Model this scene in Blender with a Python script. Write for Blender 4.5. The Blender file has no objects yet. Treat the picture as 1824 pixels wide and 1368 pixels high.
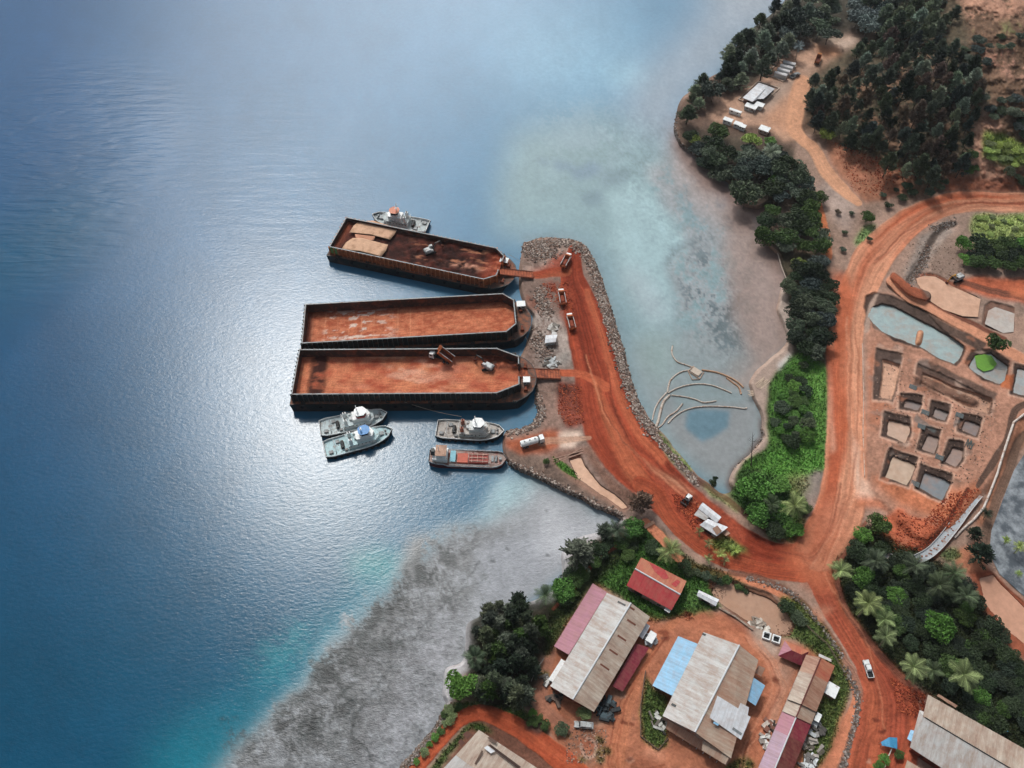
import bpy, math, random
import numpy as np
from mathutils import Vector, Matrix

random.seed(7)
RNG = np.random.default_rng(11)
R = math.radians
sc = bpy.context.scene
COL = sc.collection

# ------------------------------------------------------------------ camera
CAM_H = 265.0
TILT = R(36.0)
FPX = 1500.0                      # focal length in photo pixels (1824 wide)
cam_d = bpy.data.cameras.new('camera')
cam_d.sensor_width = 36.0
cam_d.lens = 36.0 * FPX / 1824.0
cam_d.clip_start = 1.0
cam_d.clip_end = 12000.0
cam = bpy.data.objects.new('camera', cam_d)
cam.location = (0, 0, CAM_H)
cam.rotation_euler = (TILT, 0, 0)
COL.objects.link(cam)
sc.camera = cam
CT, ST = math.cos(TILT), math.sin(TILT)


def S(hexs):
    c = [int(hexs[i:i + 2], 16) / 255 for i in (0, 2, 4)]
    return tuple(x / 12.92 if x <= .04045 else ((x + .055) / 1.055) ** 2.4 for x in c)


def ray(u, v):
    xc = (u - 912.0) / FPX
    yc = (684.0 - v) / FPX
    return xc, yc * CT + ST, yc * ST - CT


def P(u, v, z=0.0):
    x, y, w = ray(u, v)
    t = (CAM_H - z) / (-w)
    return Vector((x * t, y * t, z))


def Pn(u, v, z):
    x, y, w = ray(u, v)
    t = (CAM_H - z) / (-w)
    return np.stack([x * t, y * t, z + 0 * t], -1)


def proj(x, y, z):
    dz = z - CAM_H
    yc = y * CT + dz * ST
    zc = -y * ST + dz * CT
    return 912 + FPX * x / -zc, 684 - FPX * yc / -zc


def mpp(u, v, z=0.0):
    w = ray(u, v)[2]
    return (CAM_H - z) / (-w) / FPX


HAZE = .00005
# ------------------------------------------------------------------ world and sun
def mirror_dir(u, v):
    x, y, w = ray(u, v)
    return Vector((x, y, -w)).normalized()


_m = mirror_dir(575, 750)
SUN_EL, SUN_AZ = math.asin(_m.z), math.atan2(_m.x, _m.y)     # azimuth from +Y (into the picture), negative = to the left
w = bpy.data.worlds.new('World')
sc.world = w
w.use_nodes = True
nt = w.node_tree
nt.nodes.clear()
N = nt.nodes.new
L = nt.links.new
out = N('ShaderNodeOutputWorld')
bg = N('ShaderNodeBackground')
sky = N('ShaderNodeTexSky')
sky.sky_type = 'NISHITA'
sky.sun_disc = False
sky.sun_elevation = SUN_EL
sky.sun_rotation = SUN_AZ
sky.air_density = 1.6
sky.dust_density = 2.5
bg.inputs['Strength'].default_value = 0.10
tc = N('ShaderNodeTexCoord')
# bright thin cloud round the sun and broken cloud elsewhere: (mirror pixel on the water, tightness, radiance)
LOBES = [((562, 790), 150, 190), ((560, 690), 100, 74), ((500, 540), 100, 54), ((450, 310), 110, 60), ((570, 140), 55, 44),
         ((720, 20), 32, 38), ((880, 190), 40, 28), ((1000, 60), 30, 26), ((900, 600), 50, 16), ((430, 860), 90, 9), ((690, 790), 150, 36), ((370, 620), 130, 5), ((120, 120), 60, 8)]
acc = None
LOBE_GAIN = 1.0


def mnode(op, a, b=None):
    n = N('ShaderNodeMath')
    n.operation = op
    for i, x in enumerate((a, b)):
        if x is None:
            continue
        if hasattr(x, 'links'):
            L(x, n.inputs[i])
        else:
            n.inputs[i].default_value = x
    return n.outputs[0]


for (px, k, rad) in LOBES:
    d = mirror_dir(*px)
    dp = N('ShaderNodeVectorMath')
    dp.operation = 'DOT_PRODUCT'
    L(tc.outputs['Generated'], dp.inputs[0])
    dp.inputs[1].default_value = d
    e = mnode('MULTIPLY', mnode('SUBTRACT', dp.outputs['Value'], 1.0), float(k))
    g = mnode('MULTIPLY', mnode('EXPONENT', e), float(rad) * LOBE_GAIN)
    acc = g if acc is None else mnode('ADD', acc, g)
cn = N('ShaderNodeTexNoise')
cn.inputs['Scale'].default_value = 3.6
cn.inputs['Detail'].default_value = 5
cn.inputs['Roughness'].default_value = .55
L(tc.outputs['Generated'], cn.inputs['Vector'])
cr = N('ShaderNodeMapRange')
cr.inputs[1].default_value = .38
cr.inputs[2].default_value = .62
cr.inputs[3].default_value = .55
cr.inputs[4].default_value = 1.15
L(cn.outputs['Fac'], cr.inputs[0])
amt = mnode('MULTIPLY', acc, cr.outputs[0])
base = mnode('ADD', mnode('MULTIPLY', cr.outputs[0], 1.0), amt)
cc = N('ShaderNodeMix')
cc.data_type = 'RGBA'
cc.blend_type = 'MULTIPLY'
cc.inputs[0].default_value = 1
cc.inputs[6].default_value = (1.0, .99, .985, 1)
comb = N('ShaderNodeCombineColor')
for i in range(3):
    L(base, comb.inputs[i])
L(comb.outputs[0], cc.inputs[7])
ad = N('ShaderNodeMix')
ad.data_type = 'RGBA'
ad.blend_type = 'ADD'
ad.inputs[0].default_value = 1
hs = N('ShaderNodeHueSaturation')          # hazy tropical sky: paler than the clear-air model
hs.inputs['Saturation'].default_value = .55
L(sky.outputs[0], hs.inputs['Color'])
L(hs.outputs[0], ad.inputs[6])
L(cc.outputs[2], ad.inputs[7])
L(ad.outputs[2], bg.inputs[0])
L(bg.outputs[0], out.inputs[0])

sun_d = bpy.data.lights.new('sun', 'SUN')
sun_d.energy = 2.2
sun_d.angle = R(4)
sun_d.color = (1, .965, .91)
sun = bpy.data.objects.new('sun', sun_d)
sd = Vector((math.sin(SUN_AZ) * math.cos(SUN_EL), math.cos(SUN_AZ) * math.cos(SUN_EL), math.sin(SUN_EL)))
sun.rotation_euler = sd.to_track_quat('Z', 'Y').to_euler()
COL.objects.link(sun)
sc.view_settings.view_transform = 'Standard'
sc.view_settings.look = 'None'
sc.view_settings.exposure = -0.62
sc.view_settings.gamma = 1.0

# ------------------------------------------------------------------ raster canvas (map of the ground, 1 cell = ST_PX photo pixels)
ST_PX = 1.3
U0, U1, V0, V1 = -420, 2300, -330, 1720
ua = np.arange(U0, U1, ST_PX)
va = np.arange(V0, V1, ST_PX)
UU, VV = np.meshgrid(ua, va)
NH, NW = UU.shape


def noise2(sx, sy, seed, oct=4, rough=.55, x=None, y=None):
    """value noise fbm in -1..1; sx, sy = cell size in px"""
    x = UU if x is None else x
    y = VV if y is None else y
    rg = np.random.default_rng(seed)
    tot = np.zeros_like(x, dtype=np.float32)
    amp, nrm = 1.0, 0.0
    for o in range(oct):
        T = rg.uniform(-1, 1, (256, 256)).astype(np.float32)
        fx = (x / sx * 2 ** o + 1000.37).astype(np.float32)
        fy = (y / sy * 2 ** o + 1000.71).astype(np.float32)
        ix, iy = np.floor(fx).astype(int), np.floor(fy).astype(int)
        ax, ay = fx - ix, fy - iy
        ax, ay = ax * ax * (3 - 2 * ax), ay * ay * (3 - 2 * ay)
        a, b = T[iy & 255, ix & 255], T[iy & 255, (ix + 1) & 255]
        c, d = T[(iy + 1) & 255, ix & 255], T[(iy + 1) & 255, (ix + 1) & 255]
        tot += amp * ((a * (1 - ax) + b * ax) * (1 - ay) + (c * (1 - ax) + d * ax) * ay)
        nrm += amp
        amp *= rough
    return tot / nrm * 1.6


WX, WY = noise2(26, 26, 1), noise2(26, 26, 2)
WXb, WYb = noise2(110, 110, 3), noise2(110, 110, 4)
GR = noise2(5, 5, 5, 3, .8)          # grain
MD = noise2(30, 30, 6, 4, .6)        # medium mottling
BG = noise2(140, 140, 8, 4, .55)


def blur(m, s):
    if s <= 0.45:
        return m
    k = max(1, int(round(s * 1.0)))
    for _ in range(1 if s < 1.3 else 3):
        for ax in (0, 1):
            c = np.cumsum(np.pad(m, [(k + 1, k) if a == ax else (0, 0) for a in (0, 1)], mode='edge'), axis=ax)
            n = m.shape[ax]
            hi = np.take(c, np.arange(2 * k + 1, 2 * k + 1 + n), axis=ax)
            lo = np.take(c, np.arange(0, n), axis=ax)
            m = (hi - lo) / (2 * k + 1)
    return m


def pmask(poly, warp=3, bl=1.5, big=0):
    """crop slice and mask (0..1) of a polygon in photo pixels; warp = ragged edge, bl = blur in px"""
    pa = np.array(poly, float)
    mg = warp * 2 + bl * 4 + big * 2 + 6
    i0 = max(0, int((pa[:, 0].min() - mg - U0) / ST_PX))
    i1 = min(NW, int((pa[:, 0].max() + mg - U0) / ST_PX) + 2)
    j0 = max(0, int((pa[:, 1].min() - mg - V0) / ST_PX))
    j1 = min(NH, int((pa[:, 1].max() + mg - V0) / ST_PX) + 2)
    sl = (slice(j0, j1), slice(i0, i1))
    x = UU[sl] + warp * WX[sl] + big * WXb[sl]
    y = VV[sl] + warp * WY[sl] + big * WYb[sl]
    ins = np.zeros(x.shape, bool)
    n = len(pa)
    for a in range(n):
        x1, y1 = pa[a]
        x2, y2 = pa[(a + 1) % n]
        if y1 == y2:
            continue
        c = ((y1 > y) != (y2 > y)) & (x < (x2 - x1) * (y - y1) / (y2 - y1) + x1)
        ins ^= c
    return sl, blur(ins.astype(np.float32), bl / ST_PX)


LAND = np.zeros((NH, NW, 3), np.float32)
SEA = np.zeros((NH, NW, 3), np.float32)
HT = np.zeros((NH, NW), np.float32)
SROUGH = np.full((NH, NW), .20, np.float32)
WAVE = np.full((NH, NW), .02, np.float32)
GREEN = np.zeros((NH, NW), np.float32)


def paint(C, poly, col, bl=1.5, warp=3, op=1.0, var=.10, big=0, mot=None):
    sl, m = pmask(poly, warp, bl, big)
    m = m * op
    if mot is not None:             # break the patch up with mottling
        m = m * np.clip((MD[sl] * .7 + GR[sl] * .45) * 2.2 + mot, 0, 1)
    c = np.array(S(col) if isinstance(col, str) else col, np.float32)
    tone = 1 + var * (MD[sl] * .8 + GR[sl] * .8)
    C[sl] = C[sl] * (1 - m[..., None]) + (c * tone[..., None]) * m[..., None]
    return sl, m


def hset(poly, z, bl=3, warp=1.5):
    sl, m = pmask(poly, warp, bl)
    HT[sl] = HT[sl] * (1 - m) + z * m


def hadd(poly, z, bl=3, warp=2):
    sl, m = pmask(poly, warp, bl)
    HT[sl] += z * m


def green(poly, col='3E5A24', bl=2.5, warp=5, op=1, mot=None, var=.3):
    sl, m = paint(LAND, poly, col, bl, warp, op, var, mot=mot)
    GREEN[sl] = np.maximum(GREEN[sl] * (1 - m), m)


def smooth(pts, n=6):
    pts = [np.array(p, float) for p in pts]
    o = []
    for i in range(len(pts) - 1):
        p0 = pts[max(i - 1, 0)]
        p1, p2 = pts[i], pts[i + 1]
        p3 = pts[min(i + 2, len(pts) - 1)]
        for k in range(n):
            t = k / n
            o.append(.5 * ((2 * p1) + (p2 - p0) * t + (2 * p0 - 5 * p1 + 4 * p2 - p3) * t * t + (3 * p1 - p0 - 3 * p2 + p3) * t ** 3))
    o.append(pts[-1])
    return np.array(o)


def strip(pts, col, var=.0, streak=.25, seed=0, edge=2.0, col2=None, z=None, warp=1.5, op=1, freq=9, wd=1.0):
    """a road/track along [u, v, halfwidth]; tyre streaks run along it"""
    q = smooth(pts, 6)
    D = np.full((NH, NW), 9.0, np.float32)
    SD = np.zeros((NH, NW), np.float32)
    SS = np.zeros((NH, NW), np.float32)
    s = 0
    for a, b in zip(q[:-1], q[1:]):
        ln = math.hypot(b[0] - a[0], b[1] - a[1])
        if ln < 1e-6:
            continue
        hw = max(a[2], b[2]) * wd * 1.6 + 8
        i0 = max(0, int((min(a[0], b[0]) - hw - U0) / ST_PX)); i1 = min(NW, int((max(a[0], b[0]) + hw - U0) / ST_PX) + 2)
        j0 = max(0, int((min(a[1], b[1]) - hw - V0) / ST_PX)); j1 = min(NH, int((max(a[1], b[1]) + hw - V0) / ST_PX) + 2)
        if i1 <= i0 or j1 <= j0:
            s += ln
            continue
        sl = (slice(j0, j1), slice(i0, i1))
        x = UU[sl] + warp * WX[sl] - a[0]
        y = VV[sl] + warp * WY[sl] - a[1]
        tx, ty = (b[0] - a[0]) / ln, (b[1] - a[1]) / ln
        t = np.clip((x * tx + y * ty) / ln, 0, 1)
        w_ = (a[2] + (b[2] - a[2]) * t) * wd
        dx, dy = x - t * ln * tx, y - t * ln * ty
        dd = np.sqrt(dx * dx + dy * dy) / w_
        up = dd < D[sl]
        sg = np.sign(x * ty - y * tx)
        D[sl] = np.where(up, dd, D[sl])
        SD[sl] = np.where(up, dd * sg, SD[sl])
        SS[sl] = np.where(up, s + t * ln, SS[sl])
        s += ln
    hwm = np.mean([p[2] for p in pts]) * wd
    m = np.clip((1.0 - D) * hwm / edge + .5, 0, 1) * op
    jj, ii = np.nonzero(m > 0)
    sl = (slice(jj.min(), jj.max() + 1), slice(ii.min(), ii.max() + 1))
    m = m[sl]
    st = noise2(1.0 / freq, 130, 50 + seed, 3, .7, x=SD[sl] + .05 * WXb[sl], y=SS[sl])
    c = np.array(S(col), np.float32)
    c = c * (1 + streak * st + .10 * GR[sl])[..., None]
    if col2:
        k = np.clip(.5 + 1.1 * noise2(.9, 260, 90 + seed, 3, .6, x=SD[sl] + .03 * WXb[sl], y=SS[sl]), 0, 1)[..., None]
        c2 = np.array(S(col2), np.float32) * (1 + streak * st + .08 * GR[sl])[..., None]
        c = c * (1 - k) + c2 * k
    LAND[sl] = LAND[sl] * (1 - m[..., None]) + c * m[..., None]
    GREEN[sl] *= 1 - m
    if z is not None:
        HT[sl] = HT[sl] * (1 - m) + z * m
    return D

# ------------------------------------------------------------------ the map: water, land, roads, pits
SHORE = [(1405, -330), (1400, 0), (1370, 30), (1330, 62), (1295, 100), (1287, 130), (1250, 150), (1218, 172), (1206, 200), (1200, 228),
         (1212, 258), (1238, 272), (1262, 300), (1300, 322), (1305, 352), (1325, 368), (1348, 372), (1374, 358), (1382, 368),
         (1362, 398), (1358, 428), (1386, 452), (1404, 495), (1390, 522), (1384, 552), (1400, 590), (1404, 612), (1378, 638),
         (1350, 662), (1332, 684), (1346, 712), (1360, 748), (1361, 780), (1340, 806), (1310, 832), (1298, 858), (1308, 876),
         (1290, 884), (1266, 868), (1246, 850), (1222, 828), (1198, 800), (1178, 772), (1160, 752), (1141, 720), (1127, 690),
         (1116, 650), (1102, 600), (1088, 550), (1073, 500), (1058, 462), (1042, 436), (1012, 425), (962, 425), (932, 434), (927, 480),
         (926, 510), (936, 545), (950, 565), (944, 600), (928, 640), (938, 668), (958, 690), (956, 712), (962, 735), (950, 756), (925, 766), (900, 770),
         (896, 800), (902, 826), (935, 838), (962, 852), (1002, 872), (1052, 897), (1102, 918), (1108, 928), (1080, 944),
         (1035, 955), (1002, 985), (1005, 1030), (980, 1058), (932, 1078), (882, 1090), (834, 1110), (826, 1180), (796, 1190),
         (790, 1240), (800, 1252), (772, 1300), (742, 1336), (712, 1372), (600, 1560), (520, 1720), (2300, 1720), (2300, -330)]
msl, m = pmask(SHORE, 3, 0)
LM = np.zeros((NH, NW), np.float32)
LM[msl] = m
shd = blur(LM, 3.0)
HT[:] = np.clip((shd - .35) * 6.0, -2.0, 2.6)
RIPR = [(905, 832), (935, 842), (962, 856), (1002, 876), (1052, 901), (1105, 922)]

# --- sea colours (what the water body and the bed beneath it scatter back)
gx = np.clip((UU - 100) / 900, 0, 1)[..., None]
gy = np.clip((VV - 100) / 1100, 0, 1)[..., None]
c00, c10, c01, c11 = [np.array(S(h), np.float32) for h in ('1B5482', '5C8EAE', '054A68', '0A5C78')]
SEA[:] = (c00 * (1 - gx) + c10 * gx) * (1 - gy) + (c01 * (1 - gx) + c11 * gx) * gy
SEA *= (1 + .10 * BG + .05 * MD)[..., None]
paint(SEA, [(-420, 430), (0, 400), (150, 330), (230, 380), (150, 480), (0, 560), (-420, 700)], '0A5272', 40, 10, .8)
paint(SEA, [(880, 60), (1100, 40), (1180, 130), (1120, 200), (940, 180)], '86B4CC', 45, 12, .7)
paint(SEA, [(1060, 120), (1150, 118), (1165, 160), (1100, 150)], '9CCBDC', 14, 10, .5)
paint(SEA, [(1230, -330), (1420, -330), (1420, 60), (1330, 60), (1280, 140), (1210, 170), (1190, 240), (1260, 320), (1130, 300), (1110, 230), (1150, 130), (1260, 40)], 'A9AEB4', 34, 12, .85)
paint(SEA, [(905, 240), (1080, 200), (1190, 260), (1270, 380), (1400, 420), (1420, 620), (1380, 800), (1300, 890), (1150, 800), (1050, 440), (930, 420), (880, 425), (890, 340)], '88A3A8', 24, 10)
paint(SEA, [(960, 210), (1110, 190), (1120, 300), (1010, 330)], '8FA3AE', 28, 16, .5, mot=.5)
for pl, cc_, o in [([(985, 285), (1020, 290), (1015, 305), (990, 302)], '728CA0', .6), ([(1010, 300), (1050, 290), (1072, 300), (1060, 312), (1020, 316)], '748DA0', .7),
                  ([(955, 280), (980, 285), (978, 296), (958, 292)], '748DA0', .5), ([(1035, 345), (1070, 340), (1076, 358), (1052, 368), (1036, 358)], '6F8792', .65),
                  ([(1068, 305), (1120, 300), (1122, 322), (1075, 336)], '728892', .5)]:
    paint(SEA, pl, cc_, 4, 5, o)
paint(SEA, [(1085, 340), (1130, 318), (1170, 345), (1200, 400), (1225, 420), (1210, 440), (1195, 500), (1200, 560), (1175, 575), (1130, 520), (1090, 430)], 'A3BFC4', 9, 7, .8)
paint(SEA, [(1100, 470), (1150, 490), (1196, 560), (1170, 580), (1130, 540)], 'ABB8BE', 14, 8, .7)
paint(SEA, [(1150, 300), (1230, 290), (1310, 380), (1370, 420), (1400, 500), (1390, 560), (1330, 640), (1250, 640), (1205, 560), (1195, 480), (1225, 430), (1190, 370)], '9A9FA2', 8, 10, .95, mot=1.2)
paint(SEA, [(1195, 450), (1260, 410), (1340, 440), (1350, 560), (1300, 620), (1240, 600), (1200, 520)], '64747A', 8, 12, .85, mot=.15)
paint(SEA, [(1240, 460), (1340, 500), (1360, 600), (1290, 650), (1250, 560)], '55646A', 5, 12, .8, mot=-.2)
paint(SEA, [(1290, 440), (1380, 470), (1370, 560), (1310, 520)], 'A3A3A6', 10, 12, .7, mot=.1)
paint(SEA, [(1120, 600), (1250, 590), (1380, 560), (1400, 620), (1350, 680), (1365, 780), (1300, 870), (1190, 790), (1130, 690)], '90999B', 16, 8, .8)
paint(SEA, [(1230, 480), (1300, 455), (1350, 520), (1365, 600), (1320, 650), (1260, 620), (1225, 560)], '5C6B70', 4, 14, .8, mot=-.1)
paint(SEA, [(1135, 600), (1190, 600), (1200, 680), (1160, 700)], '8AA5A0', 16, 8, .5)
paint(SEA, [(1180, 700), (1340, 640), (1355, 745), (1350, 790), (1290, 860), (1230, 820), (1190, 775)], '8E9192', 10, 6, .85)
paint(SEA, [(1195, 700), (1245, 672), (1330, 700), (1330, 722), (1250, 720), (1205, 740)], '82979A', 8, 5, .7)
paint(SEA, [(1224, 732), (1262, 728), (1300, 732), (1296, 762), (1280, 776), (1252, 790), (1236, 776), (1222, 760)], '62818F', 3, 5, .95)
# red runoff along the east shore
paint(SEA, [(1196, 235), (1225, 262), (1262, 300), (1302, 326), (1318, 366), (1380, 356), (1382, 372), (1358, 400), (1354, 424), (1316, 404), (1296, 362), (1256, 338), (1216, 296)], '754E40', 6, 8, .95)
paint(SEA, [(1350, 425), (1388, 450), (1404, 495), (1390, 525), (1370, 500), (1362, 460)], '6A4134', 6, 6, .95)
paint(SEA, [(1380, 520), (1412, 600), (1380, 640), (1345, 672), (1326, 690), (1310, 684), (1350, 640), (1388, 600), (1372, 550)], 'A3928A', 5, 5, .8)
paint(SEA, [(1300, 640), (1340, 640), (1330, 690), (1290, 690)], '9C958F', 8, 6, .5)
paint(SEA, [(1352, 740), (1364, 750), (1364, 782), (1342, 808), (1312, 836), (1302, 862), (1310, 876), (1298, 880), (1292, 858), (1304, 830), (1334, 802), (1354, 776)], '6B5A54', 2.5, 2, .9)
paint(SEA, [(920, 420), (1010, 412), (1050, 428), (1075, 480), (1105, 560), (1130, 660), (1145, 700), (1135, 720), (1000, 500)], '7F8F92', 7, 4, .55)
paint(SEA, [(1300, 380), (1400, 430), (1410, 600), (1350, 670), (1300, 560)], '967F74', 12, 10, .75)
paint(SEA, [(1196, 200), (1240, 250), (1300, 330), (1370, 400), (1400, 500), (1400, 620), (1360, 650), (1320, 560), (1310, 450), (1240, 360), (1190, 290)], 'A28E86', 14, 12, .75)
# south-west reef flat
paint(SEA, [(300, 1400), (420, 1290), (480, 1200), (570, 1120), (640, 1040), (700, 985), (720, 1010), (680, 1060), (600, 1150), (500, 1240), (420, 1330), (360, 1420)], '137486', 22, 12, .85)
paint(SEA, [(440, 1190), (520, 1110), (560, 1100), (590, 1140), (500, 1230)], '2A8C90', 18, 14, .5, mot=.3)
paint(SEA, [(610, 985), (690, 980), (715, 1000), (700, 1040), (640, 1030)], '1F8586', 14, 12, .75)
paint(SEA, [(280, 1330), (430, 1250), (420, 1400), (260, 1440)], '12808A', 40, 12, .6)
paint(SEA, [(240, 1400), (420, 1240), (520, 1150), (640, 1060), (720, 990), (760, 1000), (700, 1060), (560, 1200), (440, 1330), (340, 1440)], '18748A', 36, 14, .75)
REEF = [(1115, 928), (1050, 893), (1000, 868), (955, 842), (925, 838), (890, 862), (862, 900), (845, 932), (800, 948), (760, 978), (728, 1012), (690, 1056), (640, 1100),
        (590, 1150), (560, 1195), (520, 1235), (470, 1272), (430, 1320), (385, 1372), (200, 1560), (100, 1720), (700, 1720), (900, 1100)]
paint(SEA, REEF, '86A6AE', 16, 10, .9)
paint(SEA, [(1115, 930), (1050, 897), (1000, 874), (960, 856), (925, 862), (895, 905), (862, 934), (805, 952), (768, 985), (730, 1020), (695, 1062), (648, 1106),
            (598, 1155), (566, 1202), (526, 1242), (476, 1282), (438, 1328), (395, 1376), (220, 1560), (120, 1720), (700, 1720), (900, 1100)], '969A9E', 11, 10, 1)
paint(SEA, [(720, 960), (850, 935), (955, 940), (900, 965), (860, 985), (850, 1040), (830, 1100), (790, 1200), (740, 1290), (660, 1368), (560, 1560), (80, 1720), (240, 1540),
            (395, 1372), (470, 1290), (560, 1205), (640, 1112), (700, 1040)], '6E7071', 9, 12, .92, mot=1.0)
paint(SEA, [(640, 1100), (735, 1010), (800, 1000), (790, 1060), (720, 1120), (640, 1240), (540, 1320), (430, 1400), (400, 1380), (520, 1250)], '4A4F50', 4, 14, .9, mot=.15)
paint(SEA, [(760, 960), (850, 945), (845, 990), (720, 1060), (650, 1130), (600, 1200), (620, 1130)], '505455', 4, 14, .85, mot=.1)
paint(SEA, [(560, 1230), (640, 1170), (690, 1190), (640, 1280), (560, 1368), (420, 1400), (480, 1310)], '3A4042', 4, 14, .85, mot=-.1)
paint(SEA, [(735, 1100), (830, 1080), (820, 1180), (760, 1290), (690, 1368), (620, 1440), (660, 1330), (720, 1210)], 'A2A4AA', 18, 10, .75, mot=1.2)
paint(SEA, [(640, 1160), (700, 1110), (780, 1120), (760, 1200), (690, 1290), (630, 1330), (640, 1240)], '8B8C90', 7, 14, .7, mot=-.1)
paint(SEA, [(860, 960), (1110, 930), (1040, 960), (1005, 1000), (1000, 1030), (930, 1075), (850, 1095), (852, 1020)], '989CA3', 14, 7, .85)
paint(SEA, [(880, 870), (930, 850), (960, 870), (900, 920), (870, 920)], '9DBDC4', 12, 8, .7)
paint(SEA, [(1010, 935), (1080, 925), (1100, 935), (1040, 958), (1000, 1000), (960, 990), (960, 930), (980, 880)], 'BFC1C6', 14, 5, .7)
for k_ in range(90):            # coral heads and weed patches on the reef flat
    rk = random.Random(400 + k_); t_ = rk.random(); cu, cv = 830 - 420 * t_ + rk.uniform(-60, 70), 985 + 370 * t_ + rk.uniform(-40, 60); ra = rk.uniform(6, 30)
    paint(SEA, [(cu + ra * rk.uniform(.5, 1.3) * math.cos(q_), cv + ra * rk.uniform(.5, 1.1) * math.sin(q_)) for q_ in np.arange(0, 6.2, .8)], rk.choice(['3C4243', '4A4F50', '555A5B', '8E9092', '2F3536']), 2.5, 12, .75, .25, mot=.1)
for a, b, wd_ in [((858, 1002), (842, 1020), 1.6), ((842, 1020), (818, 1036), 1.0), ((700, 1186), (660, 1235), 1.1), ((660, 1235), (628, 1280), 1.6), ((628, 1280), (625, 1310), 2.0), ((625, 1310), (650, 1330), 3.0),
                  ((650, 1330), (662, 1356), 2.2), ((830, 1042), (760, 1110), .9), ((760, 1110), (700, 1186), .8)]:
    dx, dy = b[0] - a[0], b[1] - a[1]
    ln = math.hypot(dx, dy)
    nx_, ny_ = -dy / ln * wd_, dx / ln * wd_
    paint(SEA, [(a[0] + nx_, a[1] + ny_), (b[0] + nx_, b[1] + ny_), (b[0] - nx_, b[1] - ny_), (a[0] - nx_, a[1] - ny_)], '33393B', .8, 5, .8)
for (u_, v_, r_) in [(973, 910, 3), (975, 990, 4), (905, 978, 4), (757, 1222, 4), (738, 1255, 3), (773, 1200, 4), (756, 1200, 2), (902, 975, 3), (880, 1000, 5)]:
    paint(SEA, [(u_ + r_ * math.cos(k), v_ + r_ * .7 * math.sin(k)) for k in np.arange(0, 6.2, .7)], '3C4244', 1.2, 3, .75)
SEA *= .78
paint_dummy = None
rf_sl, rf = pmask([(1100, 930), (1000, 880), (900, 880), (800, 950), (690, 1060), (560, 1200), (395, 1376), (120, 1720), (700, 1720), (900, 1100)], 3, 8)
g1_ = noise2(3.2, 3.2, 61, 3, .8)[rf_sl]; g2_ = noise2(14, 14, 62, 4, .75)[rf_sl]
wst = np.clip((1010 - UU[rf_sl]) / 260, .12, 1)
SEA[rf_sl] *= (1 + rf * wst * np.clip(.26 * g1_ + .38 * g2_ - .06 - .20 * np.clip((850 - UU[rf_sl]) / 120, 0, 1), -.85, .8))[..., None]
lg_sl, lg = pmask([(1060, 200), (1200, 200), (1300, 330), (1370, 400), (1400, 500), (1400, 620), (1340, 680), (1240, 660), (1190, 540), (1180, 430), (1100, 330)], 6, 20)
SEA[lg_sl] *= (1 + lg * np.clip(.16 * noise2(4, 4, 63, 3, .8)[lg_sl] + .13 * noise2(22, 16, 64, 4, .7)[lg_sl], -.5, .5))[..., None]
# wind slicks: where the surface is smoother the cloud glare is mirrored instead of spread
def ropaint(poly, r, bl=10, warp=8, arr=SROUGH, big=0):
    sl, m = pmask(poly, warp, bl, big)
    arr[sl] = arr[sl] * (1 - m) + r * m
ropaint([(-420, -330), (380, -330), (395, 20), (395, 55), (345, 78), (322, 110), (330, 180), (350, 240), (300, 330), (225, 430), (110, 550), (0, 640), (-420, 680)], .13, 12, 6, big=10)
ropaint([(622, 196), (636, 200), (606, 268), (556, 288), (560, 276), (590, 240)], .11, 4, 3)
ropaint([(925, 830), (1115, 930), (900, 1100), (600, 1500), (300, 1500), (640, 1090), (760, 970), (860, 910)], .35, 12, 6)
ropaint([(880, 240), (1080, 200), (1420, 420), (1420, 900), (1250, 880), (1100, 600), (1030, 430), (900, 430)], .18, 25, 6)
ropaint([(-200, 150), (120, 130), (340, 190), (300, 330), (200, 420), (60, 500), (-200, 480)], .7, 40, 10, WAVE)
ropaint([(420, 120), (700, 160), (700, 330), (560, 430), (380, 460), (340, 300)], .22, 50, 10, WAVE)
ropaint([(880, 240), (1080, 200), (1420, 420), (1420, 900), (1250, 880), (1100, 600), (1030, 430), (900, 430)], .02, 25, 6, WAVE)
ropaint([(925, 830), (1115, 930), (900, 1100), (600, 1500), (300, 1500), (640, 1090), (760, 970), (860, 910)], .0, 12, 6, WAVE)
ropaint([(330, -330), (520, -330), (470, 0), (420, 60), (300, 20)], .15, 30, 6, WAVE)

# --- land, bare soil first
LAND[:] = np.array(S('94796A'), np.float32) * (1 + .16 * MD + .16 * GR)[..., None]
# top-left point and clearing
paint(LAND, [(1195, 190), (1250, 150), (1300, 90), (1400, -330), (1560, -330), (1560, 70), (1440, 210), (1440, 330), (1380, 380), (1300, 330), (1200, 260)], '5C4A40', 4, 4, .9, .3)
CLEAR = [(1298, 172), (1340, 152), (1372, 118), (1402, 104), (1432, 92), (1455, 76), (1490, 62), (1528, 62), (1548, 76), (1540, 92), (1502, 92), (1492, 112), (1470, 130), (1452, 150), (1436, 190),
         (1424, 214), (1424, 246), (1396, 256), (1372, 232), (1340, 222), (1310, 228), (1262, 214), (1268, 196)]
paint(LAND, CLEAR, 'AD8A74', 3, 4, 1, .16)
paint(LAND, [(1330, 170), (1420, 130), (1450, 120), (1424, 170), (1380, 200), (1320, 205)], '94867B', 8, 5, .7)
paint(LAND, [(1470, 66), (1530, 64), (1544, 78), (1510, 90), (1470, 88)], 'B5A294', 6, 4, .8)
paint(LAND, [(1436, 60), (1480, 56), (1500, 62), (1460, 74)], '6F7868', 6, 4, .6)
paint(LAND, [(1450, 84), (1490, 82), (1500, 98), (1470, 104)], 'B8805E', 4, 4, .8)
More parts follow.
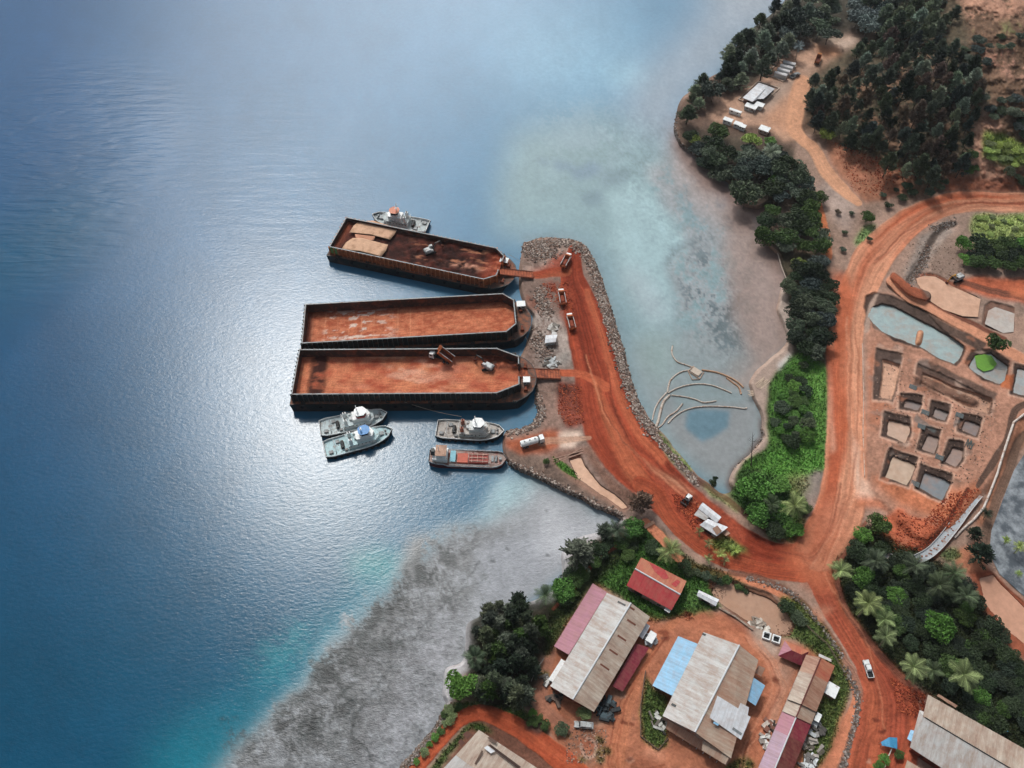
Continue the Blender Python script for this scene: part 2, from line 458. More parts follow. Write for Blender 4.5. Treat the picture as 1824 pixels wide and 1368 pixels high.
paint(LAND, [(1372, 200), (1400, 170), (1425, 130), (1440, 135), (1428, 180), (1422, 225), (1424, 246), (1396, 240), (1360, 214)], 'B4866A', 7, 4, .85)
# hillside to the north-east
HILL = [(1430, 225), (1445, 150), (1500, 95), (1560, 70), (1590, -330), (2300, -330), (2300, 340), (1824, 338), (1740, 338), (1680, 342), (1620, 356), (1570, 330), (1500, 270)]
paint(LAND, HILL, '67503F', 6, 5, .95, .35)
paint(LAND, [(1660, -60), (1900, -80), (1900, 60), (1790, 30), (1700, 60), (1670, 50)], '9A7460', 8, 8, .9, .3, mot=.6)
paint(LAND, [(1700, 70), (1760, 50), (1824, 70), (1900, 80), (1900, 150), (1790, 130), (1730, 120)], '8A6454', 7, 8, .8, .3, mot=.4)
paint(LAND, [(1778, 110), (1900, 100), (1900, 130), (1800, 140)], 'A07A68', 5, 6, .8, .3, mot=.4)
paint(LAND, [(1470, 242), (1520, 275), (1600, 290), (1640, 300), (1610, 340), (1575, 360), (1540, 362), (1510, 330), (1480, 290)], '9A6850', 4, 4, .95, .28)
paint(LAND, [(1500, 262), (1560, 282), (1590, 300), (1560, 335), (1520, 315)], 'A87058', 4, 4, .8, .3, mot=.5)
paint(LAND, [(1722, 180), (1756, 184), (1772, 210), (1788, 236), (1770, 240), (1760, 290), (1824, 330), (1700, 330), (1710, 290), (1734, 262), (1730, 215)], 'A27C68', 4, 5, .95, .22)
paint(LAND, [(1730, 184), (1752, 186), (1762, 200), (1745, 205)], 'BDA294', 3, 3, .8)
paint(LAND, [(1690, 312), (1824, 322), (1900, 330), (1900, 344), (1740, 340), (1680, 344)], '7E4A36', 3, 3, .85)
paint(LAND, [(1738, 292), (1790, 300), (1850, 312), (1850, 336), (1790, 326), (1745, 310)], '6C4232', 3, 6, .8, .4, mot=.3)
green([(1752, 236), (1780, 240), (1830, 262), (1900, 270), (1900, 300), (1800, 292), (1750, 278)], '7E9148', 3, 5, .95)
green([(1700, 60), (1780, 40), (1900, 30), (1900, 60), (1780, 66)], '5E6A40', 5, 7, .7, mot=.2)
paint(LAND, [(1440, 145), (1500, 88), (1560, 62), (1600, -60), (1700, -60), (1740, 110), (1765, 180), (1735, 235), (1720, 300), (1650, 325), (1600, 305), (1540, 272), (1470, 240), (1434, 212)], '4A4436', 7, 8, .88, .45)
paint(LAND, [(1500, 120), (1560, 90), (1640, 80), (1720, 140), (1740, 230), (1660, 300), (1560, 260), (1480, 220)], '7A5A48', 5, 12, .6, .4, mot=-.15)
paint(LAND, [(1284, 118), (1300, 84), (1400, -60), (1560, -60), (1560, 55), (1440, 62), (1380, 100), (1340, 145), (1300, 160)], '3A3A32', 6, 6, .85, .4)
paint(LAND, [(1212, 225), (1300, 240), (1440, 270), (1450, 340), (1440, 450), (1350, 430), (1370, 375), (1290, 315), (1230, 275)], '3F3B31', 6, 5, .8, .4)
# wedge between the coast wood and the ore road
paint(LAND, [(1420, 240), (1444, 236), (1450, 300), (1540, 362), (1600, 352), (1560, 400), (1520, 470), (1500, 500), (1482, 470), (1470, 380), (1440, 330), (1380, 380), (1385, 440)], '8C7466', 3, 4, .95, .25)
paint(LAND, [(1462, 320), (1510, 330), (1530, 370), (1510, 420), (1480, 380), (1452, 330)], 'A08E84', 6, 5, .8, .2)
strip([(1428, 150, 16), (1418, 190, 16), (1414, 225, 14), (1430, 248, 10), (1452, 268, 11), (1472, 305, 12), (1500, 336, 11), (1530, 362, 6)], 'BC8C6E', streak=.10, seed=20, edge=3)
strip([(1460, 362, 4), (1466, 400, 9), (1470, 440, 10), (1473, 455, 9)], 'B36C48', streak=.12, seed=21, edge=2)
hadd([(1455, 360), (1476, 370), (1484, 450), (1462, 456)], -1.0, 3)
green([(1545, 400), (1562, 400), (1548, 422), (1528, 440), (1520, 432), (1530, 415)], '77905A', 2, 3)
# coast wood strip and the green peninsula
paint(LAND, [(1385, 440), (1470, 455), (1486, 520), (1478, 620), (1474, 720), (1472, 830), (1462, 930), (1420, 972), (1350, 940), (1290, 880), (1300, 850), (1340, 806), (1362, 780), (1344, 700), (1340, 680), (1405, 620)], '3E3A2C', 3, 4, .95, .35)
paint(LAND, [(1392, 500), (1412, 560), (1418, 590), (1404, 612), (1384, 560)], 'A5968C', 3, 3, .9)
paint(LAND, [(1408, 608), (1420, 640), (1396, 650), (1372, 682), (1362, 730), (1372, 770), (1362, 800), (1330, 815), (1300, 870), (1290, 850), (1330, 800), (1358, 770), (1340, 705), (1328, 686), (1370, 640)], 'A08C80', 2.5, 3, .95)
paint(LAND, [(1385, 650), (1410, 628), (1415, 640), (1390, 666)], 'C2BEBB', 2, 3, .8)
green([(1406, 640), (1446, 620), (1472, 660), (1472, 790), (1468, 830), (1440, 850), (1420, 860), (1390, 850), (1340, 836), (1312, 850), (1330, 818), (1366, 800), (1372, 770), (1366, 720), (1376, 680)], '4F7636', 3, 5)
green([(1300, 880), (1320, 836), (1380, 845), (1420, 860), (1436, 900), (1436, 940), (1412, 968), (1380, 966), (1340, 930)], '3C5A2C', 3, 4)
paint(LAND, [(1420, 850), (1466, 830), (1466, 870), (1458, 920), (1440, 945), (1432, 890)], '8C8078', 5, 5, .85)
green([(1436, 660), (1470, 650), (1470, 800), (1440, 800)], '638C44', 3, 5, .9)
green([(1368, 806), (1420, 792), (1466, 794), (1466, 832), (1430, 846), (1400, 852), (1350, 842)], '5E8C40', 3, 5, .9)
green([(1400, 845), (1440, 842), (1446, 866), (1420, 890), (1400, 870)], '7A8050', 5, 5, .7)
# pier head and causeway
PIER = [(928, 436), (962, 427), (1012, 427), (1042, 438), (1058, 464), (1073, 502), (1088, 552), (1102, 602), (1116, 652), (1127, 692), (1141, 722), (1160, 754), (1178, 774), (1198, 802), (1222, 830), (1246, 852), (1266, 870), (1290, 888),
        (1290, 930), (1180, 960), (1105, 925), (1052, 900), (1002, 878), (962, 858), (905, 830), (896, 800), (902, 770), (955, 755), (962, 735), (956, 712), (955, 690), (930, 640), (944, 600), (950, 565), (930, 520)]
paint(LAND, PIER, '7F6A60', 2, 2, 1, .3)
paint(LAND, [(932, 438), (1010, 430), (1030, 450), (1010, 470), (970, 485), (935, 480)], '8E7B70', 3, 4, .9, .35, mot=.9)
paint(LAND, [(940, 560), (985, 545), (1010, 590), (1018, 640), (950, 645), (945, 600)], '988C84', 4, 5, .9, .3, mot=.8)
paint(LAND, [(958, 640), (1015, 625), (1015, 655), (960, 655)], '8B8680', 4, 5, .7, .3)
paint(LAND, [(935, 520), (1000, 505), (1010, 545), (975, 560), (940, 548)], '6E4436', 4, 5, .8, .3, mot=.5)
paint(LAND, [(960, 690), (990, 680), (1010, 720), (998, 760), (962, 770), (958, 720)], '8A7064', 3, 4, .85, .35)
paint(LAND, [(900, 778), (990, 765), (1010, 780), (985, 805), (940, 812), (900, 800)], 'A4593C', 4, 4, .9, .25)
paint(LAND, [(905, 802), (940, 812), (980, 815), (1010, 840), (1060, 880), (1110, 915), (1100, 922), (1002, 876), (905, 828)], '6B5A50', 2, 3, .95, .4)
strip([(1022, 446, 12), (1020, 470, 18), (1020, 500, 24), (1034, 545, 34), (1048, 600, 40), (1062, 650, 44), (1078, 710, 54), (1100, 770, 60), (1138, 826, 52), (1190, 878, 44), (1240, 925, 46), (1300, 966, 40), (1372, 996, 34), (1440, 1000, 34)],
      '8E402B', col2='74301F', streak=.34, freq=13, seed=1, edge=3, z=2.7, wd=.92)
strip([(926, 487, 4), (960, 489, 7), (1010, 482, 9)], '8E4B34', streak=.2, seed=2)
paint(LAND, [(985, 460), (1000, 450), (1016, 452), (1010, 480), (990, 486), (960, 492), (940, 480), (975, 474)], '8A3A26', 4, 4, .8, .3)
paint(LAND, [(965, 505), (1015, 500), (1035, 580), (1010, 590), (985, 545), (965, 540)], '7F3A27', 4, 5, .8, .35, mot=.6)
strip([(935, 664, 5), (985, 664, 6), (1040, 668, 7), (1080, 690, 8)], 'A5553A', streak=.2, seed=3)
paint(LAND, [(995, 682), (1035, 684), (1040, 755), (1010, 760), (992, 735)], '6E3022', 3, 6, .85, .5)
strip([(1046, 520, 6), (1072, 600, 6), (1098, 690, 7), (1130, 760, 8), (1180, 820, 8)], 'A65A3E', streak=.3, seed=4, edge=5, op=.75)
strip([(1060, 680, 5), (1090, 760, 12), (1130, 840, 16), (1160, 870, 6)], 'B9714F', streak=.30, seed=5, edge=9, op=.4)
paint(LAND, [(995, 772), (1010, 768), (1036, 768), (1040, 782), (1022, 796), (1000, 796)], 'CDB5A4', 3, 4, .95)
strip([(962, 788, 7), (1000, 784, 6), (1050, 780, 4)], 'B08972', streak=.3, seed=6, op=.7)
paint(LAND, [(975, 806), (1045, 796), (1048, 806), (1000, 822), (985, 822)], '7C5D50', 2, 2, .9, .3)
paint(LAND, [(1040, 800), (1052, 796), (1075, 832), (1110, 868), (1140, 885), (1125, 905), (1085, 870), (1048, 820)], '6F5245', 3, 4, .9, .4)
paint(LAND, [(986, 812), (1000, 822), (1050, 860), (1120, 905), (1112, 915), (1030, 865), (984, 824)], '8D6C5C', 2, 2, .95, .2)
green([(984, 812), (1000, 822), (1042, 852), (1036, 856), (1000, 838), (986, 824)], '4C7030', 1.5, 2)
# trampled island with the white sheds
paint(LAND, [(1144, 820), (1160, 826), (1260, 884), (1310, 926), (1330, 956), (1320, 975), (1280, 975), (1230, 940), (1190, 890)], '8E4430', 3, 3, .95, .3)
paint(LAND, [(1146, 822), (1200, 850), (1240, 880), (1230, 884), (1180, 852)], 'A8765C', 2, 2, .9)
paint(LAND, [(1195, 878), (1240, 890), (1250, 920), (1235, 940), (1205, 905)], '8A3B26', 3, 5, .85, .45)
strip([(1140, 862, 14), (1170, 880, 15), (1200, 930, 15), (1250, 972, 15), (1300, 1000, 14), (1370, 1016, 14), (1430, 1022, 16)], '8A402A', col2='944A32', streak=.34, freq=11, seed=7, edge=2, z=2.7)
green([(1262, 960), (1290, 960), (1330, 980), (1310, 990), (1270, 978)], '5A7A3A', 2, 4, .8)
green([(1280, 945), (1300, 962), (1322, 982), (1340, 990), (1290, 975)], '6E8048', 3, 4, .7)
# verge between causeway and lagoon
for pl in [[(1166, 766), (1180, 776), (1200, 806), (1232, 836), (1226, 846), (1196, 820)], [(1250, 858), (1300, 890), (1320, 905), (1312, 912), (1256, 872)]]:
    green(pl, '85935C', 2, 3, .9)
strip([(1160, 765, 3), (1190, 806, 4), (1240, 852, 5), (1300, 894, 5), (1350, 935, 5), (1400, 968, 5)], '4E2A20', streak=.3, seed=8, edge=2, op=.75)
green([(1170, 775), (1200, 806), (1232, 836), (1224, 842), (1192, 812)], '7E9454', 2, 3, .9)
# lower strip: bank, garden, wood edge round the red-roofed house
paint(LAND, [(1105, 925), (1160, 930), (1230, 1000), (1300, 1030), (1400, 1040), (1460, 1110), (1500, 1180), (1490, 1220), (1440, 1150), (1380, 1060), (1260, 1030), (1190, 1000), (1130, 960)], '6B4A3A', 3, 4, .9, .35)
green([(1060, 1010), (1140, 950), (1190, 990), (1240, 1020), (1300, 1060), (1230, 1100), (1160, 1110), (1100, 1060), (1050, 1040)], '41612C', 3, 4)
green([(1120, 930), (1150, 925), (1190, 960), (1180, 985), (1130, 965)], '2C4420', 3, 4)
strip([(1150, 930, 8), (1180, 960, 8), (1215, 1000, 8), (1260, 1020, 8), (1320, 1030, 7), (1380, 1050, 8), (1430, 1085, 8), (1470, 1130, 9), (1508, 1190, 10), (1528, 1240, 10), (1508, 1300, 12), (1480, 1368, 14), (1450, 1460, 14)], 'B87659', streak=.12, seed=9, edge=2)
strip([(1300, 1020, 5), (1360, 1032, 6), (1410, 1060, 6), (1450, 1095, 6), (1490, 1150, 6), (1518, 1200, 6)], '6F4A3C', streak=.5, seed=10, edge=3, op=.85)
strip([(1502, 1172, 5), (1524, 1205, 6), (1535, 1250, 7), (1520, 1310, 8), (1500, 1368, 9), (1480, 1460, 10)], '8C6656', streak=.4, seed=11, edge=2, op=.9)
green([(1200, 970), (1240, 1000), (1290, 1020), (1340, 1050), (1350, 1066), (1290, 1040), (1230, 1020)], '3A4C28', 3, 4, .85)
# south road and junction
strip([(1440, 985, 30), (1466, 1030, 28), (1490, 1080, 27), (1520, 1130, 27), (1552, 1180, 30), (1580, 1230, 44), (1584, 1290, 56), (1570, 1368, 60), (1550, 1480, 60)],
      'A3583E', col2='924834', streak=.3, freq=11, seed=12, edge=3, z=2.7)
paint(LAND, [(1395, 990), (1445, 960), (1480, 940), (1500, 970), (1470, 1010), (1476, 1060), (1440, 1040)], 'A85A3C', 10, 4, .95)
# ore road
strip([(2300, 360, 20), (1824, 361, 18), (1740, 359, 18), (1682, 366, 20), (1632, 388, 24), (1592, 420, 29), (1555, 460, 34), (1532, 510, 32), (1516, 560, 28), (1508, 620, 28), (1507, 700, 31), (1509, 780, 37), (1504, 860, 40), (1492, 920, 44), (1462, 975, 44)],
      'A85C40', col2='B98266', streak=.26, freq=11, seed=13, edge=2.5, z=2.75)
strip([(1478, 620, 6), (1482, 700, 8), (1486, 800, 8), (1480, 880, 10), (1460, 950, 10)], 'A4553A', streak=.2, seed=14, edge=6, op=.8)
strip([(1500, 500, 14), (1508, 560, 9), (1504, 640, 8), (1502, 760, 10)], 'A8583A', streak=.2, seed=15, edge=8, op=.6)
paint(LAND, [(1478, 480), (1500, 492), (1520, 520), (1500, 620), (1480, 600)], 'AC5C3E', 6, 3, .6)
paint(LAND, [(1516, 770), (1528, 800), (1534, 850), (1560, 872), (1606, 900), (1624, 912), (1570, 898), (1524, 892), (1520, 850)], 'C9A590', 3, 2, .95)
paint(LAND, [(1524, 885), (1600, 890), (1640, 905), (1630, 930), (1560, 905), (1520, 905)], 'B4694A', 4, 3, .8, .25)
paint(LAND, [(1478, 640), (1484, 760), (1488, 800), (1480, 810), (1476, 720)], 'C69C84', 2, 2, .6)
paint(LAND, [(1405, 985), (1450, 930), (1480, 900), (1510, 940), (1490, 1010), (1490, 1060), (1440, 1030)], 'A66248', 16, 5, .85)
paint(LAND, [(1455, 900), (1500, 880), (1530, 900), (1500, 960), (1460, 950)], 'B07258', 14, 5, .7)
# settling-pond yard
YARD = [(1562, 520), (1592, 524), (1660, 560), (1750, 600), (1824, 640), (1900, 660), (1900, 760), (1824, 740), (1800, 800), (1760, 870), (1745, 885), (1690, 945), (1640, 965), (1600, 930), (1548, 870), (1540, 800), (1545, 700), (1540, 600)]
paint(LAND, YARD, 'A07662', 2, 2, 1, .28)
hset(YARD, 4.2, 4)
paint(LAND, [(1548, 850), (1600, 900), (1640, 912), (1660, 920), (1690, 945), (1740, 890), (1750, 850), (1720, 870), (1650, 880), (1580, 850)], 'B06A4A', 5, 3, .9, .25)
paint(LAND, [(1560, 600), (1580, 650), (1575, 760), (1550, 770), (1546, 650)], 'A8684C', 5, 3, .6)
paint(LAND, [(1600, 905), (1690, 945), (1640, 985), (1590, 990), (1540, 960), (1570, 925)], 'A85A3E', 3, 4, .95, .3)
paint(LAND, [(1612, 955), (1650, 945), (1600, 985), (1580, 980)], '8C5A46', 5, 5, .6, .3, mot=.4)
# upper field with the hedge, between the bend and the ponds
paint(LAND, [(1598, 490), (1640, 420), (1700, 384), (1740, 378), (1900, 380), (1900, 560), (1760, 560), (1650, 540)], '8B7568', 2, 2, 1, .3)
green([(1734, 382), (1900, 380), (1900, 470), (1760, 470), (1738, 440), (1728, 410)], '8C9A5E', 3, 4)
paint(LAND, [(1640, 420), (1690, 396), (1700, 410), (1650, 470), (1620, 510), (1606, 500)], '857A72', 3, 3, .8, .3)
strip([(1700, 398, 5), (1672, 412, 6), (1650, 445, 7), (1640, 475, 7), (1618, 500, 6)], '4F433C', streak=.5, seed=16, edge=3, op=.9)
hadd([(1690, 396), (1706, 402), (1660, 440), (1650, 480), (1622, 505), (1612, 498), (1640, 460), (1660, 420)], -1.2, 3)
paint(LAND, [(1660, 440), (1700, 430), (1720, 470), (1700, 500), (1660, 490)], '77655A', 4, 6, .8, .4, mot=.3)
strip([(1588, 500, 9), (1620, 530, 9), (1680, 560, 9), (1740, 592, 9), (1790, 622, 9), (1860, 660, 8)], 'BC8468', streak=.10, seed=17, edge=2, z=4.2)
strip([(1592, 492, 6), (1620, 516, 9), (1650, 528, 9)], '8A4E38', streak=.3, seed=18, edge=2, z=5.5)
hadd([(1590, 490), (1640, 505), (1665, 530), (1640, 540), (1600, 510)], 1.2, 3)
strip([(1655, 536, 4), (1690, 554, 4), (1740, 580, 4), (1790, 604, 4)], '6A4234', streak=.3, seed=19, edge=2)
paint(LAND, [(1700, 498), (1740, 490), (1824, 496), (1900, 500), (1900, 540), (1824, 540), (1760, 530), (1710, 515)], 'A4563A', 3, 3, .95, .3)
strip([(1710, 500, 5), (1760, 516, 6), (1824, 530, 6), (1880, 540, 6)], '6E4334', streak=.4, seed=22, edge=2)
paint(LAND, [(1796, 512), (1900, 520), (1900, 545), (1800, 528)], 'B56848', 3, 3, .8)

PONDS = []       # (name, polygon, level, colour, label)
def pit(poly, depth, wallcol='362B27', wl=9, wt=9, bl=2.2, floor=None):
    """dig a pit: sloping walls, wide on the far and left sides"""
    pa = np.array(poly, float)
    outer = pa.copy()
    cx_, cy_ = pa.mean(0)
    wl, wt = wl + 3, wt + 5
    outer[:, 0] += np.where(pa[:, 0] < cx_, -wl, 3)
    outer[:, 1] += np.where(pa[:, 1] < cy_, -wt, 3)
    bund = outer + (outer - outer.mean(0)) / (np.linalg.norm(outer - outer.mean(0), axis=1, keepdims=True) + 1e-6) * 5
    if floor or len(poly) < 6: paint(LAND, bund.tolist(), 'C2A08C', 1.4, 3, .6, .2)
    sl, m = paint(LAND, outer.tolist(), wallcol, .8, 2.0, .96, .3)  # dark wet soil, with the shade of sun-averted walls painted in
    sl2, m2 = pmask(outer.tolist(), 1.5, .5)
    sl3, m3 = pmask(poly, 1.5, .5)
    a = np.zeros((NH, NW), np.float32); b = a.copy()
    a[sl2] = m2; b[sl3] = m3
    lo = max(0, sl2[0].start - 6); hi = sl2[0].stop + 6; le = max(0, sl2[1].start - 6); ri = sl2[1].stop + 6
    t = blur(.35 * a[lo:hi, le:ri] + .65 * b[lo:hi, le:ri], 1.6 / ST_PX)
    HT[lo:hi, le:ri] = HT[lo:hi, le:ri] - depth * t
    ring_ = pa + (pa - pa.mean(0)) * .0
    if floor:
        paint(LAND, poly, floor, 1.2, 1.5, 1, .08)

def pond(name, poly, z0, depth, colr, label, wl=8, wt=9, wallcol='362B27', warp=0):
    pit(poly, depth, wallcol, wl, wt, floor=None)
    pa = np.array(poly, float); c_ = pa.mean(0)
    paint(LAND, poly, '6E5A50', 1.5, 1.5, .9)
    PONDS.append((name, poly, z0 - depth + .45, colr, label))

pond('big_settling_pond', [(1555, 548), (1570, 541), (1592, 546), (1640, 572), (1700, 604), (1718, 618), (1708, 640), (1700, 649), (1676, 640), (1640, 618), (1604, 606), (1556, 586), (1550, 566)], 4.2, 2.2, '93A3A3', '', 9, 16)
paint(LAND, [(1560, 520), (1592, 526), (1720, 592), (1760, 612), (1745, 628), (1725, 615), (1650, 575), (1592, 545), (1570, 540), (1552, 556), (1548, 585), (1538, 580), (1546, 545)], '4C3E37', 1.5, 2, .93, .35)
paint(LAND, [(1543, 560), (1550, 540), (1560, 524), (1566, 520), (1552, 560), (1546, 590), (1538, 592)], 'A08A7C', 1.5, 1.5, .8)
hadd([(1636, 590), (1644, 590), (1640, 614), (1630, 612)], 2.2, 2)
paint(LAND, [(1636, 588), (1646, 588), (1642, 614), (1628, 612)], 'B78567', 1.5, 1.5, 1)
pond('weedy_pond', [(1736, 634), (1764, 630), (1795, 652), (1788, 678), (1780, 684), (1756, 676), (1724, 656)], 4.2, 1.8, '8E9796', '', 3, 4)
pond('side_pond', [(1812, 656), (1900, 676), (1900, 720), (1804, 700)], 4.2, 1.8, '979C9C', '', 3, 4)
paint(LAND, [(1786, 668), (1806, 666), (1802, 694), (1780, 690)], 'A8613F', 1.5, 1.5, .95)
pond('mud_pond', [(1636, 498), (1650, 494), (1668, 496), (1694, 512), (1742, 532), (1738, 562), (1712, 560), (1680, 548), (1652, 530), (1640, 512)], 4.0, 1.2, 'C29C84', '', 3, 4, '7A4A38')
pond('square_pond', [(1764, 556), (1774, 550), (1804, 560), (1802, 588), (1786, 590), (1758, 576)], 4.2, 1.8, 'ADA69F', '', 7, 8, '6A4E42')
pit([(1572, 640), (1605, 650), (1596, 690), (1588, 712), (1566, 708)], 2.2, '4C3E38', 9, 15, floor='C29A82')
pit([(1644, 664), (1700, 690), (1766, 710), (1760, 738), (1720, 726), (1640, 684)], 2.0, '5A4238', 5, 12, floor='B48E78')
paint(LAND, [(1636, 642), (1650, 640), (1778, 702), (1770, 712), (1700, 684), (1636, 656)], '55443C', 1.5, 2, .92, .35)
hadd([(1640, 676), (1650, 672), (1735, 712), (1742, 720), (1730, 724), (1650, 690)], 1.8, 2)
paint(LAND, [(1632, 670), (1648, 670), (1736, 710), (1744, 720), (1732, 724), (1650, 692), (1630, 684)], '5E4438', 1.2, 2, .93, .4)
SM = [('small_pit_pond', [(1613, 713), (1643, 720), (1635, 733), (1609, 724)], '857A76'), ('small_pit_pond', [(1666, 727), (1691, 735), (1684, 751), (1660, 742)], '857C78'),
      ('small_pit_pond', [(1720, 749), (1747, 758), (1739, 778), (1713, 765)], '7C7371'), ('tan_pit_pond', [(1584, 747), (1620, 757), (1622, 768), (1612, 790), (1578, 775)], 'B79C8A'),
      ('small_pit_pond', [(1652, 774), (1675, 781), (1664, 809), (1640, 800)], '917F76'), ('small_pit_pond', [(1698, 797), (1715, 802), (1715, 818), (1704, 833), (1682, 824)], '928078'),
      ('large_tan_pond', [(1591, 811), (1633, 831), (1615, 866), (1575, 850)], 'B59F8C'), ('grey_pond', [(1648, 840), (1696, 861), (1678, 893), (1637, 869)], '787E82')]
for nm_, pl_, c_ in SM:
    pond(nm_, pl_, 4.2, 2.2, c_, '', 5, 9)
for pl_ in [[(1632, 738), (1668, 768), (1664, 772), (1628, 750)], [(1700, 735), (1712, 752), (1700, 762)]]:
    paint(LAND, pl_, '5A6464', 1, 2, .6)
# perimeter ditch, pipe bank and mudflat in the east
strip([(1900, 706, 7), (1824, 720, 6), (1804, 740, 7), (1796, 780, 7), (1772, 820, 7), (1752, 850, 6), (1742, 866, 4)], '5B463C', streak=.5, seed=23, edge=2)
paint(LAND, [(1812, 742), (1900, 725), (1900, 760), (1824, 790), (1800, 835), (1775, 900), (1758, 940), (1738, 935), (1755, 880), (1785, 820)], '94644C', 3, 4, .9, .35)
strip([(1900, 750, 6), (1824, 775, 8), (1800, 830, 9), (1776, 890, 9), (1758, 945, 9), (1752, 975, 8)], '5E4A3E', streak=.4, seed=24, edge=3, op=.9)
MUD = [(1900, 775), (1836, 790), (1806, 838), (1786, 890), (1766, 945), (1762, 985), (1780, 1022), (1824, 1062), (1900, 1130)]
paint(LAND, [(1700, 985), (1740, 960), (1760, 1010), (1745, 1030), (1700, 1010)], 'A4694E', 3, 4, .9)
paint(LAND, [(1725, 1018), (1760, 1010), (1830, 1078), (1900, 1150), (1900, 1250), (1824, 1175), (1780, 1140), (1742, 1080)], '8A4C36', 3, 3, .95)
green([(1664, 985), (1704, 975), (1712, 992), (1690, 1005)], '66764A', 3, 3, .9)
# channel bed beside the concrete channel
strip([(1738, 882, 12), (1700, 936, 12), (1660, 985, 12), (1610, 1006, 11), (1570, 990, 9)], 'A0644A', streak=.2, seed=25, edge=2)
strip([(1724, 872, 4), (1690, 925, 5), (1650, 970, 5), (1605, 990, 4)], '5E3426', streak=.3, seed=26, edge=2)
# palm grove floor
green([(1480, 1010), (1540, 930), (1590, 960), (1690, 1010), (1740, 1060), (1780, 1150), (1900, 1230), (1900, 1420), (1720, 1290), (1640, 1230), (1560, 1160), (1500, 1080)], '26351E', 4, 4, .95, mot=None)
strip([(1542, 930, 3), (1505, 985, 4), (1490, 1020, 4), (1504, 1080, 5), (1545, 1140, 6), (1590, 1190, 6), (1640, 1240, 7)], '7A4A3A', streak=.5, seed=27, edge=3, op=.9)
paint(LAND, [(1585, 1200), (1655, 1235), (1645, 1262), (1630, 1290), (1600, 1270), (1580, 1235)], '6A2F20', 4, 6, .8, .5, mot=.5)
# compound of workshops
COMP = [(955, 1230), (985, 1150), (1015, 1100), (1060, 1040), (1110, 1085), (1180, 1110), (1240, 1085), (1290, 1090), (1340, 1130), (1400, 1140), (1450, 1150), (1500, 1200), (1510, 1280), (1470, 1368), (1440, 1480), (950, 1480), (1000, 1340), (955, 1280)]
paint(LAND, COMP, 'A1664C', 4, 4, .95, .22)
paint(LAND, [(1180, 1110), (1250, 1085), (1330, 1120), (1390, 1200), (1400, 1300), (1340, 1368), (1320, 1440), (1300, 1440), (1340, 1290), (1370, 1210), (1310, 1130), (1220, 1110)], 'AD6C50', 7, 5, .9)
for k_ in range(46):
    rk = random.Random(k_); cu, cv = rk.uniform(980, 1480), rk.uniform(1090, 1368); ra = rk.uniform(8, 26)
    paint(LAND, [(cu + ra * rk.uniform(.5, 1.3) * math.cos(q_), cv + ra * rk.uniform(.4, .9) * math.sin(q_)) for q_ in np.arange(0, 6.2, .8)], rk.choice(['8A4E3A', 'B98268', 'A0745E', '7A4634', 'B47A5E', '94806E']), 4, 7, .55, .2)
paint(LAND, [(1335, 1110), (1380, 1130), (1400, 1160), (1370, 1180), (1345, 1140)], 'A09386', 6, 5, .8)
paint(LAND, [(1375, 1180), (1420, 1180), (1400, 1240), (1380, 1300), (1365, 1300), (1390, 1220)], 'A68674', 6, 5, .7)
strip([(1205, 1105, 7), (1170, 1140, 8), (1145, 1190, 9), (1120, 1250, 11), (1105, 1310, 14), (1090, 1400, 18)], 'B07052', streak=.2, seed=28, edge=4, op=.85)
strip([(1008, 1100, 8), (980, 1170, 9), (968, 1220, 10), (970, 1260, 11), (1010, 1300, 12)], '9A6A56', streak=.2, seed=29, edge=4, op=.85)
paint(LAND, [(1030, 1290), (1070, 1310), (1090, 1350), (1050, 1368), (1010, 1340)], '6A5648', 6, 6, .7, .35, mot=.6)
strip([(1034, 1330, 3), (1044, 1348, 3), (1058, 1344, 3), (1060, 1325, 3), (1046, 1315, 3)], 'A88C7C', streak=.3, seed=30, edge=3, op=.7)
green([(1150, 1200), (1162, 1225), (1190, 1240), (1186, 1290), (1190, 1330), (1172, 1336), (1146, 1318), (1140, 1270)], '4C6433', 2, 3, .95)
green([(1210, 1060), (1250, 1050), (1290, 1080), (1230, 1092)], '51703A', 3, 4, .9)
green([(1390, 1060), (1430, 1075), (1470, 1120), (1500, 1170), (1515, 1215), (1505, 1260), (1480, 1330), (1455, 1368), (1430, 1368), (1440, 1300), (1475, 1220), (1480, 1180), (1420, 1140), (1375, 1130), (1390, 1110)], '566A38', 3, 4, .95)
green([(1000, 1080), (1045, 1045), (1020, 1100), (975, 1170), (962, 1160), (970, 1110)], '3C5028', 3, 4, .9)
green([(1290, 1362), (1330, 1345), (1340, 1400), (1280, 1400)], '4C6433', 3, 4, .8)
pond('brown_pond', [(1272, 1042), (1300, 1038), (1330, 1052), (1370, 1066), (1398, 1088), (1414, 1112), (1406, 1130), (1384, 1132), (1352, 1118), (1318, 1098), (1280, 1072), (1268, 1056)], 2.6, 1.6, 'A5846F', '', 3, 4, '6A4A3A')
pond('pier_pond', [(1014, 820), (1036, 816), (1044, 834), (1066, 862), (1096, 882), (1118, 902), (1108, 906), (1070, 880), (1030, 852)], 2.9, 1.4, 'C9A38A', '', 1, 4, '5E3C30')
pond('puddle_strip', [(1744, 1030), (1768, 1024), (1824, 1084), (1900, 1160), (1900, 1215), (1824, 1146), (1790, 1120), (1756, 1075)], 2.6, 1.2, 'B98D76', '', 2, 2, '8A4C36')
